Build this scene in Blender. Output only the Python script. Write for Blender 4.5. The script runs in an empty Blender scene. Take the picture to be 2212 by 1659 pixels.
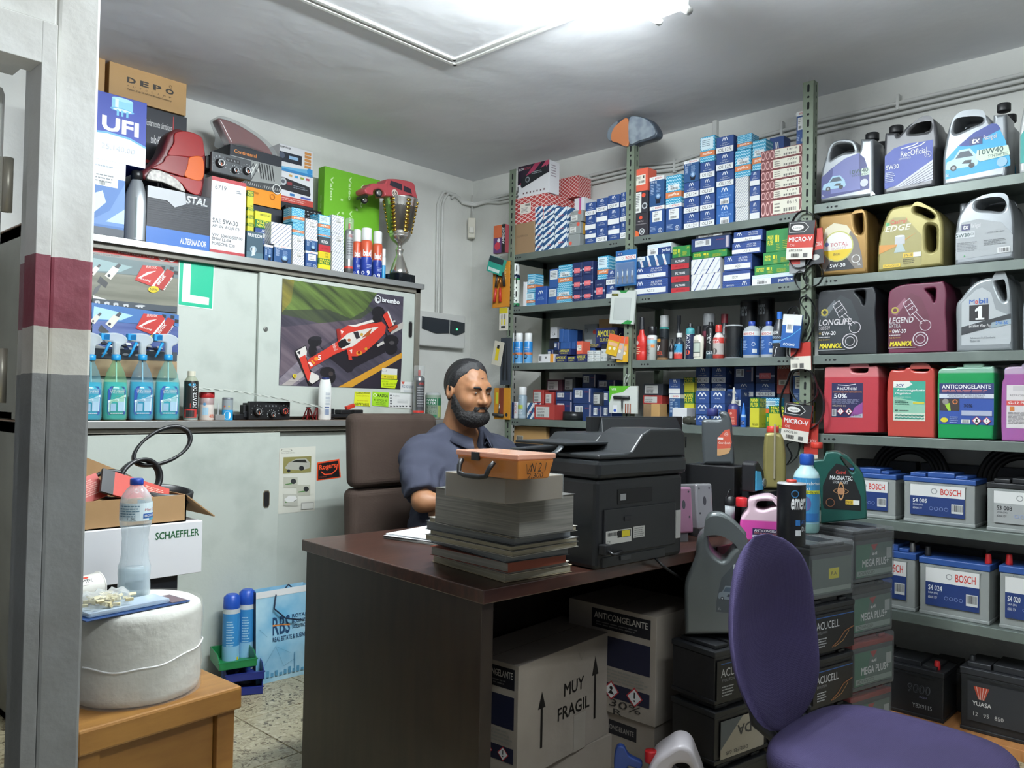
import bpy,bmesh,math,random
import numpy as np
from mathutils import Vector,Matrix
random.seed(7)
PI=math.pi
SC=bpy.context.scene
COL=SC.collection
FPX,PCX,PCY,CAMH=1764.0,1106.0,829.5,1.25
def _n(v):
 v=np.array(v,float); return v/np.linalg.norm(v)
_A=_n([-1876,2.5,FPX]); _B=_n([1659,69.5,FPX])
_Z=_n(np.cross(_A,_B)); _Z=-_Z if _Z[1]>0 else _Z
_Y=_n(np.cross(_Z,_B))
RW=np.array([_B,_Y,_Z])
cam_data=bpy.data.cameras.new('camera'); cam=bpy.data.objects.new('camera',cam_data)
COL.objects.link(cam); SC.camera=cam
cam_data.sensor_width=36; cam_data.lens=FPX/2212*36; cam_data.clip_start=0.02
_r,_u,_f=RW@[1,0,0],RW@[0,-1,0],RW@[0,0,1]
cam.matrix_world=Matrix(((_r[0],_u[0],-_f[0],0),(_r[1],_u[1],-_f[1],0),(_r[2],_u[2],-_f[2],CAMH),(0,0,0,1)))
SC.view_settings.view_transform='Standard'
SC.view_settings.look='None'
SC.view_settings.gamma=1.0
SC.view_settings.use_curve_mapping=False
SC.view_settings.exposure=0.28
W=bpy.data.worlds.new('world'); SC.world=W; W.use_nodes=True
W.node_tree.nodes['Background'].inputs[0].default_value=(0.86,0.92,1.0,1)
W.node_tree.nodes['Background'].inputs[1].default_value=0.20
TUBE_POWER,TUBE2_POWER=240.0,110.0
TUBE_COL=(0.90,0.97,1.0)
def ray(px,py):return RW@np.array([(px-PCX)/FPX,(py-PCY)/FPX,1.0])
def AX(px,py,x):r=ray(px,py); t=x/r[0]; return (x,r[1]*t,CAMH+r[2]*t)
def AY(px,py,y):r=ray(px,py); t=y/r[1]; return (r[0]*t,y,CAMH+r[2]*t)
def AZ(px,py,z):r=ray(px,py); t=(z-CAMH)/r[2]; return (r[0]*t,r[1]*t,z)
def lin(c):
 if isinstance(c,str):
  c=c.lstrip('#'); c=[int(c[i:i+2],16)/255 for i in (0,2,4)]
 return tuple((x/12.92 if x<=0.04045 else ((x+0.055)/1.055)**2.4) for x in c)+(1.0,)
_mats={}
def M(col,rough=0.55,metal=0.0,emit=0.0,alpha=1.0,spec=0.5,coat=0.0):
 key=(col,rough,metal,emit,alpha,spec,coat)
 if key in _mats:return _mats[key]
 m=bpy.data.materials.new('m_'+str(len(_mats))); m.use_nodes=True
 b=m.node_tree.nodes['Principled BSDF']
 b.inputs['Base Color'].default_value=lin(col)
 b.inputs['Roughness'].default_value=rough
 b.inputs['Metallic'].default_value=metal
 b.inputs['Specular IOR Level'].default_value=spec
 if coat:b.inputs['Coat Weight'].default_value=coat; b.inputs['Coat Roughness'].default_value=0.08
 if emit:b.inputs['Emission Color'].default_value=lin(col); b.inputs['Emission Strength'].default_value=emit
 if alpha<1:b.inputs['Alpha'].default_value=alpha
 _mats[key]=m; return m
def nodes(m):return m.node_tree.nodes,m.node_tree.links
def MN(name,col1,col2,scale=8.0,detail=4.0,rough=0.6,metal=0.0,bump=0.0,bscale=None,stretch=(1,1,1),lo=0.35,hi=0.65,spec=0.5,coat=0.0,bdist=0.01):
 """principled material with noise between two colours and optional fine bump"""
 m=bpy.data.materials.new(name); m.use_nodes=True; N,L=nodes(m)
 b=N['Principled BSDF']
 tc=N.new('ShaderNodeTexCoord'); mp=N.new('ShaderNodeMapping'); mp.inputs['Scale'].default_value=stretch
 L.new(tc.outputs['Object'],mp.inputs[0])
 t=N.new('ShaderNodeTexNoise'); t.inputs['Scale'].default_value=scale; t.inputs['Detail'].default_value=detail
 L.new(mp.outputs[0],t.inputs['Vector'])
 r=N.new('ShaderNodeValToRGB'); r.color_ramp.elements[0].position=lo; r.color_ramp.elements[1].position=hi
 r.color_ramp.elements[0].color=lin(col1); r.color_ramp.elements[1].color=lin(col2)
 L.new(t.outputs['Fac'],r.inputs[0]); L.new(r.outputs[0],b.inputs['Base Color'])
 b.inputs['Roughness'].default_value=rough; b.inputs['Metallic'].default_value=metal
 b.inputs['Specular IOR Level'].default_value=spec
 if coat:b.inputs['Coat Weight'].default_value=coat; b.inputs['Coat Roughness'].default_value=0.1
 if bump:
  t2=N.new('ShaderNodeTexNoise'); t2.inputs['Scale'].default_value=bscale or scale*4; t2.inputs['Detail'].default_value=4
  L.new(mp.outputs[0],t2.inputs['Vector'])
  bp=N.new('ShaderNodeBump'); bp.inputs['Strength'].default_value=bump; bp.inputs['Distance'].default_value=bdist
  L.new(t2.outputs['Fac'],bp.inputs['Height']); L.new(bp.outputs[0],b.inputs['Normal'])
 return m
def MCLEAR(col,amount=0.3,rough=0.05,name='clear_plastic'):
 """clear plastic: part see-through, part glossy tinted plastic"""
 key=('clear',col,amount,rough)
 if key in _mats:return _mats[key]
 m=bpy.data.materials.new(name); m.use_nodes=True; N,L=nodes(m)
 b=N['Principled BSDF']; b.inputs['Base Color'].default_value=lin(col); b.inputs['Roughness'].default_value=rough
 tr=N.new('ShaderNodeBsdfTransparent'); tr.inputs[0].default_value=tuple(0.55+0.45*x for x in lin(col)[:3])+(1,)
 mx=N.new('ShaderNodeMixShader'); fr=N.new('ShaderNodeLayerWeight'); fr.inputs[0].default_value=0.35
 mr=N.new('ShaderNodeMapRange'); mr.inputs['To Min'].default_value=amount; mr.inputs['To Max'].default_value=min(1,amount*2.2+0.2)
 L.new(fr.outputs['Facing'],mr.inputs['Value']); L.new(mr.outputs[0],mx.inputs[0])
 L.new(tr.outputs[0],mx.inputs[1]); L.new(b.outputs[0],mx.inputs[2])
 L.new(mx.outputs[0],N['Material Output'].inputs[0])
 _mats[key]=m; return m
def tag(o,label=None,cat=None,group=None,kind=None):
 if label:o['label']=label
 if cat:o['category']=cat
 if group:o['group']=group
 if kind:o['kind']=kind
 return o
def empty(name,loc,rz=0.0,rx=0.0,ry=0.0):
 o=bpy.data.objects.new(name,None); COL.objects.link(o)
 o.location=loc; o.rotation_euler=(rx,ry,rz); o.empty_display_size=0.05
 return o
def link(name,me,parent=None,loc=(0,0,0),rot=(0,0,0)):
 o=bpy.data.objects.new(name,me); COL.objects.link(o)
 o.location=loc; o.rotation_euler=rot
 if parent is not None:o.parent=parent
 return o
def bev(o,w=0.003,seg=2,ang=35):
 md=o.modifiers.new('bevel','BEVEL'); md.width=w; md.segments=seg; md.limit_method='ANGLE'; md.angle_limit=math.radians(ang)
 return o
def copy_tree(o,parent=None):
 c=o.copy(); COL.objects.link(c); c.parent=parent
 for ch in [x for x in o.children]:copy_tree(ch,c)
 return c
class MB:
 """collects geometry with several materials, builds one mesh object"""
 def __init__(s):s.v=[]; s.f=[]; s.m=[]; s.sm=[]; s.mats=[]
 def mi(s,mat):
  if mat not in s.mats:s.mats.append(mat)
  return s.mats.index(mat)
 def add(s,vs,fs,mat,smooth=False,T=None):
  o=len(s.v); k=s.mi(mat)
  if T is not None:vs=[tuple(T@Vector(v)) for v in vs]
  s.v+=[tuple(v) for v in vs]
  for f in fs:s.f.append(tuple(i+o for i in f)); s.m.append(k); s.sm.append(smooth)
  return s
 def box(s,x0,y0,z0,x1,y1,z1,mat,T=None):
  vs=[(x0,y0,z0),(x1,y0,z0),(x1,y1,z0),(x0,y1,z0),(x0,y0,z1),(x1,y0,z1),(x1,y1,z1),(x0,y1,z1)]
  fs=[(0,3,2,1),(4,5,6,7),(0,1,5,4),(1,2,6,5),(2,3,7,6),(3,0,4,7)]
  return s.add(vs,fs,mat,False,T)
 def frustum(s,b,t,z0,z1,mat,T=None):
  """b,t: (x0,y0,x1,y1) rectangles at z0 and z1"""
  vs=[(b[0],b[1],z0),(b[2],b[1],z0),(b[2],b[3],z0),(b[0],b[3],z0),(t[0],t[1],z1),(t[2],t[1],z1),(t[2],t[3],z1),(t[0],t[3],z1)]
  fs=[(0,3,2,1),(4,5,6,7),(0,1,5,4),(1,2,6,5),(2,3,7,6),(3,0,4,7)]
  return s.add(vs,fs,mat,False,T)
 def lathe(s,prof,mat,n=24,ex=1.0,ey=1.0,T=None,smooth=True,cap=True,cx=0,cy=0):
  vs=[]; fs=[]
  for (r,z) in prof:
   for i in range(n):
    a=2*PI*i/n; vs.append((cx+r*ex*math.cos(a),cy+r*ey*math.sin(a),z))
  k=len(prof)
  for j in range(k-1):
   for i in range(n):
    a,b=j*n+i,j*n+(i+1)%n
    fs.append((a,b,b+n,a+n))
  if cap:
   fs.append(tuple(range(n-1,-1,-1))); fs.append(tuple((k-1)*n+i for i in range(n)))
  return s.add(vs,fs,mat,smooth,T)
 def cyl(s,r,z0,z1,mat,n=24,T=None,cx=0,cy=0):return s.lathe([(r,z0),(r,z1)],mat,n,T=T,cx=cx,cy=cy)
 def tube(s,pts,r,mat,n=8,closed=False,flat=1.0,T=None):
  """tube along points; r number or list"""
  P=[Vector(p) for p in pts]; k=len(P); vs=[]; fs=[]
  up=Vector((0,0,1)); prev=None
  for i in range(k):
   if closed:t=P[(i+1)%k]-P[i-1]
   else :t=P[min(i+1,k-1)]-P[max(i-1,0)]
   if t.length<1e-9:t=Vector((0,0,1))
   t.normalize()
   if prev is None:
    a=up.cross(t)
    if a.length<0.1:a=Vector((1,0,0)).cross(t)
   else :
    a=prev-t*prev.dot(t)
    if a.length<1e-6:a=up.cross(t)
   a.normalize(); prev=a; b=t.cross(a)
   rr=r[i] if isinstance(r,(list,tuple)) else r
   for j in range(n):
    th=2*PI*j/n; vs.append(P[i]+a*(rr*math.cos(th))+b*(rr*flat*math.sin(th)))
  for i in range(k if closed else k-1):
   for j in range(n):
    a0,a1=i*n+j,i*n+(j+1)%n; c=((i+1)%k)*n
    fs.append((a0,a1,c+(j+1)%n,c+j))
  if not closed:fs.append(tuple(range(n-1,-1,-1))); fs.append(tuple((k-1)*n+i for i in range(n)))
  return s.add(vs,fs,mat,True,T)
 def prism(s,pts,y0,y1,mat,T=None,smooth=False):
  """polygon in xz (ccw) extruded from y0 to y1"""
  n=len(pts); vs=[(x,y0,z) for x,z in pts]+[(x,y1,z) for x,z in pts]
  fs=[tuple(range(n)),tuple(range(2*n-1,n-1,-1))]+[(i,(i+n),(i+1)%n+n,(i+1)%n) for i in range(n)]
  return s.add(vs,fs,mat,smooth,T)
 def grid(s,rows,mat,smooth=True,closed=False):
  k=len(rows); n=len(rows[0]); fs=[]
  for i in range(k-1):
   for j in range(n if closed else n-1):
    a=i*n+j; b=i*n+(j+1)%n; fs.append((a,b,b+n,a+n))
  return s.add([p for r in rows for p in r],fs,mat,smooth)
 def mesh(s,name='mesh'):
  me=bpy.data.meshes.new(name); me.from_pydata(s.v,[],s.f)
  for m in s.mats:me.materials.append(m)
  me.polygons.foreach_set('material_index',s.m)
  me.polygons.foreach_set('use_smooth',s.sm)
  me.update(); return me
 def build(s,name,parent=None,loc=(0,0,0),rot=(0,0,0),fix=False):
  me=s.mesh(name)
  if fix:
   bm=bmesh.new(); bm.from_mesh(me); bmesh.ops.recalc_face_normals(bm,faces=bm.faces); bm.to_mesh(me); bm.free()
  return link(name,me,parent,loc,rot)
def smooth_pts(pts,closed=True,n=6):
 """Catmull-Rom; a point given as (x,y,1) stays a sharp corner"""
 out=[]; k=len(pts)
 for i in range(k):
  p1=pts[i]; p2=pts[(i+1)%k]
  p0=pts[i-1]; p3=pts[(i+2)%k]
  if not closed and i==k-1:out.append(p1[:2]); break
  if not closed:p0=pts[max(i-1,0)]; p3=pts[min(i+2,k-1)]
  if len(p1)>2:p0=p1
  if len(p2)>2:p3=p2
  if len(p1)>2 and len(p2)>2:out.append(p1[:2]); continue
  for j in range(n):
   t=j/n; q=[]
   for c in (0,1):
    q.append(0.5*(2*p1[c]+(-p0[c]+p2[c])*t+(2*p0[c]-5*p1[c]+4*p2[c]-p3[c])*t*t+(-p0[c]+3*p1[c]-3*p2[c]+p3[c])*t**3))
   out.append(tuple(q))
 return out
def solid(outlines,depth,bevel=0.006,bres=2):
 """outlines in local xz; returns mesh, thickness along y centred on 0"""
 cu=bpy.data.curves.new('outline','CURVE'); cu.dimensions='2D'; cu.fill_mode='BOTH'
 cu.extrude=max(depth/2-bevel,0.0001); cu.bevel_depth=bevel; cu.bevel_resolution=bres; cu.offset=-bevel
 for o in outlines:
  sp=cu.splines.new('POLY'); sp.points.add(len(o)-1)
  for i,p in enumerate(o):sp.points[i].co=(p[0],p[1],0,1)
  sp.use_cyclic_u=True
 ob=bpy.data.objects.new('tmp',cu); me=bpy.data.meshes.new_from_object(ob)
 bpy.data.objects.remove(ob); bpy.data.curves.remove(cu)
 me.transform(Matrix.Rotation(PI/2,4,'X'))
 me.materials.clear()
 return me
def solid_obj(name,outlines,depth,mat,parent=None,bevel=0.006,loc=(0,0,0),rot=(0,0,0),bres=2):
 me=solid(outlines,depth,bevel,bres); me.materials.append(mat)
 me.polygons.foreach_set('use_smooth',[True]*len(me.polygons))
 try:me.set_sharp_from_angle(angle=math.radians(40))
 except Exception:pass
 return link(name,me,parent,loc,rot)
_tx={}
def text2d(s,bold=0.0,shear=0.0):
 key=(s,bold,shear)
 if key not in _tx:
  cu=bpy.data.curves.new('t','FONT'); cu.body=s; cu.resolution_u=2; cu.shear=shear
  ob=bpy.data.objects.new('t',cu); me=bpy.data.meshes.new_from_object(ob)
  v=np.array([x.co[:2] for x in me.vertices]) if len(me.vertices) else np.zeros((1,2))
  f=[tuple(p.vertices) for p in me.polygons]
  bpy.data.objects.remove(ob); bpy.data.meshes.remove(me); bpy.data.curves.remove(cu)
  if bold>0 and len(f):
   n_=len(v); v0=v; bold=min(bold*.6,.035); f0=f; v=np.concatenate([v0+np.array(q)*bold for q in ((1,1),(-1,-1),(1,-1),(-1,1))]); f=[tuple(i+k*n_ for i in q) for k in range(4) for q in f0]
  lo,hi=v.min(0),v.max(0); v=(v-lo)/np.maximum(hi-lo,1e-6)
  _tx[key]=(v,f,(hi-lo)[0]/max((hi-lo)[1],1e-6))
 return _tx[key]
class Art:
 """flat print on a face: coordinates 0..1 over the face, each layer a hair above the last"""
 def __init__(s,o,u,v,w,h,off=0.0004,rough=0.45,fn=None):
  s.o=Vector(o); s.u=Vector(u).normalized(); s.vv=Vector(v).normalized(); s.n=s.u.cross(s.vv)
  s.w=w; s.h=h; s.k=off; s.mb=MB(); s.rough=rough; s.fn=fn
 def P(s,x,y):
  if s.fn:return s.fn(x,y,s.k)
  return tuple(s.o+s.u*(x*s.w)+s.vv*(y*s.h)+s.n*s.k)
 def mat(s,c):return M(c,s.rough) if isinstance(c,str) else c
 def poly(s,pts,c):
  s.mb.add([s.P(*p) for p in pts],[tuple(range(len(pts)))],s.mat(c)); s.k+=0.00015; return s
 def rect(s,x0,y0,x1,y1,c):return s.poly([(x0,y0),(x1,y0),(x1,y1),(x0,y1)],c)
 def circ(s,x,y,r,c,n=18,ry=None):
  ry=ry if ry is not None else r*s.w/s.h
  return s.poly([(x+r*math.cos(2*PI*i/n),y+ry*math.sin(2*PI*i/n)) for i in range(n)],c)
 def ring(s,x,y,r,t,c,n=20,ry=None):
  ry=ry if ry is not None else r*s.w/s.h; q=ry/r
  vs=[]; fs=[]
  for i in range(n):
   a=2*PI*i/n
   vs+=[s.P(x+r*math.cos(a),y+ry*math.sin(a)),s.P(x+(r-t)*math.cos(a),y+(r-t)*q*math.sin(a))]
  for i in range(n):a=2*i; b=2*((i+1)%n); fs.append((a,b,b+1,a+1))
  s.mb.add(vs,fs,s.mat(c)); s.k+=0.00015; return s
 def line(s,pts,t,c):
  """stroke in metres thickness"""
  m=s.mat(c); W,H=s.w,s.h
  for (x0,y0),(x1,y1) in zip(pts,pts[1:]):
   dx,dy=(x1-x0)*W,(y1-y0)*H; L=math.hypot(dx,dy) or 1; nx,ny=-dy/L*t/2/W,dx/L*t/2/H
   s.mb.add([s.P(x0+nx,y0+ny),s.P(x0-nx,y0-ny),s.P(x1-nx,y1-ny),s.P(x1+nx,y1+ny)],[(0,1,2,3)],m)
  s.k+=0.00015; return s
 def text(s,t,x0,y0,x1,y1,c,bold=0.0,shear=0.0,rot=0,flip=False):
  """text stretched into the rectangle; rot=90 reads upward, 180 upside down"""
  v,f,asp=text2d(t,bold,shear)
  pts=[]; q=max(len(v)//4,1) if bold>0 else 10**9
  for i,(a,b) in enumerate(v):
   if i and i%q==0:s.k+=.00004
   if rot==90:a,b=1-b,a
   elif rot==180:a,b=1-a,1-b
   elif rot==270:a,b=b,1-a
   pts.append(s.P(x0+a*(x1-x0),y0+b*(y1-y0)))
  s.mb.add(pts,f,s.mat(c)); s.k+=0.00015; return s
 def tq(s,t,bl,br,tl,c,bold=0.0,shear=0.0):
  v,f,asp=text2d(t,bold,shear)
  pts=[]; q=max(len(v)//4,1) if bold>0 else 10**9
  for i,(a,b) in enumerate(v):
   if i and i%q==0:s.k+=.00004
   pts.append(s.P(bl[0]+a*(br[0]-bl[0])+b*(tl[0]-bl[0]),bl[1]+a*(br[1]-bl[1])+b*(tl[1]-bl[1])))
  s.mb.add(pts,f,s.mat(c)); s.k+=0.00015; return s
 def stripes(s,x0,y0,x1,y1,n,c,frac=0.5,slant=0.0,horiz=False):
  for i in range(n):
   if horiz:
    a=y0+(y1-y0)*i/n; b=a+(y1-y0)/n*frac; s.poly([(x0,a),(x1,a),(x1,b),(x0,b)],c); s.k-=0.00015
   else :
    a=x0+(x1-x0)*i/n; b=a+(x1-x0)/n*frac
    s.poly([(a,y0),(b,y0),(b+slant,y1),(a+slant,y1)],c); s.k-=0.00015
  s.k+=0.00015; return s
 def diag(s,n,c,frac=0.4,slope=1.0,x0=0,y0=0,x1=1,y1=1):
  """diagonal bands clipped to the rectangle; slope = rise in y over full width"""
  for i in range(-n,n*2):
   a0=i/n; a1=a0+frac/n
   P=[(0,a0),(1,a0+slope),(1,a1+slope),(0,a1)]
   P=_clip(P)
   if len(P)>2:s.poly([(x0+p[0]*(x1-x0),y0+p[1]*(y1-y0)) for p in P],c); s.k-=0.00015
  s.k+=0.00015; return s
 def bars(s,x0,y0,x1,y1,c='#202020',n=12):
  r=random.Random(int(x0*99+y0*77+n)); x=x0
  while x<x1:
   w=(x1-x0)/n*r.choice((.25,.4,.7)); s.rect(x,y0,min(x+w,x1),y1,c); s.k-=0.00015; x+=w+(x1-x0)/n*r.choice((.3,.5))
  s.k+=0.00015; return s
 def lines(s,x0,y0,x1,y1,n,c,frac=0.45):
  """small print too small to read: rows of broken strokes"""
  r=random.Random(int(x0*91+y0*57+n)); H=(y1-y0)/n
  for i in range(n):
   x=x0; y=y0+i*H+H*(1-frac)/2; end=x1-r.random()*0.25*(x1-x0)
   while x<end:
    w=(x1-x0)*r.uniform(.08,.2); s.rect(x,y,min(x+w,end),y+H*frac,c); s.k-=0.00015; x+=w+(x1-x0)*.025
  s.k+=0.00015; return s
 def build(s,name,parent):
  return s.mb.build(name,parent)
def _clip(P):
 for ax,lim,sg in ((0,0,1),(0,1,-1),(1,0,1),(1,1,-1)):
  Q=[]
  for i in range(len(P)):
   a,b=P[i],P[(i+1)%len(P)]; da=(a[ax]-lim)*sg; db=(b[ax]-lim)*sg
   if da>=0:Q.append(a)
   if da*db<0:t=da/(da-db); Q.append((a[0]+(b[0]-a[0])*t,a[1]+(b[1]-a[1])*t))
  P=Q
  if not P:break
 return P
def pxart(crop,parent,y=None,x=None,off=.0008):
 """print given in picture coordinates, laid on a wall plane y=const or x=const"""
 L_=parent.matrix_basis.translation if parent.parent is None else parent.matrix_basis.translation+parent.parent.matrix_basis.translation
 def fn(X,Y,k):
  px,py=X/crop[2]+crop[0],Y/crop[2]+crop[1]
  p=AY(px,py,y) if y is not None else AX(px,py,x)
  return (p[0]-L_[0]-(k if x is not None else 0),p[1]-L_[1]-(k if y is not None else 0),p[2]-L_[2])
 return Art((0,0,0),(1,0,0),(0,0,1),1,1,off=off,fn=fn)
def streak(col1,col2,ang=30,scale=(1.2,22),lo=.3,hi=.7,rough=.4):
 m=bpy.data.materials.new('printed_streaks'); m.use_nodes=True; N,L=nodes(m); b=N['Principled BSDF']
 tc=N.new('ShaderNodeTexCoord'); mp=N.new('ShaderNodeMapping'); mp.inputs['Rotation'].default_value=(0,math.radians(ang),0)
 m2=N.new('ShaderNodeMapping'); m2.inputs['Scale'].default_value=(scale[0],1,scale[1])
 L.new(tc.outputs['Object'],mp.inputs[0]); L.new(mp.outputs[0],m2.inputs[0]); t=N.new('ShaderNodeTexNoise'); t.inputs['Scale'].default_value=2.2; t.inputs['Detail'].default_value=3
 L.new(m2.outputs[0],t.inputs['Vector']); r=N.new('ShaderNodeValToRGB'); r.color_ramp.elements[0].position=lo; r.color_ramp.elements[1].position=hi
 r.color_ramp.elements[0].color=lin(col1); r.color_ramp.elements[1].color=lin(col2); L.new(t.outputs['Fac'],r.inputs[0]); L.new(r.outputs[0],b.inputs['Base Color']); b.inputs['Roughness'].default_value=rough
 return m
def front(w,h,yf,**k):return Art((-w/2,yf,0),(1,0,0),(0,0,1),w,h,**k)
def side_r(w,d,h,**k):return Art((w/2,-d/2,0),(0,1,0),(0,0,1),d,h,**k)
def side_l(w,d,h,**k):return Art((-w/2,d/2,0),(0,-1,0),(0,0,1),d,h,**k)
def topf(w,d,h,**k):return Art((-w/2,-d/2,h),(1,0,0),(0,1,0),w,d,**k)
# ==== ROOM
WALLX,WALLY,CEIL=3.82,3.99,2.74
m_wall=MN('white_plaster','#d6d7d2','#e0e1dc',3,3,0.85,bump=0.25,bscale=35,bdist=0.01)
m_wall2=MN('grey_plaster','#c4c5c6','#d0d1d1',2,3,0.85,bump=0.35,bscale=18,bdist=0.012)
m_ceil=MN('ceiling_plaster','#e2e4e9','#eaecef',1.5,4,0.7,bump=0.3,bscale=3.2,bdist=0.03)
def slab(name,x0,y0,z0,x1,y1,z1,m,kind='structure'):
 return tag(MB().box(x0,y0,z0,x1,y1,z1,m).build(name),kind=kind)
slab('wall_back',-1.0,WALLY,0,WALLX+.1,WALLY+.1,CEIL,m_wall)
slab('wall_right',WALLX,-1.2,0,WALLX+.1,WALLY,CEIL,m_wall)
slab('ceiling',-1.0,-1.2,CEIL,WALLX+.1,WALLY+.1,CEIL+.1,m_ceil)
def terrazzo():
 m=bpy.data.materials.new('terrazzo'); m.use_nodes=True; N,L=nodes(m); b=N['Principled BSDF']
 tc=N.new('ShaderNodeNewGeometry'); v=N.new('ShaderNodeTexVoronoi'); v.inputs['Scale'].default_value=62; v.inputs['Randomness'].default_value=1
 nz=N.new('ShaderNodeTexNoise'); nz.inputs['Scale'].default_value=30; mixv=N.new('ShaderNodeMixRGB'); mixv.inputs[0].default_value=0.06
 L.new(tc.outputs['Position'],nz.inputs['Vector']); L.new(tc.outputs['Position'],mixv.inputs[1]); L.new(nz.outputs['Color'],mixv.inputs[2])
 L.new(mixv.outputs[0],v.inputs['Vector'])
 sep=N.new('ShaderNodeSeparateColor'); L.new(v.outputs['Color'],sep.inputs[0])
 r=N.new('ShaderNodeValToRGB'); r.color_ramp.interpolation='CONSTANT'
 for p,c in ((0.0,'#75674e'),(.18,'#8e8268'),(.34,'#5c513e'),(.42,'#a79c80'),(.7,'#968a6f'),(.85,'#b9b096')):
  e=r.color_ramp.elements.new(p) if p else r.color_ramp.elements[0]; e.color=lin(c)
 L.new(sep.outputs[0],r.inputs[0])
 ed=N.new('ShaderNodeTexVoronoi'); ed.feature='DISTANCE_TO_EDGE'; ed.inputs['Scale'].default_value=62
 L.new(mixv.outputs[0],ed.inputs['Vector'])
 r2=N.new('ShaderNodeValToRGB'); r2.color_ramp.elements[0].position=.08; r2.color_ramp.elements[1].position=.14
 L.new(ed.outputs['Distance'],r2.inputs[0]); mx=N.new('ShaderNodeMixRGB'); mx.inputs[1].default_value=lin('#aca386')
 L.new(r2.outputs[0],mx.inputs[0]); L.new(r.outputs[0],mx.inputs[2]); L.new(mx.outputs[0],b.inputs['Base Color'])
 b.inputs['Roughness'].default_value=0.35; return m
m_terr=terrazzo()
fl=slab('floor',-1.0,-1.2,-0.1,WALLX+.1,WALLY+.1,-0.004,M('#6b6558',.8))
TS=0.4; tile_me=None
for i in range(-1,10):
 for j in range(-2,10):
  x,y=0.02+i*TS,0.12+j*TS
  if x+TS>WALLX+0.1 or y+TS>WALLY+0.1:continue
  if tile_me is None:tile_me=MB().frustum((-.1985,-.1985,.1985,.1985),(-.197,-.197,.197,.197),-0.006,0.0,m_terr).mesh('tile')
  link('tile',tile_me,fl,(x+TS/2,y+TS/2,0))
PY=1.60
def painted():
 m=bpy.data.materials.new('banded_paint'); m.use_nodes=True; N,L=nodes(m); b=N['Principled BSDF']
 g=N.new('ShaderNodeNewGeometry'); sp=N.new('ShaderNodeSeparateXYZ'); L.new(g.outputs['Position'],sp.inputs[0])
 nz=N.new('ShaderNodeTexNoise'); nz.inputs['Scale'].default_value=14; nz.inputs['Detail'].default_value=5
 L.new(g.outputs['Position'],nz.inputs['Vector'])
 ma=N.new('ShaderNodeMath'); ma.operation='MULTIPLY_ADD'; ma.inputs[1].default_value=0.010; L.new(nz.outputs['Fac'],ma.inputs[0]); L.new(sp.outputs['Z'],ma.inputs[2])
 mr=N.new('ShaderNodeMapRange'); mr.inputs['From Min'].default_value=0; mr.inputs['From Max'].default_value=3; L.new(ma.outputs[0],mr.inputs[0])
 r=N.new('ShaderNodeValToRGB'); r.color_ramp.interpolation='CONSTANT'
 for p,c in ((0.0,'#7d7f7f'),(1.284/3,'#cfcdc4'),(1.362/3,'#8e4453'),(1.499/3,'#e4e5e2')):
  e=r.color_ramp.elements.new(p) if p else r.color_ramp.elements[0]; e.color=lin(c)
 L.new(mr.outputs[0],r.inputs[0])
 n2=N.new('ShaderNodeTexNoise'); n2.inputs['Scale'].default_value=5; n2.inputs['Detail'].default_value=6
 L.new(g.outputs['Position'],n2.inputs['Vector'])
 r2=N.new('ShaderNodeValToRGB'); r2.color_ramp.elements[0].position=.3; r2.color_ramp.elements[0].color=(.72,.70,.66,1); r2.color_ramp.elements[1].position=.6; r2.color_ramp.elements[1].color=(1,1,1,1)
 L.new(n2.outputs['Fac'],r2.inputs[0]); mx=N.new('ShaderNodeMixRGB'); mx.blend_type='MULTIPLY'; mx.inputs[0].default_value=.85
 L.new(r.outputs[0],mx.inputs[1]); L.new(r2.outputs[0],mx.inputs[2]); L.new(mx.outputs[0],b.inputs['Base Color'])
 b.inputs['Roughness'].default_value=.55
 n3=N.new('ShaderNodeTexNoise'); n3.inputs['Scale'].default_value=22; n3.inputs['Detail'].default_value=6; L.new(g.outputs['Position'],n3.inputs['Vector'])
 bp=N.new('ShaderNodeBump'); bp.inputs['Strength'].default_value=.3; bp.inputs['Distance'].default_value=.01; L.new(n3.outputs['Fac'],bp.inputs['Height']); L.new(bp.outputs[0],b.inputs['Normal'])
 return m
m_band=painted()
xe=AY(195,830,PY)[0]; xj=AY(112,500,PY)[0]; xo=AY(72,560,PY)[0]; zt=AY(125,60,PY)[2]
pil=MB(); pil.box(xj,PY,0,xe,PY+.16,CEIL,m_band)
pil.box(-1.0,PY,zt,xj,PY+.16,CEIL,m_band)
wl=tag(pil.build('wall_left'),kind='structure'); bev(wl,.006)
fr=MB(); zi=zt-.075
fr.box(xo,PY-.012,0,xj-.004,PY+.05,zt,m_band); fr.box(xo+.022,PY+.05,0,xj-.004,PY+.155,zt,m_band)
fr.box(-1.0,PY-.012,zi,xo,PY+.05,zt,m_band); fr.box(-1.0,PY+.05,zi+.02,xo,PY+.155,zt,m_band)
tr=tag(fr.build('trim_1'),kind='structure'); bev(tr,.004)
dr=MB(); dr.box(-.80,-.02,0.01,0,.02,zi-.02,m_band)
door=tag(dr.build('door_1',loc=(xo-.02,PY+.13,0),rot=(0,0,math.radians(-20))),kind='structure'); bev(door,.004)
for z in (zi-.2,1.28,.35):
 h=MB(); h.cyl(.009,z-.05,z+.05,M('#b9b4a6',.4,.6),12,cx=.012,cy=-.02); h.box(-.045,-.0235,z-.05,.012,-.0205,z+.05,M('#aaa79b',.5,.3))
 h.build('hinge',door)
slab('wall_beyond',-1.2,PY+1.2,0,xj-.05,PY+1.3,CEIL,m_wall2)
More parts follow.
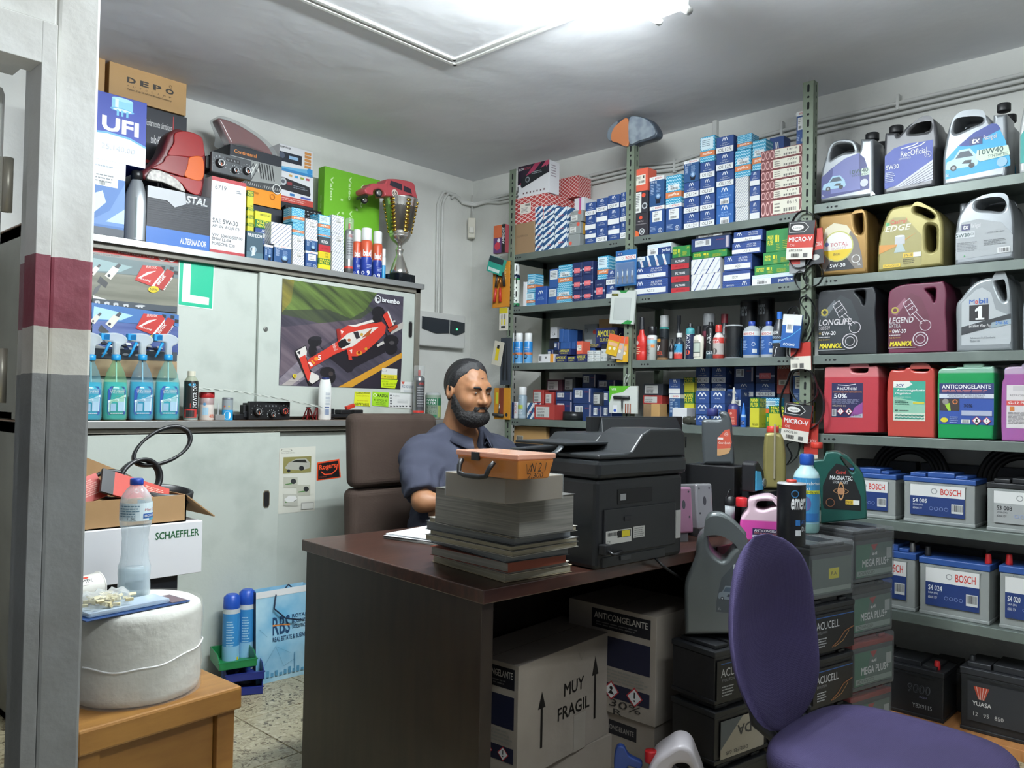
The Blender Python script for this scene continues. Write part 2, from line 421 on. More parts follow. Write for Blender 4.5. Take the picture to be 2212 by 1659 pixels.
def hatch():
 x1,y1=2.42,2.66; x0,y0=1.35,1.22
 mf=M('#dfe0dc',.45)
 mb=MB()
 for off,zz,th in ((0,.0,.018),(.036,.0,.018)):
  a,b,c,d=x0+off,y0+off,x1-off,y1-off
  z1=CEIL-.012
  for q in ((a,b,c,b+th),(a,d-th,c,d),(a,b,a+th,d),(c-th,b,c,d)):mb.box(q[0],q[1],z1,q[2],q[3],CEIL+.001,mf)
 mb.box(x0+.018,y0+.018,CEIL-.004,x1-.018,y1-.018,CEIL+.0005,m_ceil)
 o=tag(mb.build('trim_2'),kind='structure'); bev(o,.003)
hatch()
def fitting(x0,x1,y,label,power):
 root=empty('fluorescent_light',((x0+x1)/2,y,CEIL-.001)); tag(root,label,'ceiling light')
 L_=(x1-x0)/2
 b=MB(); b.box(-L_,-.022,-.09,L_,.022,0,M('#d8dad8',.4)); bev(b.build('housing',root),.006)
 em=bpy.data.materials.new('tube_glow'); em.use_nodes=True; N,K=nodes(em); N.remove(N['Principled BSDF'])
 e=N.new('ShaderNodeEmission'); e.inputs[0].default_value=TUBE_COL+(1,); e.inputs[1].default_value=power; K.new(e.outputs[0],N['Material Output'].inputs[0])
 for s in (-1,1):
  t=MB(); T=Matrix.Translation((0,s*.06,-.125))@Matrix.Rotation(PI/2,4,'Y')
  t.lathe([(.013,-L_+.03),(.013,L_-.03)],em,12,T=T,cap=False); t.build('tube',root)
  for q in (-1,1):
   c=MB()
   T2=Matrix.Translation((q*(L_-.02),s*.06,-.125))@Matrix.Rotation(PI/2,4,'Y'); c.cyl(.0145,-.015,.015,M('#c8cac8',.35,.4),14,T=T2)
   c.box(q*(L_-.03)-.012,min(0,s*.065),-.12,q*(L_-.03)+.012,max(0,s*.065),-.085,M('#d8dad8',.4))
   c.build('lamp_holder',root)
fitting(1.13,2.45,1.55,'twin tube fluorescent light on the ceiling beside the hatch frame',TUBE_POWER)
fitting(0.3,1.6,-0.3,'twin tube fluorescent light on the ceiling near the doorway',TUBE2_POWER)
# ==== METAL CABINETS on the back wall
CY0,CYU=3.39,3.54
CX0,CX1=0.98,2.995
LZ=1.136; UT=1.895
m_door=MN('pale_green_enamel','#a9b1a9','#bcc3bb',5,6,.45,bump=.05,bscale=60,lo=.25,hi=.5)
m_frame=MN('olive_grey_enamel','#716e64','#7c796e',6,4,.45)
m_alu=M('#b4b5b2',.35,.7); m_top=MN('brown_laminate','#7d5a44','#8d6a50',12,4,.45)
CXB=3.13
def cabinet(name,label,x0,x1,yf,yb,z0,z1,div,left_front):
 root=empty(name,((x0+x1)/2,(yf+yb)/2,z0)); tag(root,label,'cabinet')
 cx,cy=root.location.x,root.location.y
 def B(nm,a,b,c,d,e,f,m,bw=.002):
  o=MB().box(a-cx,b-cy,c-z0,d-cx,e-cy,f-z0,m).build(nm,root); bev(o,bw); return o
 o=MB()
 fw=.035
 for q in ((x0,yf,z0,x0+fw,yb,z1),(x1-fw,yf,z0,x1,yb,z1),(x0,yf,z1-.045,x1,yb,z1),(x0,yf+.04,z0,x1,yb,z0+.03),(x0,yb-.02,z0,x1,yb,z1)):
  o.box(q[0]-cx,q[1]-cy,q[2]-z0,q[3]-cx,q[4]-cy,q[5]-z0,m_frame)
 bev(o.build('frame',root),.002)
 ya,yc=(yf+.006,yf+.03) if left_front else (yf+.03,yf+.006)
 dl=B('door',x0+fw,ya,z0+.012,div+(.02 if left_front else .05),ya+.018,z1-.05,m_door)
 drr=B('door',div-(.05 if left_front else .0),yc,z0+.012,x1-fw-.001,yc+.018,z1-.05,m_door)
 b=MB(); b.box(x0-cx-.004,yf-.02-cy,z1-z0,x1-cx+.006,yb-cy,z1-z0+.006,m_top)
 b.box(x0-cx-.004,yf-.024-cy,z1-z0-.022,x1-cx+.006,yf-cy-.018,z1-z0+.007,m_alu)
 b.box(x1-cx,yf-.024-cy,z1-z0-.022,x1-cx+.008,yb-cy,z1-z0+.007,m_alu)
 bev(b.build('top_edge',root),.0015)
 return root,dl,drr
divU=AY(563,600,CYU)[0]; divL=AY(597,1000,CY0)[0]
cabU,dU1,dU2=cabinet('wall_cabinet','upper pale green sliding-door metal cabinet with racing poster',CX0,CX1,CYU,WALLY-.01,LZ+.008,UT,divU,False)
cabL,dL1,dL2=cabinet('base_cabinet','lower pale green sliding-door metal cabinet standing on the floor',CX0,CXB,CY0,WALLY-.01,0.0,LZ,divL,True)
def local(parent,p):
 w=parent.location if parent.parent is None else parent.location+parent.parent.location
 return (p[0]-w[0],p[1]-w[1],p[2]-w[2])
def grip(door,root,px,py,y,w,h,rim):
 p=local(root,AY(px,py,y)); mb=MB()
 o=[(-w/2,-h/2+.01),(-w/2+.005,-h/2),(w/2-.005,-h/2),(w/2,-h/2+.01),(w/2,h/2-.01),(w/2-.005,h/2),(-w/2+.005,h/2),(-w/2,h/2-.01)]
 mb.prism([(x*1.25,z*1.12) for x,z in o],-.003,0.0,rim,T=Matrix.Translation(p)); mb.prism(o,-.0036,-.003,M('#151515',.6),T=Matrix.Translation(p))
 mb.build('finger_pull',root)
grip(dU2,cabU,886,712,CYU+.006,.022,.085,M('#8f928c',.4,.5))
grip(dL1,cabL,575,1078,CY0+.006,.026,.07,M('#6d6350',.5))
def lock(root,px,py,y):
 p=Vector(local(root,AY(px,py,y))); T=Matrix.Translation(p)@Matrix.Rotation(PI/2,4,'X')
 mb=MB(); mb.lathe([(.012,0),(.012,.004),(.009,.007),(.0085,.007)],M('#a8a9a5',.3,.9),20,T=T); mb.box(-.001,-.006,.007,.001,.006,.0078,M('#222222',.5),T=T); mb.build('lock',root)
lock(cabU,573.5,711,CYU+.006)
# ==== SLOTTED STEEL RACKS
RXF=3.43; RD=.34
m_rack=MN('grey_green_steel','#66706b','#717b75',9,5,.42,metal=.25,bump=.03,bscale=90)
m_up=MN('sage_steel','#74806f','#7f8b7a',9,5,.45,metal=.2)
m_hole=M('#15191b',.8)
def upright(root,y,z1,lipdir,xf=RXF,depth=.035):
 """L section: a leg facing the room with slots, a leg facing along the rack"""
 mb=MB(); W_=.05
 y0,y1=(y-W_,y)
 mb.box(xf-.004,y0,0,xf,y1,z1,m_up)
 mb.box(xf-.004,(y0 if lipdir<0 else y1-.003),0,xf+depth,(y0+.003 if lipdir<0 else y1),z1,m_up)
 o=mb.build('upright',root,tuple(-root.location)); bev(o,.001)
 h=MB(); z=.05; k=0; yc=(y0+y1)/2
 while z<z1-.03:
  L_=.0145 if k%2==0 else .006
  pts=[]
  for a in range(12):
   an=2*PI*a/12; pts.append((math.cos(an)*.0055,math.sin(an)*.0055+(L_ if math.sin(an)>0 else -L_)*.8*(1 if k%2==0 else 0.0)))
  vs=[(xf-.0046,yc+p[0],z+p[1]) for p in pts]
  h.add(vs,[tuple(range(12))],m_hole)
  ys=(y0-.0006) if lipdir<0 else (y1+.0006)
  vs=[(xf+.018+p[0]*.8,y0-.0006,z+p[1]) for p in pts]
  h.add(vs,[tuple(range(12))],m_hole)
  z+=.038; k+=1
 h.build('slots',root,tuple(-root.location))['kind']='stuff'
def plain_upright(root,x,y,z1):
 mb=MB(); mb.box(x,y-.035,0,x+.003,y,z1,m_up); mb.box(x-.033,y-.003,0,x,y,z1,m_up); mb.build('rear_upright',root,tuple(-root.location))
def shelf_board(root,y0,y1,z,xf=RXF,m=None,lip=.038):
 m=m or m_rack; mb=MB()
 mb.box(xf,y0,z-.003,xf+RD,y1,z,m); mb.box(xf-.001,y0,z-lip,xf+.003,y1,z,m)
 mb.box(xf+.001,y0,z-lip,xf+.018,y1,z-lip+.003,m)
 mb.box(xf+RD-.003,y0,z-lip,xf+RD,y1,z,m)
 for q in (y0,y1-.003):mb.box(xf,q,z-lip,xf+RD,q+.003,z,m)
 o=mb.build('shelf',root,tuple(-root.location)); bev(o,.0015)
 h=MB()
 for s,e in ((1,y0),(-1,y1)):
  for k,d in enumerate((.058,.075,.095)):
   pts=[(math.cos(2*PI*a/10)*(.005 if k!=1 else .004)*(1.6 if k==2 else 1),math.sin(2*PI*a/10)*.0045) for a in range(10)]
   h.add([(xf-.0016,e+s*d+p[0],z-lip*.55+p[1]) for p in pts],[tuple(range(10))],m_hole)
 h.build('slots',root,tuple(-root.location))['kind']='stuff'
YU=[3.275,2.445,1.515]
SZ=[2.10,1.797,1.470,1.153]
S3=[2.122,1.806,1.472,1.138,.803,.449,.045]
def rack(label,ya,yb,zs,z1,right=False):
 root=empty('shelving_rack',(RXF+RD/2,(ya+yb)/2,0)); tag(root,label,'shelving')
 for z in zs:shelf_board(root,yb,ya,z)
 return root
r1=rack('slotted grey steel rack in the corner holding boxed filters and bulbs',YU[0],YU[1],SZ+[.80,.42,.10],2.6)
upright(r1,YU[0],2.60,1); plain_upright(r1,RXF+RD,YU[0],2.5)
upright(r1,YU[1],2.62,-1); plain_upright(r1,RXF+RD,YU[1]+.02,2.4)
r2=rack('slotted grey steel rack in the middle under the stacked oil filter boxes',YU[1]-.052,YU[2],SZ+[.80,.42,.10],2.7)
upright(r2,YU[2],2.665,-1); plain_upright(r2,RXF+RD,YU[2]+.02,2.4)
r3=rack('slotted grey steel rack at the right holding oil jugs and batteries',YU[2]-.055,.42,S3[:-1],2.7)
upright(r3,.42,2.4,1); plain_upright(r3,RXF+RD,.42,2.4)
bd=MB().box(RXF-.03,.42,0,RXF+RD,YU[2]-.06,.042,MN('floor_board_wood','#a8713f','#bd8550',4,5,.5,stretch=(1,12,1))).build('floor_board'); bev(bd,.002)
tag(bd,'wooden board on the floor under the black batteries','board')
# ==== CARTONS
def carton_mesh(w,d,h,mat,flap=True):
 key=(round(w,4),round(d,4),round(h,4),mat.name)
 mb=MB(); c=.0012
 x,y=w/2,d/2
 vs=[];
 for (sx,sy) in ((-1,-1),(1,-1),(1,1),(-1,1)):
  vs+=[(sx*(x-c),sy*y,c),(sx*x,sy*(y-c),c),(sx*(x-c),sy*y,h-c),(sx*x,sy*(y-c),h-c),(sx*(x-c),sy*(y-c),0),(sx*(x-c),sy*(y-c),h)]
 fs=[]
 order=[0,1,2,3]
 for i in range(4):
  a=i*6; b=((i+1)%4)*6
  if i%2==0:a0,a1,b0,b1=a+0,a+2,b+0,b+2
  else :a0,a1,b0,b1=a+1,a+3,b+1,b+3
  fs.append((a0,b0,b1,a1)); fs.append((a0,a+4,b+4,b0)); fs.append((a1,b1,b+5,a+5))
  fs.append((a+0,a+1,a+3,a+2) if i in (0,2) else (a+1,a+0,a+2,a+3))
  fs.append((a+0,a+1,a+4)); fs.append((a+2,a+3,a+5))
 fs.append((4,10,16,22)); fs.append((5,11,17,23))
 mb.add(vs,fs,mat)
 me=mb.mesh('carton'); bm=bmesh.new(); bm.from_mesh(me); bmesh.ops.recalc_face_normals(bm,faces=bm.faces); bm.to_mesh(me); bm.free()
 return me
NAVY,NAVY2,BLUE,LBLUE,ORG,WHT='#2b4983','#24385f','#2a5796','#3a9cc2','#d07c4c','#e4e6e6'
def mlogo(A,x,y,w,h,c=WHT):
 """the two linked arches"""
 for k in (0,1):
  a=x+k*w*.44
  A.line([(a,y),(a+w*.2,y+h),(a+w*.33,y+h),(a+w*.56,y)],w*A.w*.13,c)
def st_m(A,code='OL125',tone=None):
 mlogo(A,.36,.74,.30,.18); A.text('MISFAT FILTER' if 0 else 'OIL FILTER',.36,.58,.64,.63,WHT); A.text('FILTRO ACEITE',.22,.46,.78,.52,WHT)
 if code:A.rect(0.0,.05,1,.38,'#e2e4e4'); A.text(code,.14,.12,.86,.31,'#3b3f46') if code!=' ' else None
def st_mw(A,code='OL128'):
 mlogo(A,.4,.80,.22,.12); A.rect(0,.42,1,.72,'#e4e6e6'); A.text('OIL FILTER',.33,.28,.67,.34,WHT); A.text('FILTRO ACEITE',.22,.16,.78,.23,WHT)
def st_ml(A,code=''):
 mlogo(A,.3,.72,.36,.2); A.text('OIL FILTER',.3,.55,.7,.62,'#9fc4ee'); A.text('FILTRO ACEITE',.14,.42,.86,.5,'#9fc4ee')
 A.rect(.24,0,.74,.34,WHT); A.text('OL117',.4,.25,.6,.31,'#303030'); A.bars(.3,.04,.68,.2)
def chev(A,x0,y0,x1,y1,n=6,rows=4,c='#bfe3f0'):
 for j in range(rows):
  y=y0+(y1-y0)*(j+.15)/rows; H=(y1-y0)/rows*.5
  pts=[]
  for i in range(n*2+1):pts.append((x0+(x1-x0)*i/(2*n),y+(H if i%2 else 0)))
  A.line(pts,A.h*(y1-y0)/rows*.22,c); A.k-=.00015
 A.k+=.00015
def st_pur(A,lab=''):
 A.rect(0,.22,1,.42,ORG); A.text('purflux',.18,.25,.86,.39,'#f4ece4',.02); chev(A,.02,0.0,.98,.2,6,2); chev(A,.02,.44,.98,1,6,5)
 if lab=='w':A.rect(.08,.5,.9,.93,'#cfe3ea'); A.lines(.15,.6,.7,.88,4,'#6b8090')
 elif lab:A.rect(.15,.47,.88,.67,'#dfe6e8'); A.text(lab,.2,.59,.5,.65,'#30353a'); A.bars(.3,.49,.8,.57)
def st_purh(A,lab=''):
 A.rect(0,0,.45,.62,'#e6e8e8'); A.rect(.45,0,1,.62,'#1d3a72'); A.text('purflux',.62,.12,.96,.52,WHT,.02); A.bars(.12,.1,.35,.35); A.text('A1100',.12,.42,.3,.52,'#333333'); chev(A,0,.64,1,1,12,2)
def st_bs(A,code=''):
 for k in (-.55,.05,.65):
  P=_clip([(0,k),(1,k+.75),(1,k+1.02),(0,k+.27)])
  if len(P)>2:A.poly(P,'#dfe6ea')
  A.text('BOSCH',.3,max(0.02,k+.30),.7,k+.42,'#c04a44',.02) if 0<k+.3<.8 else None
def st_bsh(A,code=''):
 for k in range(4):
  a=.12+k*.24; A.poly([(a+.02,0),(a+.09,0),(a-.01,1),(a-.08,1)],'#dfe6ea'); A.text('BOSCH',a-.005,.1,a+.045,.55,'#c04a44',rot=90)
 A.rect(0,.6,.25,.95,'#dde3e4'); A.text('0 986 450',.03,.7,.2,.8,'#3a3a3a')
def st_bt(A,code='P 9192'):
 A.rect(0,.87,1,1,'#e4e6e6'); A.text('BOSCH',.38,.905,.86,.965,'#c8483e',.02); A.ring(.25,.935,.05,.012,'#8a8f96'); A.text(code,.1,.77,.52,.84,WHT)
 A.lines(.1,.38,.32,.74,7,'#b9c9e0'); A.lines(.5,.45,.8,.74,6,'#8fa9cc'); A.circ(.62,.26,.2,'#17263c'); A.circ(.62,.33,.17,'#5b7fa8'); A.circ(.62,.33,.1,'#a9c3dc'); A.rect(.47,.08,.77,.2,'#10192a')
def st_bw(A,code='P 9192'):
 A.rect(0,.87,1,1,'#e4e6e6'); A.text('BOSCH',.38,.905,.86,.965,'#c8483e',.02); A.ring(.25,.935,.05,.012,'#8a8f96')
 A.rect(.2,.44,.85,.82,'#e2e4e2'); A.text(code,.3,.74,.6,.79,'#444444'); A.lines(.28,.62,.6,.72,2,'#555555'); A.bars(.3,.48,.7,.56); A.circ(.75,.12,.14,'#c9d4e2'); A.circ(.75,.12,.11,'#20386c'); A.rect(.7,.05,.72,.19,'#c9d4e2'); A.rect(.78,.05,.8,.19,'#c9d4e2'); A.rect(.7,.11,.8,.13,'#c9d4e2'); A.lines(.08,.1,.5,.28,4,'#9fb4d4')
def st_str(A,code=''):
 A.diag(5,'#4a5c86',.16,1.0)
 if code:A.rect(.3,.55,.8,.9,'#e8e9e6'); A.lines(.35,.7,.75,.87,3,'#666666'); A.bars(.38,.58,.74,.68)
def st_strh(A,code=''):
 for i in range(7):
  a=-.3+i*.2; P=_clip([(a,0),(a+.035,0),(a+.34,1),(a+.305,1)]);
  if len(P)>2:A.poly(P,'#2d4a86' if i%2==0 else '#b9c2d2')
 A.text('Blue Print' if 0 else 'REF 14',.42,.2,.54,.3,'#8f98a8')
def st_mann(A,code='W 716/2'):
 A.rect(0,.66,1,1,'#1d6b35'); A.text('MANN',.1,.84,.9,.97,'#e6d63a',.03); A.text('FILTER',.1,.69,.9,.82,'#e6d63a',.03); A.text(code,.3,.06,.92,.14,'#4a4a20')
def st_mann_low(A,code=''):
 A.rect(0,.3,1,.62,'#1d6b35'); A.text('MANN',.1,.47,.9,.59,'#e6d63a',.03); A.text('FILTER',.1,.33,.9,.45,'#e6d63a',.03); A.rect(.06,.66,.94,.96,'#d8c02a'); A.text('OE 671',.55,.68,.75,.94,'#4a4a20',rot=90)
def st_mann_up(A,code='W 811/80'):
 A.rect(0,0,1,.48,'#1d6b35'); A.text('MANN',.1,.04,.9,.22,'#e6d63a',.03,rot=180); A.text('FILTER',.1,.26,.9,.44,'#e6d63a',.03,rot=180); A.text(code,.3,.75,.9,.88,'#4a4a20',rot=180)
def st_mh(A,code='C 1'):
 A.text('MANN',.06,.56,.26,.76,'#d9d23c',.03); A.text('FILTER',.06,.32,.26,.52,'#d9d23c',.03); A.rect(.33,.42,.41,.74,'#d9d23c'); A.text('1',.44,.42,.47,.72,'#d9d23c'); A.text(code,.78,.7,.96,.86,'#d9d23c'); A.lines(.36,.05,.5,.36,4,'#b6bc3c'); A.lines(.6,.1,.86,.5,5,'#b6bc3c')
def st_fil(A,code=''):
 A.rect(0,0,1,.46,'#b23038'); A.text('FILTRON',.24,.58,.76,.78,'#e8e8e8',.03); A.text('AP 139/6',.25,.14,.75,.3,'#7c1f28')
def st_air(A,code='A211'):
 chev(A,0,.45,1,1,14,4,'#34579f'); mlogo(A,.12,.66,.16,.22); A.text('AIR FILTER',.52,.75,.84,.87,WHT); A.text('FILTRO AIRE',.52,.58,.84,.70,WHT); A.rect(0,.12,.95,.45,'#e4e6e6'); A.text(code,.4,.2,.62,.36,'#3b3f46')
def st_air_up(A,code='A201'):
 chev(A,0,0,1,.42,14,3,'#34579f'); A.rect(.03,.45,1,.8,'#e4e6e6'); A.text(code,.36,.54,.56,.7,'#3b3f46',rot=180); A.text('FILTRO AIRE',.15,.1,.42,.2,WHT,rot=180); mlogo(A,.72,.12,.16,.2)
def st_lat(A,code=''):
 A.diag(6,'#e6d6d2',.16,1.0*A.w/A.h*.9 if 0 else 1.0);
 for i in range(-1,13):
  a=i/6
  P=_clip([(0,a),(0,a+.027),(1,a-1+.027),(1,a-1)])
  if len(P)>2:A.poly(P,'#e6d6d2'); A.k-=.00015
 if code:A.rect(.28,.35,.58,.75,'#e2ddd4'); A.lines(.32,.4,.5,.6,4,'#777777'); A.bars(.42,.64,.56,.72)
def st_nr(A,code=''):
 A.rect(.0,.38,1,.48,'#aab2c4'); A.rect(.18,.26,.8,.6,'#d96a70'); A.text('PARTS',.32,.36,.68,.5,'#e8b4b4'); A.text('SERVICE PARTS',.3,.12,.7,.18,'#b0b8c8')
 if code:A.text('ELECTRIC',.25,.72,.75,.78,'#b0b8c8')
def st_lab(A,code=''):
 A.rect(.1,.38,.52,.86,'#d4d7d8'); A.lines(.14,.55,.34,.8,4,'#555b60'); A.bars(.38,.45,.48,.8,n=8); A.rect(.9,.1,.97,.95,'#b8b0b8'); A.text('BOSCH',.66,.7,.86,.78,'#a84848')
def st_labw(A,code=''):
 A.rect(.08,.15,.75,.85,'#c9cbc8'); A.text('2000051',.14,.62,.5,.75,'#444444'); A.bars(.14,.2,.5,.35); A.lines(.14,.4,.6,.58,2,'#555555')
def st_amo(A,code=''):
 A.text('AMOLUX',.08,.45,.92,.85,'#ddd23c',.02); A.text('EUROPA',.2,.15,.8,.35,'#ddd23c')
def st_small(A,code=''):
 A.text('NGK',.1,.3,.4,.7,'#3b5568',.02); A.rect(.55,.3,.9,.6,'#b9c4c6')
def st_brown(A,code=''):
 A.text(code,.3,.55,.75,.62,'#6a5a48')
def st_ora(A,code=''):
 A.rect(.1,.28,.85,.72,'#e6e0d4'); A.bars(.35,.36,.8,.46); A.rect(.68,.55,.76,.68,'#222222'); A.lines(.16,.5,.55,.66,3,'#66605a')
def st_oraL(A,code=''):
 A.rect(.0,0.02,.55,.96,'#e2e4e0'); A.bars(.08,.1,.4,.22); A.lines(.1,.3,.45,.9,8,'#55585a'); A.circ(.72,.8,.14,'#d9523a'); A.circ(.8,.3,.2,'#b9c0c4'); A.circ(.8,.3,.12,'#3b3f44')
def st_oraB(A,code=''):
 A.circ(.5,.8,.12,'#d9523a'); A.text('CONTINENTAL' if 0 else 'MEYLE',.3,.62,.7,.67,'#d8d0cc'); A.text('KIT DE SUSPENSION',.08,.5,.92,.54,'#b8b4b4'); A.poly([(0,0),(.4,0),(.36,.2),(0,.34)],'#dd6a3c'); A.circ(.6,.2,.2,'#c9cdd0'); A.circ(.6,.2,.14,'#2a2c30'); A.circ(.6,.2,.08,'#c9cdd0')
def st_pis(A,code=''):
 for i in range(9):A.ring(.06+i*.11,.5,.05,.012,'#e0b8b4',ry=.42)
 A.rect(.3+.02*(hash(code)%4),.12,.93,.92,'#e4e2d2'); A.text(code,.64,.62,.88,.8,'#4a4640'); A.bars(.56,.2,.86,.4); A.lines(.34,.2,.5,.8,3,'#77746a')
def st_gr(A,code=''):
 A.circ(.8,.8,.14,'#d95848'); A.rect(.08,.15,.62,.62,'#d8dad6'); A.text('TX',.08,.78,.3,.9,'#555555'); A.bars(.14,.2,.5,.36); A.lines(.14,.42,.5,.58,2,'#555555')
def st_grb(A,code=''):A.circ(.2,.3,.13,'#d95848')
def st_fram(A,code=''):
 A.text('FRAM',.1,.86,.95,.97,'#a8a49e',.03); A.rect(.15,.3,.8,.48,'#b0aca6'); A.bars(.3,.33,.6,.44); A.circ(.25,.62,.12,'#7a2a24'); A.circ(.65,.62,.12,'#7a2a24')
def st_l441(A,code=''):
 A.rect(0,.0,.5,.3,'#d86a34'); chev(A,0,.34,1,1,7,4,'#bfe3f0'); A.rect(.2,.48,.8,.8,'#c9dfe8'); A.text('L441',.24,.56,.42,.72,'#3b6a8a'); A.bars(.46,.54,.76,.74,'#4a7a9a')
STY={'m':(NAVY,st_m,'navy filter box',None),'mw':(NAVY,st_mw,'navy filter box, blank strip',None),'ml':('#2a60a4',st_ml,'bright blue barcode box',None),'p':(LBLUE,st_pur,'light blue chevron box',None),'ph':('#dfe4e6',st_purh,'flat white and navy box',None),'bs':('#2b5482',st_bs,'blue diagonally striped box',None),'bsh':('#2b5482',st_bsh,'long blue striped box',None),'bt':('#28507f',st_bt,'tall blue picture box',None),'bw':('#294c85',st_bw,'blue box, white label',None),'s':('#dcdedc',st_str,'white striped box',None),'sh':('#e0e1df',st_strh,'flat white striped box',None),'mn':('#c9c436',st_mann,'yellow and green box',None),'mnl':('#d9cf2e',st_mann_low,'yellow box, green band',None),'mnu':('#c9c436',st_mann_up,'upside-down yellow box',None),'mh':('#2a7f42',st_mh,'green filter box',None),'f':('#3f474e',st_fil,'grey and red box',None),'a':('#2e4680',st_air,'flat navy box',None),'au':('#2e4680',st_air_up,'upside-down flat navy box',None),'lat':('#b5413f',st_lat,'large red box with white lattice',None),'nr':('#1d2c58',st_nr,'dark navy red-badged box',None),'lab':('#1d3462',st_lab,'dark blue labelled box',None),'lw':('#33383f',st_labw,'dark pale-labelled box',None),'rlab':('#a83c38',st_labw,'red labelled box',None),'am':('#1f2a5c',st_amo,'navy yellow-lettered bulb box',None),'sm':('#d6dad8',st_small,'small white bulb box',None),'br':('#93795c',st_brown,'brown cardboard box',None),'or':('#d9614a',st_ora,'orange box, white label',None),'orl':('#2e2f36',st_oraL,'black box, long white label',None),'orb':('#2e2c33',st_oraB,'black and orange box',None),'pis':('#7f4a4a',st_pis,'flat maroon ring-pattern box',None),'gr':('#8b9190',st_gr,'grey parts box with red dot',None),'grb':('#8b9190',st_grb,'plain grey parts box with red dot',None),'fram':('#8a3a30',st_fram,'dark red filter box',None),'l4':('#2f93c4',st_l441,'light blue filter box with wave pattern',None),'pw':('#dcdde0',None,'plain white box',None),'dk':('#22262e',None,'plain dark box',None),'nv':('#1d2c58',None,'plain navy box',None),'cb':('#b8925e',None,'plain tan cardboard box',None),'bl':('#2c5490',None,'plain blue box',None),}
def carton(style,w,d,h,loc,rz,label,cat='box',group=None,code='',side=True,fart=None,sart=None,tart=None,col=None,name='carton'):
 c,fa,ph,_=STY[style]; c=col or c
 o=link(name,carton_mesh(w,d,h,M(c,.5)),None,loc,(0,0,rz)); tag(o,label,cat,group)
 fa=fart or fa
 if fa:
  A=front(w,h,-d/2)
  try:fa(A,code) if code else fa(A)
  except TypeError:fa(A)
  A.build('front_print',o)
 if sart or (side and style in ('p','mn','mnl','lat','s','bs','bt','bw','m','gr')):
  for S in ((side_r(w,d,h) if abs(rz)>.7 else side_l(w,d,h)),):
   if sart:sart(S)
   elif style=='p':chev(S,.02,.02,.98,.98,6,7); S.rect(0,.22,1,.42,ORG)
   elif style in ('mn','mnl'):STY[style][1](S)
   elif style=='lat':st_lat(S)
   elif style=='s':st_str(S)
   elif style=='bs':st_bs(S)
   elif style in ('bt','bw'):S.rect(0,.87,1,1,'#d8dadc'); S.text('Oilfilter',.3,.1,.6,.8,'#8fb0dc',.01,rot=90)
   elif style=='m':S.rect(.88,.05,.97,.95,'#9fb4d8'); mlogo(S,.3,.6,.3,.18)
   elif style=='gr':S.rect(.3,0,1,1,'#d8a43a')
   S.build('side_print',o)
 if tart:A=topf(w,d,h); tart(A); A.build('top_print',o)
 return o
ORD=['bottom','second','third','fourth','fifth','sixth','seventh']
def jit(a=.012):return random.uniform(-a,a)
def rbox(pl,pr,pt,z0,style,label,code='',xf=RXF+.012,d=None,**k):
 """box on the right-hand racks: front faces the room; returns its top z"""
 pm=(pl+pr)/2
 zt=AX(pm,pt,xf)[2]; yl=AX(pl,pt,xf)[1]; yr=AX(pr,pt,xf)[1]
 w=yl-yr-.0025; h=max(zt-z0-.0006,.01); dd=d or min(max(w,.07),RD-.03)
 carton(style,w,dd,h,(xf+dd/2+random.uniform(0,.003),(yl+yr)/2,z0+.0006),-PI/2+jit(.006),label,code=code,**k)
 return zt
def rcol(where,pl,pr,z0,items,xf=RXF+.012,d=None,**k):
 n=len(items)
 for i,it in enumerate(items):
  pt,st=it[0],it[1]; code=it[2] if len(it)>2 else ''
  pos='' if n==1 else ('top of ' if i==n-1 else ORD[i]+('' if i==0 else ' up')+' in ')
  desc=STY[st][2].replace('{c}',code.strip() or 'unmarked')
  a,b=(it[3],it[4]) if len(it)>4 else (pl,pr)
  z0=rbox(a,b,pt,z0,st,(desc+', '+pos+where) if n>1 else desc+', '+where,code,xf,d,**k)
 return z0
Z=SZ[0]
T1='top shelf by the corner'
zv=rbox(1101,1155,482,Z,'br','brown cardboard box under the red lattice box at the corner','VOLKSWAGEN',d=.28)
zl=rbox(1102,1181,424,zv,'lat','wide red lattice box lying on the brown cardboard box','x',xf=RXF+.014,d=.27)
rbox(1201,1249,383,zl,'lat','upper red lattice box leaning behind the car radio box','',xf=3.62,d=.12)
def art_radio(A):
 A.poly([(0,.42),(1,.62),(1,1),(0,1)],'#2a1f30'); A.poly([(.05,.42),(.55,1),(.75,1),(.2,.4)],'#a83a5c'); A.poly([(.5,.55),(.9,1),(1,1),(1,.9),(.6,.5)],'#b84664')
 A.poly([(.1,.38),(.12,.62),(.9,.86),(.95,.62),(.14,.3)],'#1b2026'); A.circ(.32,.54,.07,'#8a9096'); A.circ(.32,.54,.045,'#20262c'); A.text('BLOW',.04,.86,.2,.93,'#e8e8e8',.02); A.text('MULTI LINE',.2,.86,.42,.93,'#c0485c')
 for i in range(7):A.rect(.18+i*.11,.1,.22+i*.11,.15,'#6a4a50')
 A.lines(.45,.66,.8,.76,2,'#9aa2a8')
rbox(1119,1187,353,zl,'pw','white car radio carton with magenta streaks','',xf=RXF+.02,d=.09,fart=art_radio,sart=lambda S:(S.lines(.2,.5,.7,.9,5,'#9a8f98')))
rcol('first striped stack, '+T1,1156,1173,Z,[(518,'bs'),(494,'bs'),(469,'bs'),(446,'bs')])
rcol('second striped stack, '+T1,1174,1197,Z,[(514,'bs'),(489,'bs'),(465,'bs'),(444,'bs')])
rcol('third striped stack, '+T1,1199,1225,Z,[(505,'bs'),(478,'bs'),(448,'bs')])
rcol('grey stack, '+T1,1227,1252,Z,[(506,'grb'),(480,'gr','',1229,1254),(455,'gr','',1232,1258)])
rbox(1240,1262,427,Z,'pw','white box with pink stripe between grey and navy boxes','',xf=3.57,d=.15,fart=lambda A:A.rect(.5,0,.7,1,'#c05890'))
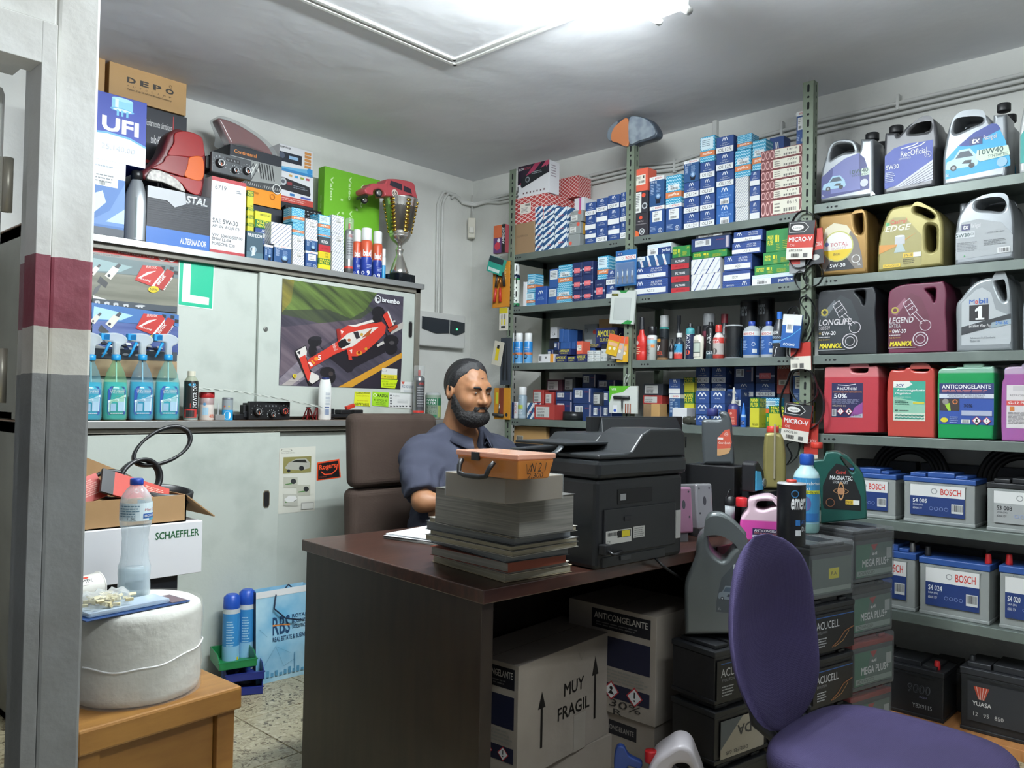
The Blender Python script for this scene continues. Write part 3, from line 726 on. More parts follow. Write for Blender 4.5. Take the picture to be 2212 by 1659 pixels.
T1b='left of headlight post, top shelf'
rcol('third stack '+T1b,1264,1287,Z,[(497,'mw'),(466,'m',' '),(437,'m','OL128')])
rcol('second stack '+T1b,1288,1312,Z,[(492,'m','OL128'),(458,'mw'),(428,'m','OL147')])
rcol('first stack '+T1b,1313,1338,Z,[(486,'mw'),(451,'m',' '),(421,'m','OL147')])
rcol('partly behind the headlight post',1340,1353,Z,[(480,'m','OL147'),(448,'m'),(415,'m','OL147')])
T2='stack right of the headlight post'
Q=['first ','second ','third ','fourth ','fifth ','sixth ','seventh ','eighth ']
rcol(Q[0]+T2,1369,1399,Z,[(460,'orb'),(413,'orl'),(364,'or')])
rcol(Q[1]+T2,1403,1435,Z,[(445,'bw'),(381,'bt','P 9192')])
rcol(Q[2]+T2,1438,1472,Z,[(440,'bw','P 7000'),(378,'p','L343')])
rcol(Q[3]+T2,1477,1510,Z,[(461,'m','OL124'),(427,'m','OL124'),(393,'m','OL124'),(346,'bt','P 7157')])
rcol(Q[4]+T2,1512,1544,Z,[(455,'m','OL124'),(420,'m','OL124'),(385,'m','OL125'),(349,'m','OL125'),(294,'p','w')])
rcol(Q[5]+T2,1547,1585,Z,[(441,'ml'),(403,'ml'),(368,'m','OL125'),(331,'m','OL125'),(294,'m','OL125')])
rcol(Q[6]+T2,1588,1617,Z,[(447,'s'),(415,'s'),(382,'s'),(323,'p','L418',1587,1622),(290,'p','',1592,1624)])
rcol(Q[7]+T2,1619,1641,Z,[(435,'m',' '),(402,'m',' '),(369,'m',' '),(302,'p','L343',1625,1655)],xf=RXF+.018)
rcol('between chevron boxes and the tall post',1662,1694,Z+.1,[(296,'m',' ')],xf=3.6)
rcol('below the navy one near the post',1662,1700,Z,[(340,'nv')],xf=3.62)
rcol('stack of six beside the tall post',1643,1734,Z,[(428.5,'pis','0515'),(407.5,'pis','1104'),(386,'pis','0928'),(363.5,'pis','5521'),(341,'pis','7732'),(318.5,'pis','1418')],xf=RXF+.012,d=.14)
rbox(1720,1737,241,AX(1728,312,3.46)[2],'bw','tall blue box standing on the brown-red boxes behind the post','',xf=3.46,d=.1)
Z=SZ[1]; T='stack, second shelf by the corner'
rcol('between the spray can and the chevron boxes',1130,1138,Z,[(609,'pw')])
rcol('first chevron '+T,1136,1155,Z,[(632,'p','w'),(592,'p','L358',1139,1157)])
rcol('alone beside the chevron boxes, second shelf',1156,1181,Z,[(619,'m','')],fart=lambda A:(mlogo(A,.3,.6,.4,.16),A.text('OIL FILTER',.3,.38,.7,.43,'#9fc4ee'),A.text('FILTRO ACEITE',.2,.28,.8,.34,'#9fc4ee')),col='#2a5099')
rcol('pale label '+T,1184,1203,Z,[(622,'bl'),(581,'bl','',1186,1206)],fart=lambda A,c='':(A.rect(.08,.45,.92,.92,'#d8dcdc'),A.lines(.14,.5,.86,.88,5,'#667078')))
rcol('second chevron '+T,1203,1233,Z,[(620,'p','L358'),(572,'p','L400',1206,1235)])
rcol('left '+T,1236,1257,Z,[(627,'nr'),(598,'nr'),(567,'nr','')])
rcol('middle '+T,1258,1281,Z,[(625,'nr'),(593,'nr'),(564,'nr')])
rcol('right '+T,1284,1307,Z,[(604,'nr','x'),(553,'p','w',1290,1314)])
rcol('stack behind the spark plug pack',1309,1333,Z,[(616,'m',' '),(583,'m','OL191')])
rcol('next to the spark plug pack',1334,1352,Z,[(600,'nv')],xf=3.55)
T='stack, second shelf'
rcol('leftmost '+T,1368,1443,Z,[(603,'a','A273'),(576,'a','A273'),(551,'bsh','',1376,1447),(526,'ph','',1398,1450)],d=.2)
rcol('red and grey '+T,1449,1489,Z,[(609,'f'),(581,'f'),(556,'f'),(531,'mh','C 3003',1452,1491)],d=.2)
rcol('white striped '+T,1492,1556,Z,[(591,'sh'),(558,'sh'),(541,'mh','CU 2940',1495,1570),(512,'lab','',1493,1577),(498,'lw','',1502,1580)],d=.22)
rcol('navy '+T,1560,1621,Z,[(585,'au','A201'),(551,'a','A201',1564,1625),(523,'a','A211',1581,1644),(498,'a','A211',1584,1647)],d=.22,xf=RXF+.014)
rcol('green '+T,1624,1717,Z,[(591,'ph'),(571,'mh','C 24',1629,1712),(543,'mh','C 30',1648,1714),(494,'mh','C 1',1654,1716)],d=.2)
Z=SZ[2]; T='third shelf'
rcol('front left of the bulb boxes',1163,1196,Z,[(765,'pw')],d=.06,fart=lambda A:(A.rect(.78,0,1,1,'#d8963a'),A.bars(.06,.2,.2,.8),A.circ(.5,.6,.06,'#777777')))
rcol('at the front, first from the white box',1199,1223,Z,[(767,'am'),(753,'am','',1206,1232)],d=.07)
rcol('front row with barcode label',1225,1243,Z,[(769,'am')],d=.07)
rcol('front row under the orange bulb box',1244,1266,Z,[(765,'am'),(737,'or','',1245,1258)],d=.07,col=None)
for c,(a,b) in enumerate(((1268,1281),(1283,1296))):
 zz=Z
 for r in range(3):
  zz=rbox(a,b,774-r*8.4,zz,'sm','%s small white bulb box in the %s small column, third shelf'%(('bottom','middle','top')[r],('left','right')[c]),d=.06)
rcol('beside the hanging bulb cards',1298,1312,Z,[(767,'sm'),(754,'sm')],d=.06)
rcol('right end beside the hanging bulb cards',1314,1328,Z,[(769,'sm')],d=.06)
rcol('in the second row, leftmost',1182,1195,Z,[(755,'lab')],xf=3.53,d=.07)
rcol('left pile behind the front bulb boxes',1196,1208,Z,[(757,'dk'),(739,'lab')],xf=3.53,d=.07)
rcol('middle pile behind the front bulb boxes',1210,1232,Z,[(758,'dk'),(739,'bl'),(711,'bl','',1207,1217)],xf=3.53,d=.08)
rcol('right pile behind the front bulb boxes',1234,1242,Z,[(755,'dk'),(738,'bl'),(712,'bl','',1218,1229)],xf=3.53,d=.08)
rcol('tall pile under the shelf above',1229,1240,AX(1235,740,3.6)[2],[(711,'lab')],xf=3.62,d=.08)
rcol('with line drawing of a bulb',1188,1203,AX(1190,731,3.6)[2],[(706,'pw')],xf=3.60,d=.1,fart=lambda A:(A.ring(.5,.4,.2,.03,'#555b60'),A.circ(.7,.35,.08,'#33383c')))
rcol('supporting the drawing box at the back',1186,1206,Z,[(731,'dk')],xf=3.62,d=.1)
rcol('pile behind the small white boxes',1262,1284,Z,[(752,'bl'),(742,'am','',1271,1295)],xf=3.53,d=.08)
rcol('largest bulb box, behind the cards',1286,1334,Z,[(743,'dk'),(708,'am')],xf=3.55,d=.12)
rcol('against the wall above the bulb boxes',1293,1322,Z,[(689,'cb')],xf=3.69,d=.08)
rcol('left of the tan box near the wall',1262,1290,Z,[(700,'gr')],xf=3.68,d=.09)
Z=SZ[3]
rcol('leftmost on the fourth shelf, beside the spray',1103,1109,Z,[(869,'nv')],d=.06)
rcol('narrow one standing beside the spray',1110,1117,Z,[(868,'pw')],d=.06,fart=lambda A:A.text('BOSCH',.2,.3,.8,.9,'#b84040',rot=90))
rcol('right of the spray on the fourth shelf',1138,1153,Z,[(870,'bs')],d=.06)
zr=rcol('right end of fourth shelf spray group',1154,1198,Z,[(874,'rlab')],d=.09)
rcol('behind it, on the fourth shelf',1151,1175,Z,[(873,'dk'),(842,'rlab')],xf=3.56,d=.12)
rcol('beside the tall red one, fourth shelf',1177,1196,Z,[(875,'dk'),(847,'rlab')],xf=3.55,d=.12)
rcol('on the stacked red boxes',1180,1214,AX(1197,846,3.6)[2],[(820,'lw')],xf=3.6,d=.12,col='#5a3040')
rcol('under the dark lattice box',1180,1214,Z,[(846,'nv')],xf=3.69,d=.08)
rcol('fourth shelf, left blue stack',1200,1236,Z,[(866,'lab'),(846,'lab')],xf=3.53,d=.12)
rcol('tall one behind the black tape roll',1238,1277,Z,[(872,'lab'),(838,'lab')],xf=3.5,d=.16)
rcol('upper fourth shelf, centre',1218,1243,AX(1230,846,3.6)[2],[(815,'lw')],xf=3.62,d=.1)
rcol('supporting the centre box',1218,1243,Z,[(846,'nv')],xf=3.68,d=.1)
rcol('upper fourth shelf, left of the tyre kit',1257,1287,Z,[(838,'nv'),(808,'lab')],xf=3.66,d=.1)
rcol('lower pair left of the tyre kit',1280,1300,Z,[(876,'lab'),(848,'lw')],xf=3.52,d=.1)
rcol('behind the tyre repair kit',1302,1322,Z,[(876,'lab'),(845,'lab')],xf=3.54,d=.1)
rcol('highest pair near the post, fourth shelf',1290,1330,Z,[(844,'nv'),(821,'lab')],xf=3.66,d=.1)
Z=SZ[3]; T='fourth shelf'
rcol('stack right of the tyre kit',1389,1420,Z,[(873,'br'),(854,'rlab','',1388,1430),(829,'lw','',1389,1432)],xf=3.56,d=.14)
rcol('in front of the stack right of the tyre kit',1406,1425,Z,[(872,'cb')],xf=3.47,d=.07)
rcol('stack left of the yellow boxes',1445,1470,Z,[(852,'bt','P 9249'),(818,'m',' ')],xf=3.53,d=.1)
rcol('stack behind the open white box',1476,1499,Z,[(848,'mn','W 711/51'),(815,'mn','W 711/51')],xf=3.57,d=.1)
rcol('left navy stack behind the gear oil bottle',1502,1532,Z,[(896,'m',''),(872,'m',''),(845,'m','')],xf=3.46,d=.09,fart=lambda A,c='':(mlogo(A,.2,.6,.6,.24),A.text('OIL FILTER',.3,.36,.7,.44,WHT)))
rcol('right navy stack behind the gear oil bottle',1535,1566,Z,[(896,'m',''),(872,'m',''),(845,'m','')],xf=3.46,d=.09,fart=lambda A,c='':(mlogo(A,.2,.6,.6,.24),A.text('OIL FILTER',.3,.36,.7,.44,WHT)))
rcol('left rear stack near the wall, fourth shelf',1503,1533,Z,[(845,'nv'),(829,'m',''),(793,'m','OL142')],xf=3.6,d=.1)
rcol('right rear stack near the wall, fourth shelf',1537,1568,Z,[(845,'nv'),(829,'m',''),(793,'m','OL142')],xf=3.6,d=.1)
rcol('behind the nozzle bottle',1570,1601,Z,[(878,'bl'),(841,'m','OL124')],xf=3.54,d=.1,col=None)
rcol('rear pair right of the nozzle bottle',1585,1628,Z,[(858,'nv'),(828,'m',''),(792,'lab','')],xf=3.62,d=.1)
rcol('rear pair left of the red box',1632,1674,Z,[(858,'nv'),(828,'m',''),(791,'nr','')],xf=3.62,d=.1)
rcol('behind the hanging belt packs',1678,1706,Z,[(851,'dk'),(788,'fram')],xf=3.58,d=.1)
rcol('first at the front, right part',1619,1640,Z,[(859,'mn','WK 6004')],xf=3.46,d=.09)
rcol('second row, right part of fourth shelf',1643,1684,Z,[(893,'mh',''),(859,'l4')],xf=3.53,d=.09)
rcol('front right end of the fourth shelf',1661,1700,Z,[(877,'mn','W 716/2')],xf=3.442,d=.075)
rcol('behind the lowest belt pack',1712,1742,Z,[(868,'mn',''),(803,'bw','')],xf=3.58,d=.1)
rcol('on the black carton under the fourth shelf',1110,1180,.80,[(959,'dk'),(921,'cb')],xf=3.47,d=.2,fart=lambda A,c='':(A.rect(.08,.15,.3,.45,'#b8b4a8'),A.bars(.1,.2,.28,.4)))
rcol('beside the brown carton under the fourth shelf',1182,1222,.80,[(925,'dk')],xf=3.5,d=.2)
# ==== BOTTLES, CANS, JUGS
def prof_cut(prof,za,zb):
 """part of a (r,z) profile between heights za and zb"""
 out=[]
 for i,(r,z) in enumerate(prof):
  if i:
   r0,z0_=prof[i-1]
   for zc in (za,zb):
    if min(z0_,z)<zc<max(z0_,z):
     t=(zc-z0_)/(z-z0_); out.append((r0+(r-r0)*t,zc))
  if za-1e-9<=z<=zb+1e-9:out.append((r,z))
 out.sort(key=lambda q:q[1]) if False else None
 return out
def lathe_bands(prof,bands,n=28,ex=1,ey=1):
 mb=MB()
 for (za,zb,c) in bands:
  p=prof_cut(prof,za,zb)
  if len(p)>1:mb.lathe(p,M(c,.35) if isinstance(c,str) else c,n,ex,ey,cap=False)
 mb.lathe([(prof[0][0],prof[0][1]),(0.0001,prof[0][1])],mb.mats[0],n,ex,ey,cap=False)
 mb.lathe([(prof[-1][0],prof[-1][1]),(0.0001,prof[-1][1])],mb.mats[-1],n,ex,ey,cap=False)
 return mb
def cylart(r,z0,z1,span=150,ex=1,ey=1,rot=0):
 """print wrapped round a cylinder, x 0..1 across span degrees centred on local -Y"""
 def fn(x,y,k):
  a=math.radians(-90+rot+(x-.5)*span)
  return ((r*ex+k)*math.cos(a),(r*ey+k)*math.sin(a),z0+y*(z1-z0))
 A=Art((0,0,0),(1,0,0),(0,0,1),r*math.radians(span),z1-z0,fn=fn,off=.0006)
 def rect(x0,y0,x1,y1,c,A=A):
  n=max(2,int(abs(x1-x0)*span/12));
  for i in range(n):
   a,b=x0+(x1-x0)*i/n,x0+(x1-x0)*(i+1)/n
   A.mb.add([A.P(a,y0),A.P(b,y0),A.P(b,y1),A.P(a,y1)],[(0,1,2,3)],A.mat(c),True)
  A.k+=.00015; return A
 A.rect=rect; return A
def vessel(name,label,cat,loc,r,h,prof,bands,cap=None,art=None,ex=1,ey=1,rz=0.0,group=None,capbands=None,az=(0.1,.7),span=150,extra=None,n=28):
 """prof in fractions of r and h; cap = (profile fractions, colour)"""
 root=empty(name,loc,rz); tag(root,label,cat,group)
 P=[(a*r,b*h) for a,b in prof]; B=[(a*h,b*h,c) for a,b,c in bands]
 lathe_bands(P,B,n,ex,ey).build('body',root)
 if cap:
  Q=[(a*r,b*h) for a,b in cap[0]]
  if isinstance(cap[1],list):lathe_bands(Q,[(a*h,b*h,c) for a,b,c in cap[1]],24).build('cap',root)
  else :lathe_bands(Q,[(Q[0][1]-.001,Q[-1][1]+.001,cap[1])],24).build('cap',root)
 if art:
  A=cylart(r,az[0]*h,az[1]*h,span,ex,ey); art(A); A.build('printed_label',root)
 if extra:extra(root,r,h)
 return root
SPRAY=[(.93,0),(1,.01),(1,.70),(.9,.735),(.55,.76),(.55,.775)]
SPRAYCAP=[(.86,.745),(.88,.75),(.88,.97),(.8,1.0)]
CANB=[(.93,0),(1,.01),(1,.80),(.9,.85),(.45,.88),(.45,.9)]
CANCAP=[(.5,.88),(.5,.99),(.42,1.0)]
def shelf_vessel(pl,pr,pt,z0,name,label,cat='can',xf=RXF+.012,prof=SPRAY,bands=(),cap=None,**k):
 pm=(pl+pr)/2
 yl=AX(pl,pt,xf)[1]; yr=AX(pr,pt,xf)[1]; pc=AX(pm,pt,xf); r=(pr-pl)/2/FPX*(pc[0]*_f[0]+pc[1]*_f[1])*1.03
 x=xf+r
 zt=AX(pm,pt,x)[2]; yc=AX(pm,pt,x)[1]
 return vessel(name,label,cat,(x,yc,z0+.0006),r,zt-z0,prof,bands,cap,rz=-PI/2,**k)
Z=SZ[1]
shelf_vessel(1104,1124,570,Z,'spray_can','tall white and green spray can at the corner end, second shelf',bands=[(0,.04,'#16283a'),(.04,.1,'#1d7a48'),(.1,.62,'#dfe4dc'),(.62,.66,'#2a8a50'),(.66,.78,'#1d2c4a')],cap=(SPRAYCAP,'#e6e8e6'),art=lambda A:(A.text('OPACAR',.25,.86,.8,.94,'#c0504a',.02),A.lines(.2,.1,.8,.6,8,'#5d6a66'),A.circ(.5,.4,.15,'#8a968e')))
Z=SZ[2]
for i,(a,b) in enumerate(((1101,1112),(1113,1131),(1133,1151))):
 shelf_vessel(a,b,720,Z,'spray_can',('leftmost','middle','rightmost')[i]+' of three white-capped blue sprays on the corner third shelf',group='white-capped blue sprays',bands=[(0,.03,'#9fc0dc'),(.03,.28,'#5a9ccf'),(.28,.36,'#c97a54'),(.36,.72,'#2f86cc'),(.72,.78,'#e4e8ea')],cap=(SPRAYCAP,'#e8eaea'),xf=RXF+.014,art=lambda A:(A.text('Lubricante',.15,.66,.85,.74,WHT),A.text('Silicona',.2,.55,.7,.63,WHT),A.ring(.5,.22,.2,.05,'#1d2c3a'),A.rect(.35,.08,.65,.14,'#20303e')))
sv=shelf_vessel
BOT=[(.9,0),(1,.03),(1,.58),(.85,.66),(.42,.76),(.36,.8),(.36,.86)]
sv(1375,1399,686,Z,'additive_bottle','bright red slender bottle with dark neck, leftmost on middle third shelf','bottle',prof=[(.9,0),(1,.03),(1,.2),(.93,.22),(1,.24),(.93,.3),(1,.33),(1,.42),(.9,.55),(.5,.62),(.42,.72)],bands=[(0,.72,'#c7322c')],cap=([(.45,.72),(.42,.86),(.38,1)],'#2a2b30'),art=lambda A:(A.circ(.3,.8,.14,'#e6d6d0'),A.lines(.1,.2,.6,.6,4,'#e8c0a0')),az=(.05,.5),ey=.7)
sv(1399,1420,706,Z,'spray_can','white and grey spray with black cap beside the red bottle',bands=[(0,.5,'#b9bdb8'),(.5,.6,'#8fc7d6'),(.6,.78,'#dfe2e0')],cap=(SPRAYCAP,'#1b1b1e'),art=lambda A:(A.text('WURTH',.3,.84,.8,.92,'#b83a34',.02),A.rect(.62,.45,.9,.6,'#d9803a'),A.lines(.15,.05,.55,.6,8,'#5d6264')))
sv(1425,1446,682,Z,'spray_can','teal banded spray with pale grey cap behind the black can',bands=[(0,.7,'#22282c'),(.7,.78,'#3d8f8c')],cap=(SPRAYCAP,'#b9bcbc'),xf=3.53)
sv(1420,1444,729,Z,'additive_can','black and orange diesel additive can, low, third from the left',bands=[(0,.1,'#8a6a4a'),(.1,.9,'#2b2320')],prof=[(.95,0),(1,.02),(1,.94),(.9,.97),(.5,1)],art=lambda A:(A.rect(.15,.78,.55,.92,'#c98a34'),A.text('tv',.2,.4,.5,.68,WHT,.03),A.text('DIESEL',.1,.22,.7,.36,'#c8503a',.02)),az=(0,1))
sv(1461,1472,682,Z,'additive_bottle','thin black bottle standing behind the low petrol additive bottle','bottle',prof=[(1,0),(1,.6),(.6,.68),(.6,.8),(.8,.82),(.8,1)],bands=[(0,1,'#23262b')],xf=3.54)
sv(1446,1457,733,Z,'additive_bottle','small dark bottle with white label squeezed before the petrol additive','bottle',prof=BOT,bands=[(0,.9,'#2a2a2e')],cap=([(.5,.86),(.5,1)],'#1c1c1f'),xf=3.50,art=lambda A:A.rect(.2,0,.8,.5,'#b0b2b4'))
sv(1457,1479,720,Z,'additive_bottle','petrol additive bottle with blue and red label and white cap','bottle',prof=BOT,bands=[(0,.86,'#2b3036')],cap=([(.55,.84),(.58,.86),(.58,1)],'#e2e4e2'),az=(.03,.6),art=lambda A:(A.rect(.05,.4,.95,.95,'#3b97c4'),A.rect(.05,0,.95,.4,'#c9403a'),A.text('tv',.2,.55,.5,.9,'#1d2430',.03),A.text('GASOLINA',.1,.3,.9,.45,WHT)))
sv(1482,1501,699,Z,'spray_can','dark can with vertical white lettering and teal shoulder',bands=[(0,.7,'#273050'),(.7,.9,'#4a9aa0')],prof=CANB,cap=(CANCAP,'#26282c'),art=lambda A:(A.text('DYNAMX',.35,.3,.7,1,WHT,.02,rot=90),A.circ(.5,.15,.2,'#c8503a')))
sv(1496,1522,705,Z,'polish_bottle','cream flat bottle with black cap and boxed label','bottle',prof=[(.85,0),(.9,.02),(1,.5),(.95,.68),(.45,.73),(.4,.76)],bands=[(0,.76,'#dcd9ca')],cap=([(.42,.75),(.42,1)],'#1c1d20'),ey=.6,az=(.04,.62),span=110,art=lambda A:(A.rect(.15,.05,.85,.8,'#3b4a40'),A.rect(.18,.3,.82,.77,'#b9c4b8'),A.rect(.18,.06,.82,.26,'#d8d4c8'),A.text('MOTUL' if 0 else 'POLISH',.3,.84,.7,.92,'#5a5a58')))
sv(1518,1546,678,Z,'spray_can','large spray with light grey cap standing behind the others',bands=[(0,.5,'#4a2a34'),(.5,.62,'#7a3a48'),(.62,.78,'#2a2a2e')],cap=(SPRAYCAP,'#8f9294'),xf=3.55)
sv(1526,1545,696,Z,'additive_bottle','tall black bottle with white diagonal lettering','bottle',prof=CANB,bands=[(0,.2,'#3d5560'),(.2,.9,'#15181b')],cap=(CANCAP,'#15171a'),art=lambda A:(A.text('ARL',.4,.5,.7,1,WHT,rot=90),A.text('CS1',.3,.05,.8,.2,WHT,.02)),xf=3.47)
sv(1541,1565,702,Z,'cleaner_bottle','white and red glass cleaner bottle with red cap','bottle',prof=BOT,bands=[(0,.12,'#b04038'),(.12,.45,'#b9b2ae'),(.45,.62,'#c9443c'),(.62,.86,'#d6d2ce')],cap=([(.6,.78),(.6,.95),(.5,1)],'#c23a34'),az=(.05,.6),art=lambda A:(A.text('LIMPIA',.1,.82,.7,.92,WHT,.02),A.text('CRISTALES',.1,.7,.8,.8,WHT),A.circ(.4,.3,.2,'#5a5653')))
sv(1552,1579,679,Z,'fluid_bottle','round dark glass bottle with red cap at the back','bottle',prof=[(1,0),(1,.55),(.6,.75),(.5,.8)],bands=[(0,.5,'#a8aeb0'),(.5,.8,'#262a30')],cap=([(.55,.8),(.55,1)],'#7c2a34'),xf=3.58)
MESHP='#2f9fd8'
def mesh_art(A):
 A.poly([(0,0),(1,0),(1,.62),(.3,.25)],MESHP)
 for i in range(9):A.line([(i*.125,0),(min(1,i*.125+.5),min(.6,.62))],.0012,'#14303c'); A.line([(i*.125,0),(i*.125-.3,.35)],.0012,'#14303c')
 A.text('emers',.02,.55,.14,.98,'#e4e8ea',rot=90)
sv(1567,1604,703,Z,'oil_tin','black tin with blue netting print at its base','tin',prof=[(.97,0),(1,.02),(1,.97),(.97,1.0)],bands=[(0,.03,'#8a8f92'),(.03,.96,'#101316'),(.96,1,'#a9aeb0')],az=(.04,.94),span=165,art=mesh_art)
for i,(a,b,t,xx) in enumerate(((1600,1636,650,3.60),(1639,1673,645,3.60))):
 sv(a,b,t,Z,'oil_tin',('left','right')[i]+' of two tall black tins at the back of the shelf','tin',prof=[(.97,0),(1,.02),(1,.97),(.97,1.0)],bands=[(0,.97,'#0f1215'),(.97,1,'#3a3f42')],xf=xx,az=(.4,.95),art=lambda A:(A.text('emers',.05,.6,.6,.9,'#8d9498',.02),A.text('D.I.I',.3,.1,.6,.25,'#8d9498')))
for i,(a,b) in enumerate(((1606,1643),(1645,1677))):
 sv(a,b,695,Z,'brake_fluid_bottle',('left','right')[i]+' of two blue and silver brake fluid bottles','bottle',group='brake fluid bottles',prof=[(.95,0),(1,.02),(1,.72),(.8,.82),(.35,.88),(.35,.9)],bands=[(0,.08,'#a9afb4'),(.08,.6,'#2b5696'),(.6,.72,'#dfe2e2'),(.72,.9,'#aab0b5')],cap=([(.38,.88),(.4,.9),(.4,.99),(.35,1)],'#2a459a'),az=(.08,.72),art=lambda A:(A.text('BOSCH',.28,.84,.75,.94,'#c8483e',.02),A.text('DOT 4',.1,.68,.3,.76,WHT),A.lines(.1,.2,.5,.62,6,'#9fb8dc'),A.ring(.75,.45,.08,.02,'#dfe4ea'),A.rect(.7,.08,.9,.25,'#d0d6da')))
sv(1670,1699,674,Z,'fluid_bottle','charcoal antifreeze bottle with blue cap and white arcs','bottle',prof=[(.95,0),(1,.02),(1,.55),(.8,.7),(.35,.84),(.35,.86)],bands=[(0,.86,'#33373d')],cap=([(.4,.84),(.4,1)],'#2f6bc0'),az=(.02,.6),art=lambda A:(A.text('IADA',.2,.82,.6,.95,WHT,.02),A.text('Advance',.1,.66,.8,.78,'#b9cfe4',shear=.2),A.rect(.1,.5,.9,.6,'#6a9fd8'),A.line([(.1,0),(.3,.35),(.7,.48)],.003,WHT),A.line([(.4,0),(.5,.3),(.8,.45)],.003,WHT)))
Z=SZ[3]
sv(1120,1139,836,Z,'spray_can','pale grey spray with white cap on the fourth shelf',bands=[(0,.1,'#a9b9c4'),(.1,.78,'#8fa3b0')],cap=(SPRAYCAP,'#e4e6e6'),art=lambda A:(A.circ(.55,.9,.06,WHT),A.rect(.2,.35,.8,.55,'#a9b84a'),A.lines(.2,.05,.8,.3,4,'#d0d8dc')))
sv(1573,1597,872,Z,'sealant_bottle','violet bottle with red label and long white nozzle','bottle',prof=[(.95,0),(1,.05),(1,.85),(.7,.95),(.35,1.0)],bands=[(0,1,'#3a3c72')],xf=3.455,az=(.05,.8),art=lambda A:(A.rect(.08,.02,.9,.92,'#b5453c'),A.circ(.5,.7,.08,'#e0b8a8'),A.lines(.2,.1,.8,.5,5,'#d89a88')),cap=([(.36,1.0),(.4,1.04),(.24,1.2),(.22,1.45),(.3,1.48),(.16,1.7)],'#d8d6cc'))
sv(1600,1612,896,Z,'glue_bottle','small bright blue glue bottle with pointed blue tip','bottle',prof=[(1,0),(1,.8),(.8,1)],bands=[(0,.8,'#2f6ac0'),(.8,1,'#9fbfe0')],xf=3.45,cap=([(.7,1),(.6,1.3),(.2,1.95)],'#2f74d0'),az=(.1,.7),art=lambda A:(A.rect(.2,.1,.8,.7,'#1d3568'),A.circ(.5,.4,.2,WHT)))
o=MB(); p=AX(1234,893,RXF+.05); o.lathe([(.035,0),(.062,0),(.062,.047),(.035,.047)],M('#17191c',.35),36,cap=False); o.add(*(lambda v,f:(v,f))([(.035*math.cos(a*PI/18),.035*math.sin(a*PI/18),z) for z in (0,.047) for a in range(36)],[(i,(i+1)%36,(i+1)%36+36,i+36) for i in range(36)]),M('#4a4038',.8))
o=o.build('tape_roll',loc=(RXF+.012+.062,p[1],Z+.0006)); tag(o,'wide black tape roll lying on the fourth corner shelf','tape')
p=AX(1478,905,3.49)
rbox(1452,1484,881,Z,'pw','open white carton behind the monitor, fourth shelf',d=.08,xf=3.49)
def jar():
 pa=AX(1476,908,3.47); root=empty('oil_sensor',(3.50,pa[1]-.03,Z+.022),-PI/2); tag(root,'dark glassy oil pressure switch lying beside the monitor','sensor')
 mb=MB(); T=Matrix.Rotation(PI/2,4,'Y'); mb.lathe([(.005,-.045),(.021,-.04),(.021,-.01),(.018,-.006),(.018,.002),(.021,.006),(.021,.03),(.006,.042)],M('#3d3d36',.12),24,T=T); mb.build('body',root)
 m2=MB(); m2.lathe([(.007,.04),(.007,.06),(.004,.062)],M('#9a9a94',.3,.8),12,T=T); m2.build('stud',root)
jar()
def tr(pts,ox,oy,s):return [((p[0]/s+ox,p[1]/s+oy)+((1,) if len(p)>2 else ())) for p in pts]
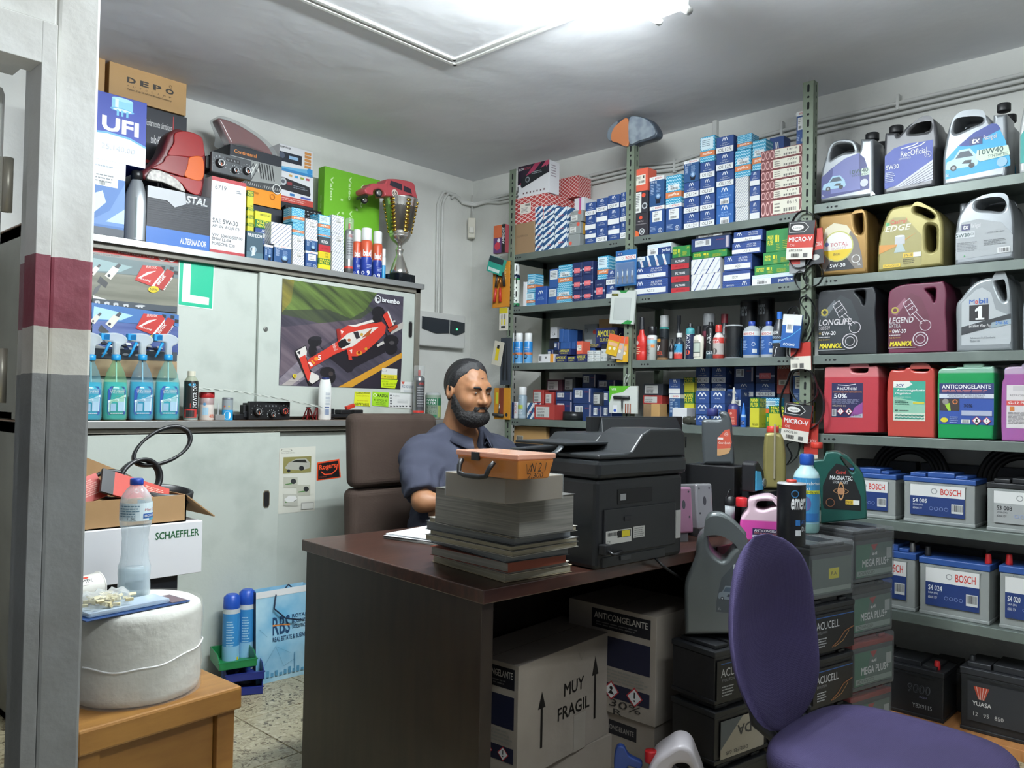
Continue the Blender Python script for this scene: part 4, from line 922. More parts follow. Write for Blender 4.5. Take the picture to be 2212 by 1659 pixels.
class Jug:
 def __init__(s,name,label,cat,xf,z0,depth,pcx,pcy,crop=(0,0,1),rz=-PI/2,group=None,plane='x'):
  s.crop=crop; s.xf=xf; s.d=depth; s.z0=z0; s.plane=plane; s.sq=.88; s.ul=0; s.zmax={S3[1]:.272,S3[2]:.290,S3[3]:.290}.get(z0,9)
  s.ph=ph={'x':0,'y':PI/2}.get(plane,plane); s.nv=(math.cos(ph),math.sin(ph)); s.rv=(math.sin(ph),-math.cos(ph))
  c=s.W(pcx,pcy); s.yc=c[0]*s.rv[0]+c[1]*s.rv[1]; e=xf+depth/2
  s.root=empty(name,(e*s.nv[0]+s.yc*s.rv[0],e*s.nv[1]+s.yc*s.rv[1],z0+.0006),ph-PI/2); tag(s.root,label,cat,group)
 def W(s,x,y):
  px,py=x/s.crop[2]+s.crop[0],y/s.crop[2]+s.crop[1]
  r=ray(px,py); t=s.xf/(r[0]*s.nv[0]+r[1]*s.nv[1]); return (r[0]*t,r[1]*t,CAMH+r[2]*t)
 def L(s,x,y):
  p=s.W(x,y); u=p[0]*s.rv[0]+p[1]*s.rv[1]-s.yc
  return u,min(max(p[2]-s.z0,0),s.zmax)
 def pts(s,P,n=5):
  Q=[s.L(*p[:2])+((1,) if len(p)>2 else ()) for p in P]; Q=smooth_pts(Q,True,n)
  a=sum(Q[i][0]*Q[(i+1)%len(Q)][1]-Q[(i+1)%len(Q)][0]*Q[i][1] for i in range(len(Q)))
  return Q if a>0 else Q[::-1]
 def body(s,outer,holes,mat,name='body',depth=None,bevel=.012,dy=0,n=5,parent=None):
  o=s.pts(outer,n); zmin=min(q[1] for q in o)
  ul=min(q[0] for q in o); K=s.sq; G=lambda Q:[(ul+.002+(q[0]-ul)*K,q[1]) for q in Q]
  o=G([(q[0],q[1]-zmin if s.z0 and name=='body' else q[1]) for q in o]); s.ul=ul
  return solid_obj(name,[o]+[G(s.pts(h,n))[::-1] for h in holes],depth or s.d,mat,parent or s.root,bevel,loc=(0,dy,0),bres=3)
 def cap(s,x0,x1,yt,yb,mat,dy=0.0,neck=None,r=None):
  u0,_=s.L(x0,yb); u1,zb=s.L(x1,yb); _,zt=s.L((x0+x1)/2,yt); r=r or (u1-u0)/2; u=(u0+u1)/2
  u=s.ul+.002+(u-s.ul)*s.sq; r*=.95
  mb=MB(); mb.lathe([(r*.96,zb),(r,zb+.003),(r,zt-.003),(r*.9,zt)],mat,24,cx=u,cy=dy);
  o=mb.build('cap',s.root)
  if neck:
   nb=MB(); _,zn=s.L((x0+x1)/2,neck[0]); nb.lathe([(r*1.02,zn),(r*.97,zb)],neck[1],24,cx=u,cy=dy); nb.build('neck',s.root)
  return o
 def face(s,x0,yb,x1,yt,k=.0006):
  """art rectangle from pixel corners (bottom-left, top-right)"""
  a=s.L(x0,yb); b=s.L(x1,yt); z0=s.L((x0+x1)/2,yb)[1]; z1=s.L((x0+x1)/2,yt)[1]
  return Art((a[0],-s.d/2-.0002,z0),(1,0,0),(0,0,1),b[0]-a[0],z1-z0,off=k)
C1=(1740,180,3.771); C2=(1740,560,3.949)
m_sil=M('#8b9094',.32,.35); m_sil2=M('#a7abab',.35,.2); m_grph=M('#4f5053',.38,.2); m_gold=M('#8e7040',.33,.5); m_ltgold=M('#857d4c',.4,.35)
m_blk=M('#17181b',.45); m_char=M('#202428',.45); m_pur=M('#64283f',.42); m_hole_d=M('#0c0e10',.7)
def car_art(A,x,y,w,h,c='#9fc4d8'):
 A.poly([(x,y+h*.15),(x+w*.05,y+h*.5),(x+w*.25,y+h*.6),(x+w*.42,y+h),(x+w*.75,y+h),(x+w*.95,y+h*.6),(x+w,y+h*.25),(x+w*.95,y+h*.1),(x+w*.1,y+h*.1)],c)
 A.poly([(x+w*.3,y+h*.6),(x+w*.45,y+h*.9),(x+w*.72,y+h*.9),(x+w*.85,y+h*.6)],'#3b4a58'); A.circ(x+w*.25,y+h*.15,w*.1,'#22262c'); A.circ(x+w*.25,y+h*.15,w*.05,'#9aa0a6'); A.circ(x+w*.8,y+h*.15,w*.09,'#22262c')
 A.poly([(x+w*.5,y+h*.3),(x+w*.6,y+h*.45),(x+w*.8,y+h*.42),(x+w*.78,y+h*.25)],'#2a3038')
j=Jug('oil_jug','silver oil jug with navy car label, leftmost on the top shelf','jug',RXF+.02,S3[0],.13,340,900,C1)
j.body([(118,945,1),(116,760),(140,640),(185,530),(225,455),(300,425),(380,425),(440,445),(476,520),(490,420,1),(610,415,1),(612,520),(612,860),(600,880,1)],[[(208,620),(215,560),(240,510),(290,490),(380,485),(415,510),(420,545),(330,560),(250,595)]],m_sil)
j.cap(490,606,368,416,m_blk)
A=j.face(130,915,522,590)
A.poly([(0,0),(0,.55),(.2,.73),(.5,.93),(.78,1),(.9,.85),(1,.45),(1,.08)],'#3a3f78'); A.poly([(.2,.1),(.25,.75),(.5,.93),(.78,1),(.82,.1)],'#6a70a8'); car_art(A,0.02,.18,.5,.35); A.rect(.84,.42,1,.6,'#c9d8cc'); A.text('10W40',.6,.5,.98,.6,'#2a4a44',.02); A.text('SYNTHETIC',.65,.43,.98,.48,'#2a4a44'); A.circ(.9,.24,.08,'#c9ced8'); A.text('5L',.02,.05,.07,.1,WHT); A.build('printed_label',j.root)
j=Jug('oil_jug','dark graphite oil jug with blue label and road stripes, top shelf','jug',RXF+.02,S3[0],.13,870,870,C1)
j.body([(632,880,1),(632,560),(640,400),(648,372,1),(756,365,1),(770,390),(860,300),(960,255),(1060,238),(1105,252),(1130,330),(1135,460),(1110,520),(1108,790,1)],[[(870,400),(930,330),(1000,285),(1055,285),(1065,330),(1045,380),(1000,390)]],m_grph)
j.cap(640,760,318,366,m_blk)
A=j.face(645,835,1040,490)
A.poly([(0,0),(0,.8),(.2,.95),(.5,1),(.75,.98),(1,.98),(1,.2)],'#2b44a0'); A.poly([(.18,0),(1,.52),(1,.05),(.95,.04)],'#c9ccd6');
for i in range(6):A.line([(.3+i*.08,.02),(1,.45-i*.07)],.002,'#2b3050')
A.text('RecOficial',.34,.70,.88,.84,WHT,.005); A.line([(.35,.9),(.6,.93),(.7,.97)],.004,WHT); A.line([(.5,.86),(.75,.9),(.85,.96)],.004,WHT); A.text('5W30',.03,.45,.3,.56,WHT,.02); A.text('LONGLIFE C3',.3,.64,.55,.68,WHT); A.lines(.02,.15,.22,.4,6,'#c9d0e8'); A.ring(.9,.66,.07,.008,WHT); A.text('5L',.86,.63,.94,.69,WHT); A.build('printed_label',j.root)
j=Jug('oil_jug','silver oil jug with bright cyan 10W40 car label, top shelf','jug',RXF+.02,S3[0],.135,1400,770,C1)
j.body([(1115,775,1),(1113,560),(1140,400),(1175,270),(1220,205),(1320,178),(1480,172),(1545,205),(1575,250),(1580,180,1),(1706,165,1),(1712,300),(1712,600),(1700,680,1)],[[(1222,400),(1225,320),(1265,265),(1330,240),(1450,235),(1480,270),(1470,310),(1380,345),(1290,385)]],m_sil)
j.cap(1580,1704,116,168,m_blk)
A=j.face(1140,745,1670,350)
A.poly([(0,0),(0,.42),(.2,.66),(.45,.88),(.72,1),(.8,.97),(.93,.6),(1,.2),(1,.08)],'#2fa3d2'); A.poly([(.2,.66),(.45,.88),(.72,1),(.8,.97),(.86,.85),(.35,.62)],'#2a3f8c'); car_art(A,.0,.15,.52,.42,'#b9dbe8'); A.rect(.38,.62,.58,.78,'#283870'); A.text('tx',.42,.65,.54,.75,WHT,.04,.2); A.text('Racing oil',.6,.66,.8,.78,'#d4d8dc',.02); A.poly([(.48,.34),(.5,.5),(.97,.5),(1,.3),(.55,.26)],'#c9dcc8'); A.text('10W40',.53,.39,.9,.5,'#28504c',.02); A.text('SYNTHETIC',.67,.31,.97,.37,'#28504c'); A.circ(.88,.18,.08,'#8fb8d4'); A.text('5L',.02,.05,.07,.11,WHT); A.build('printed_label',j.root)
j=Jug('oil_jug','silver oil jug with teal label cut by the right frame edge, top shelf','jug',RXF+.02,S3[0],.13,1900,660,C1)
j.body([(1735,665,1),(1733,350),(1760,180),(1800,60),(1900,20),(2050,20),(2100,80),(2130,300),(2130,590,1)],[[(1830,250),(1850,130),(1900,90),(2000,90),(2040,130),(1990,180),(1900,220)]],m_sil2)
j.cap(1990,2100,-50,20,m_blk)
A=j.face(1750,630,2080,250); A.poly([(0,0),(0,.6),(.3,.95),(.8,1),(1,.6),(1,.1)],'#2f9a94'); A.text('5W40',.3,.4,.9,.55,WHT,.02); A.build('printed_label',j.root)
j=Jug('oil_jug','brown-gold oil jug with round white and yellow label','jug',RXF+.02,S3[1],.13,330,1560,C1)
j.body([(120,1562,1),(108,1400),(100,1120),(140,1050),(200,1030),(300,1018),(420,1005),(500,998),(545,1030),(560,1150),(560,1540,1)],[[(432,1110),(440,1060),(490,1040),(505,1080),(505,1200),(470,1215),(445,1170)]],m_gold)
j.cap(170,300,975,1032,M('#3a2a24',.5))
A=j.face(125,1520,480,1130)
A.poly([(.05,0),(0,.5),(.1,.9),(.3,1),(.6,.92),(.85,.6),(.95,.25),(.98,0)],'#77706a'); A.poly([(0.02,.45),(.1,.9),(.3,1),(.6,.92),(.7,.8),(.5,.5)],'#d8d2b8'); A.poly([(.1,0),(.25,.25),(.6,.25),(.8,0)],'#24262a'); A.circ(.4,.5,.36,'#b8b86a',28); A.circ(.4,.5,.33,'#e2e2dc',28); A.poly([(.4+.33*math.cos(a*PI/12),.5+.33*A.w/A.h*math.sin(a*PI/12)) for a in range(13,24)],'#d8bc2c'); A.text('TOTAL',.22,.5,.64,.58,'#b8606a',.01); A.text('QUARTZ',.25,.42,.6,.48,'#c9a8ac'); A.circ(.14,.56,.05,'#6a7ab0'); A.text('INEO',.3,.31,.46,.36,'#5a4a20',.02); A.text('5W-30',.22,.06,.58,.14,WHT,.02); A.ring(.82,.2,.1,.02,'#d8d8d4'); A.text('5L',.86,.06,.94,.11,WHT); A.build('printed_label',j.root)
j=Jug('oil_jug','pale gold oil jug with tilted red cap and two handle holes','jug',RXF+.02,S3[1],.13,880,1500,C1)
j.body([(580,1528,1),(578,1380),(600,1230),(650,1090),(700,1010),(790,935),(880,905),(960,925),(1090,985),(1170,1050),(1198,1160),(1198,1460,1)],[[(925,1035),(950,985),(1050,1025),(1100,1060),(1100,1090),(1060,1090),(990,1060)],[(1035,1170),(1060,1145),(1120,1165),(1125,1250),(1120,1340),(1080,1365),(1040,1340),(1032,1250)]],m_ltgold)
j.cap(672,770,945,1010,M('#8c2430',.45),r=.02)
A=j.face(600,1500,945,1090)
A.poly([(0,.1),(0.05,.7),(.3,1),(.6,1),(1,.6),(1,0),(0,0)],'#9a9258'); A.text('Castrol',.27,.87,.66,.96,'#c03c34',.02,.1); A.circ(.2,.88,.05,'#4a9a5c'); A.text('EDGE',.14,.73,.76,.85,'#dcdcc8',.03,.25); A.poly([(0,.48),(.4,.46),(.9,.66),(.4,.42),(0,.3)],'#c98a3c'); A.rect(.38,.46,.62,.62,'#b9bcc0'); A.circ(.5,.62,.11,'#d8dadc',ry=.02); A.poly([(.36,.3),(.44,.46),(.56,.46),(.64,.3)],'#a8b8b8'); A.rect(.58,.18,.82,.27,'#d8b83a'); A.text('5W-30',.6,.2,.8,.25,'#3a3424',.01); A.rect(.82,.18,1,.27,'#d8d8cc'); A.lines(.58,.06,.85,.16,3,'#5a5638'); A.rect(.1,.01,.52,.08,'#d8b83a'); A.text('FindCarOil.com',.14,.025,.48,.065,'#5a5020'); A.build('printed_label',j.root)
j=Jug('oil_jug','silver-grey oil jug with big loop handle and silver label','jug',RXF+.02,S3[1],.13,1480,1430,C1)
j.body([(1212,1455,1),(1210,1250),(1230,1090),(1270,1010),(1350,920),(1460,865),(1600,850),(1690,880),(1740,960),(1762,1100),(1762,1390,1)],[[(1405,1000),(1440,950),(1540,920),(1650,915),(1680,950),(1670,1010),(1640,1035),(1540,1030),(1440,1025)]],m_sil)
j.cap(1205,1275,950,1040,m_sil,dy=.02)
A=j.face(1225,1420,1690,1100)
A.poly([(0,0),(0,.6),(.1,.95),(.4,1),(.8,.85),(1,.5),(1,.08)],'#a3a8ab'); A.rect(.1,.74,.26,.9,'#33355e'); A.text('tx',.13,.77,.23,.87,WHT,.04,.2); A.text('Racing oil',.28,.76,.44,.9,'#dcdee0',.02); A.rect(0,.55,.34,.7,'#c6cbcd'); A.text('5W30',.0,.57,.25,.67,'#2c4a48',.02); A.text('C3',.26,.6,.32,.66,'#2c4a48'); A.text('LONG LIFE / DPF',.56,.6,.86,.64,'#5a5e60'); A.lines(.02,.2,.4,.45,6,'#878c8f'); A.lines(.5,.3,.9,.45,4,'#6d7275'); A.rect(.74,.08,.96,.22,'#d8dada'); A.bars(.76,.1,.94,.2); A.circ(.16,.08,.015,'#4a9a5c'); A.build('printed_label',j.root)
def piston_art(A,c,x=0,y=0,s=1):
 m=lambda px,py:(x+px*s,y+py*s)
 A.line([m(.1,.9),m(.3,1),m(.55,.72),m(.32,.6),m(.1,.9)],.0022,c); A.line([m(.18,.8),m(.42,.92)],.0022,c); A.line([m(.24,.72),m(.47,.84)],.0022,c); A.line([m(.38,.66),m(.7,.4)],.0022,c); A.line([m(.48,.7),m(.8,.44)],.0022,c)
 A.ring(m(.37,0)[0],m(0,.76)[1],.04*s,.012*s,c); A.ring(m(.8,0)[0],m(0,.36)[1],.18*s,.02*s,c); A.ring(m(.65,0)[0],m(0,.05)[1],.24*s,.03*s,c); A.ring(m(.65,0)[0],m(0,.05)[1],.15*s,.02*s,c)
def mannol(px0,lab,t1,t2,t3,mat,c1,label,dx=0,dyy=0,cc='#5d6468'):
 """both jugs share the mould: outline given for the purple one"""
 j=Jug('oil_jug',label,'jug',RXF+.02,S3[2],.13,950+dx,775+dyy,C2)
 f=lambda P:[tuple([p[0]+dx,p[1]+dyy+(0 if not dx else (p[0]-980)*.02)]+list(p[2:])) for p in P]
 j.body(f([(703,782,1),(700,600),(702,290),(760,220),(860,165),(980,130),(1100,118),(1200,122),(1240,160),(1270,260),(1262,420),(1275,600),(1278,760,1)]),[f([(1060,258),(1100,245),(1155,243),(1162,290),(1155,355),(1140,362),(1112,310)])],mat,bevel=.006)
 j.cap(850+dx,950+dx,60+dyy,150+dyy,m_blk,r=.022)
 A=j.face(708+dx,760+dyy,1060+dx,290+dyy)
 A.poly([(0,0),(0,.6),(.4,.9),(.55,1),(.8,.9),(1,.55),(.9,.3),(.7,0)],c1); A.poly([(.05,.65),(.4,.92),(.45,.85),(.2,.6)],cc)
 piston_art(A,'#c8c4c8',.28,.12,.78); A.circ(.16,.7,.09,'#a89a3c'); A.circ(.16,.7,.05,c1); A.text(t1,.02,.46,.02+.1*len(t1),.57,'#c9c6c8',.03,.15); A.text(t2,.02,.38,.3,.45,'#a9a6a8',.02,.15)
 A.text('SAE',.02,.3,.08,.33,'#c9a83c'); A.text(t3,.1,.28,.44,.35,WHT,.02,.1); A.text('Fully Synthetic',.02,.18,.3,.21,'#c9a83c',.01,.2); A.lines(.02,.23,.4,.26,1,'#c8c8c8'); A.text('MANNOL',.04,.04,.6,.13,'#e0d238',.05,.2); A.line([(0,.01),(.68,.01)],.0015,'#c8c8c8'); A.build('printed_label',j.root)
mannol(0,0,'LONGLIFE','508/509','0W-20',m_char,'#2c3236','charcoal black oil jug with engine drawing, third shelf',-600,18)
mannol(0,0,'LEGEND','EXTRA','0W-30',m_pur,'#5c2438','dark plum oil jug with engine drawing, third shelf',0,0,'#8a5a6a')
j=Jug('oil_jug','silver oil jug with large black numeral one on its label','jug',RXF+.02,S3[2],.13,1550,765,C2)
j.body([(1280,765,1),(1278,560),(1278,370),(1330,300),(1400,220),(1480,160),(1580,120),(1680,90),(1760,100),(1800,170),(1818,320),(1830,560),(1832,750,1)],[[(1662,200),(1680,140),(1720,120),(1745,170),(1765,270),(1765,340),(1735,345),(1700,290)]],M('#93999c',.3,.3))
j.cap(1380,1480,130,220,M('#3a3e42',.5),r=.022)
A=j.face(1330,730,1755,240)
A.poly([(0,0),(0,.75),(.3,.97),(.42,1),(.6,.9),(.7,.6),(.95,.5),(1,.45),(1,.05),(.97,0)],'#b0b6b9'); A.rect(.16,.42,.56,.70,'#17181b'); A.poly([(.34,.45),(.42,.45),(.42,.68),(.37,.68),(.28,.62),(.28,.58),(.34,.6)],WHT); A.rect(.29,.44,.47,.47,WHT); A.text('M',.16,.72,.27,.8,'#2a5aa8',.005); A.text('o',.28,.72,.34,.78,'#c8403c',.03); A.text('bil',.36,.72,.54,.81,'#2a5aa8',.03)
A.poly([(0,.18),(0,.32),(1,.52),(1,.38)],'#2c3034'); A.text('Excellent Wear Protection',.16,.31,.76,.36,WHT,.0,.1); A.poly([(.6,.28),(.62,.38),(1,.43),(1,.34)],'#8fa0a8'); A.text('5W-50',.7,.34,.95,.4,'#2a6ab8',.02); A.text('Advanced Full Synthetic',.18,.1,.7,.14,'#5a6064'); A.text('Motor Oil',.18,.05,.38,.09,'#5a6064'); A.build('printed_label',j.root)
j=Jug('oil_jug','silver oil jug mostly outside the frame, right end of third shelf','jug',RXF+.02,S3[2],.13,2000,760,C2)
j.body([(1845,762,1),(1845,400),(1900,280),(2000,180),(2100,130),(2200,150),(2230,300),(2240,745,1)],[[(2100,240),(2130,180),(2170,200),(2180,320),(2150,340)]],M('#93999c',.3,.3)); j.cap(1920,2010,130,230,M('#3a3e42',.5),r=.022)
def coolant(outer,hole,cx,cy,col,col2,level,capx,cap_y,capc,label,art,facepx,w=.14):
 j=Jug('coolant_jug',label,'jug',RXF+.02,S3[3],w,cx,cy,C2)
 m=bpy.data.materials.new('coolant_plastic'); m.use_nodes=True; N,L=nodes(m); b=N['Principled BSDF']; b.inputs['Roughness'].default_value=.28; b.inputs['Subsurface Weight'].default_value=.15
 g=N.new('ShaderNodeTexCoord'); sp=N.new('ShaderNodeSeparateXYZ'); L.new(g.outputs['Object'],sp.inputs[0]); r=N.new('ShaderNodeValToRGB'); zl=j.L(cx,level)[1]
 mr=N.new('ShaderNodeMapRange'); mr.inputs['From Max'].default_value=.4; L.new(sp.outputs['Z'],mr.inputs[0]); L.new(mr.outputs[0],r.inputs[0])
 r.color_ramp.elements[0].position=zl/.4; r.color_ramp.elements[0].color=lin(col); r.color_ramp.elements[1].position=zl/.4+.012; r.color_ramp.elements[1].color=lin(col2); L.new(r.outputs[0],b.inputs['Base Color'])
 j.sq=.9; j.body(outer,[hole],m,bevel=.0065); j.cap(capx[0],capx[1],cap_y[0],cap_y[1],capc,neck=(cap_y[1]+25,m)); A=j.face(*facepx); art(A); A.build('printed_label',j.root)
 return j
def haz(A,x,y,r,sym):
 q=r*A.w/A.h; A.poly([(x,y-q),(x+r,y),(x,y+q),(x-r,y)],'#b8323a'); A.poly([(x,y-q*.82),(x+r*.82,y),(x,y+q*.82),(x-r*.82,y)],WHT)
 if sym=='!':A.rect(x-r*.08,y-q*.1,x+r*.08,y+q*.5,'#1a1a1a'); A.circ(x,y-q*.35,r*.1,'#1a1a1a',8)
 else :A.circ(x,y+q*.25,r*.2,'#1a1a1a',10); A.poly([(x-r*.4,y-q*.35),(x,y+q*.1),(x+r*.4,y-q*.35)],'#1a1a1a')
def a_rec(A):
 A.rect(0,0,1,1,'#27284e'); A.poly([(.6,0),(1,0),(1,.45),(.75,.3)],'#8a4a8c'); A.poly([(.5,0),(1,.12),(1,0)],'#b8bcc8'); A.text('RecOficial',.17,.8,.8,.9,WHT,.005); A.line([(.2,.95),(.5,.93),(.78,.97)],.003,WHT); A.text('ANTICONGELANTE REFRIGERANTE',.03,.72,.97,.76,'#c9803c'); A.text('50%',.08,.56,.5,.69,WHT,.03); A.lines(.02,.4,.95,.54,5,'#8a8ea8'); A.text('ORGANICO G12',.03,.31,.48,.36,'#d8c8a8'); A.rect(.02,.03,.16,.24,'#c8c8cc'); A.bars(.04,.05,.14,.22); haz(A,.3,.17,.12,'!'); haz(A,.57,.17,.12,'x'); A.text('5 Litros',.7,.04,.95,.11,'#22242c')
coolant([(150,1478,1),(145,1300),(155,1050),(160,930),(190,905),(290,900),(345,870),(420,862),(600,864),(655,880),(675,990),(672,1300),(668,1470,1)],[(408,925),(430,905),(550,903),(572,930),(560,965),(500,970),(420,962)],410,1478,'#b5424c','#c9787c',1010,(180,290),(868,902),M('#1c2248',.4),'large rose-red coolant jug with 50% label, leftmost of coolants',a_rec,(222,1350,490,1058))
def a_3cv(A):
 A.rect(0,0,1,1,'#cfd8c8'); A.poly([(0,.35),(0,.85),(.4,.83),(.6,.92),(.5,1),(1,1),(1,.2)],'#3fa08a'); A.poly([(0,.2),(0,.6),(1,.45),(1,.2)],'#8fc0a8'); A.poly([(0,.84),(0,1),(.5,1),(.6,.92),(.4,.83)],'#e4e6e0'); A.text('3CV',.08,.86,.34,.93,'#33407c',.04,.2); A.text('Anticongelante',.1,.73,.98,.8,WHT,.03,.2); A.text('Orgánico',.06,.65,.56,.72,WHT,.03,.2); A.text('Anticongelante Orgánico',.06,.57,.56,.62,'#b8d8cc',0,.2); A.lines(.06,.4,.5,.52,3,'#2a5a50'); A.rect(.62,.43,.97,.48,'#c9c04a'); A.text('40%',.06,.24,.16,.28,'#33403c',.02); A.lines(.2,.24,.5,.28,1,'#55605c')
 for y in (.14,.07):A.line([(.06+i*.06,y+(.012 if i%2 else -.012)) for i in range(16)],.004,'#3f9080')
coolant([(695,1485,1),(690,1300),(692,1060),(720,930),(800,922),(850,918),(880,885),(960,872),(1090,880),(1135,915),(1142,1000),(1142,1300),(1138,1500,1)],[(925,925),(950,902),(1060,902),(1090,930),(1075,955),(1000,958),(935,950)],915,1490,'#b84a42','#c06058',930,(740,850),(872,925),M('#1c2248',.4),'red-orange coolant jug with green and white wave label',a_3cv,(748,1380,1025,1042))
def a_anti(A,c='#2b3568'):
 A.rect(0,0,1,1,c); A.rect(0,0,1,.62,'#33509a'); A.rect(0,.64,1,.74,'#cdd2dc'); A.text('ANTICONGELANTE',.05,.87,.95,.97,'#e8e8e8',.03); A.lines(.05,.77,.95,.85,2,'#c07a78'); A.text('ANTIOXIDANTE · ANTIEMULSIONANTE',.15,.69,.85,.73,'#3a4468'); A.text('ANTICAVITANTE · ANTICORROSIVO',.18,.65,.82,.68,'#3a4468'); A.rect(.01,.33,.38,.62,'#3a3230'); A.poly([(.1,.5),(.2,.52),(.22,.33),(.17,.33)],'#9fc83c'); A.ring(.3,.55,.05,.02,'#c8703c'); A.circ(.12,.55,.06,'#8a8480'); A.text('30%',.46,.42,.62,.5,'#20284c',.03); A.rect(.42,.22,.97,.34,'#aab2c8'); A.circ(.1,.1,.07,'#d8cc3c',ry=.06); A.lines(.2,.02,.38,.2,4,'#9fb0dc'); A.rect(.42,.03,.58,.12,'#d8dcdc'); A.bars(.44,.04,.56,.11); haz(A,.7,.1,.09,'x'); haz(A,.88,.1,.08,'!')
coolant([(1125,1500,1),(1120,1300),(1122,980),(1150,908),(1230,900),(1290,898),(1310,860),(1360,845),(1600,845),(1650,870),(1662,960),(1660,1300),(1645,1510,1)],[(1362,900),(1390,878),(1530,876),(1562,900),(1545,930),(1450,936),(1375,930)],1390,1505,'#1f8f52','#8fb8a4',975,(1160,1270),(868,905),M('#5a1c24',.4),'green coolant jug with wide navy warning label',a_anti,(1140,1412,1608,1060))
def a_g12(A):
 A.rect(0,0,1,1,'#d4cfd0'); A.rect(.2,.86,.9,.98,'#c4c0c2'); A.text('REFRIGERANTE',.1,.74,.9,.78,'#6a6468'); A.text('G-12 Plus',.02,.55,.7,.63,'#8a2a2a',.02); A.rect(0,.53,1,.64,'#c8504a'); A.text('G-12 Plus',.06,.56,.7,.62,WHT,.02); A.rect(.1,.4,.25,.5,'#c87a3c'); A.lines(.05,.1,.95,.38,9,'#8a8688')
coolant([(1668,1520,1),(1662,1350),(1668,1050),(1690,980),(1700,900),(1800,880),(1860,860),(2000,850),(2080,870),(2110,980),(2120,1300),(2110,1530,1)],[(1880,920),(1900,900),(2000,898),(2030,920),(2010,950),(1930,955)],1890,1525,'#a0609c','#b9a4bc',985,(1705,1800),(838,892),M('#1c2248',.4),'pink-violet coolant jug cut by the right frame edge',a_g12,(1715,1445,1990,1075))
def battery(label,loc,w,d,h,rz,body,lid,art,posts=(),group=None,capright=None,raised=True,ribs=True,name='car_battery'):
 root=empty(name,loc,rz); tag(root,label,'battery',group)
 mb=MB(); hb=h*.80
 mb.frustum((-w*.49,-d*.48,w*.49,d*.48),(-w/2+.002,-d/2+.002,w/2-.002,d/2-.002),.012,hb,body)
 mb.box(-w/2,-d/2,0,w/2,d/2,.014,body)
 bev(mb.build('case',root),.003)
 l=MB(); l.box(-w/2-.001,-d/2-.001,hb,w/2+.001,d/2+.001,h*.9,lid)
 if raised:
  l.box(-w/2+.02,-d/2+.015,h*.9,-w*.2,d/2-.02,h*.975,lid); l.box(-w*.18,-d/2+.02,h*.9,w*.2,d/2-.01,h,lid); l.box(w*.22,-d/2+.012,h*.9,w/2-.03,d/2-.02,h*.96,lid)
 bev(l.build('lid',root),.003)
 if ribs:
  r=MB()
  for i in range(4):r.box(-w*.42+i*w*.22,-d/2-.0012,hb-.012,-w*.42+i*w*.22+w*.14,-d/2+.003,hb-.006,body)
  r.build('ribs',root)['kind']='stuff'
 for (x,c) in posts:
  t=MB(); t.lathe([(.012,h*.88),(.012,h*.93),(.0095,h*1.04),(.008,h*1.05)],c,16,cx=x*w,cy=-d/2+.04); t.build('terminal_cap',root)
 if art:
  A=Art((-w/2,-d/2-(.0005),0),(1,0,0),(0,0,1),w,h*.8,off=.002); art(A); A.build('printed_label',root)
 return root
m_bg=M('#8f9492',.5); m_bb=M('#2c4f90',.45); m_bk=M('#1b1d20',.5); m_red=M('#c0282a',.35)
def a_bosch(t1='S4 005',plain=False):
 def f(A):
  A.rect(.1,.2,.86,.94,'#a0a4a4' if plain else '#22386e'); A.rect(.1,.66,.86,.94,'#dcdedd')
  if not plain:A.text('BOSCH',.53,.72,.81,.87,'#c8382c',.02)
  A.ring(.44,.8,.045,.012,'#8f9494'); A.text(t1,.14,.5,.34,.6,WHT if not plain else '#2a2c2e',.02); A.text('540A (EN)',.14,.42,.28,.47,WHT if not plain else '#2a2c2e'); A.text('60Ah 12V',.14,.34,.27,.39,WHT if not plain else '#2a2c2e'); A.rect(.68,.3,.84,.52,'#c9cccb'); A.bars(.69,.35,.83,.5)
  for i in range(4):A.ring(.4+i*.07,.38,.028,.006,'#8fa0c8')
 return f
def shelf_batt(pl,pr,pt,zs,label,body,lid,art,posts=(),xf=RXF+.03,d=.17,w=None,**k):
 pm=(pl+pr)/2; yl=AX(pl,pt,xf)[1]; yr=AX(pr,pt,xf)[1]; zt=AX(pm,pt,xf)[2]
 w_=w or (yl-yr);
 return battery(label,(xf+d/2,(yl-w_/2),zs+.0006),w_,d,zt-zs,-PI/2+jit(.01),body,lid,art,posts,**k)
shelf_batt(1816,1936,1012,S3[4],'grey and blue battery behind the green oil jug, upper battery shelf',m_bg,m_bb,a_bosch('S4 002'))
shelf_batt(1952,2107,1022,S3[4],'grey and blue battery with white band, second from the left, upper battery shelf',m_bg,m_bb,a_bosch('S4 005'))
shelf_batt(2131,2300,1036,S3[4],'grey battery with black lid, right end of upper battery shelf',m_bg,m_bk,a_bosch('S3 008',True))
shelf_batt(1845,1978,1175,S3[5],'leftmost grey and blue battery on the lower battery shelf',m_bg,m_bb,a_bosch('S4 020'),((.4,M('#8a8a88',.4,.8)),))
shelf_batt(1986,2139,1198,S3[5],'middle grey and blue battery with red cap, lower battery shelf',m_bg,m_bb,a_bosch('S4 024'),((.44,m_red),(-.42,m_bk)),raised=False)
shelf_batt(2158,2300,1215,S3[5],'grey and blue battery cut by the right frame edge, lower shelf',m_bg,m_bb,a_bosch('S4 020'),((-.38,m_red),),raised=False)
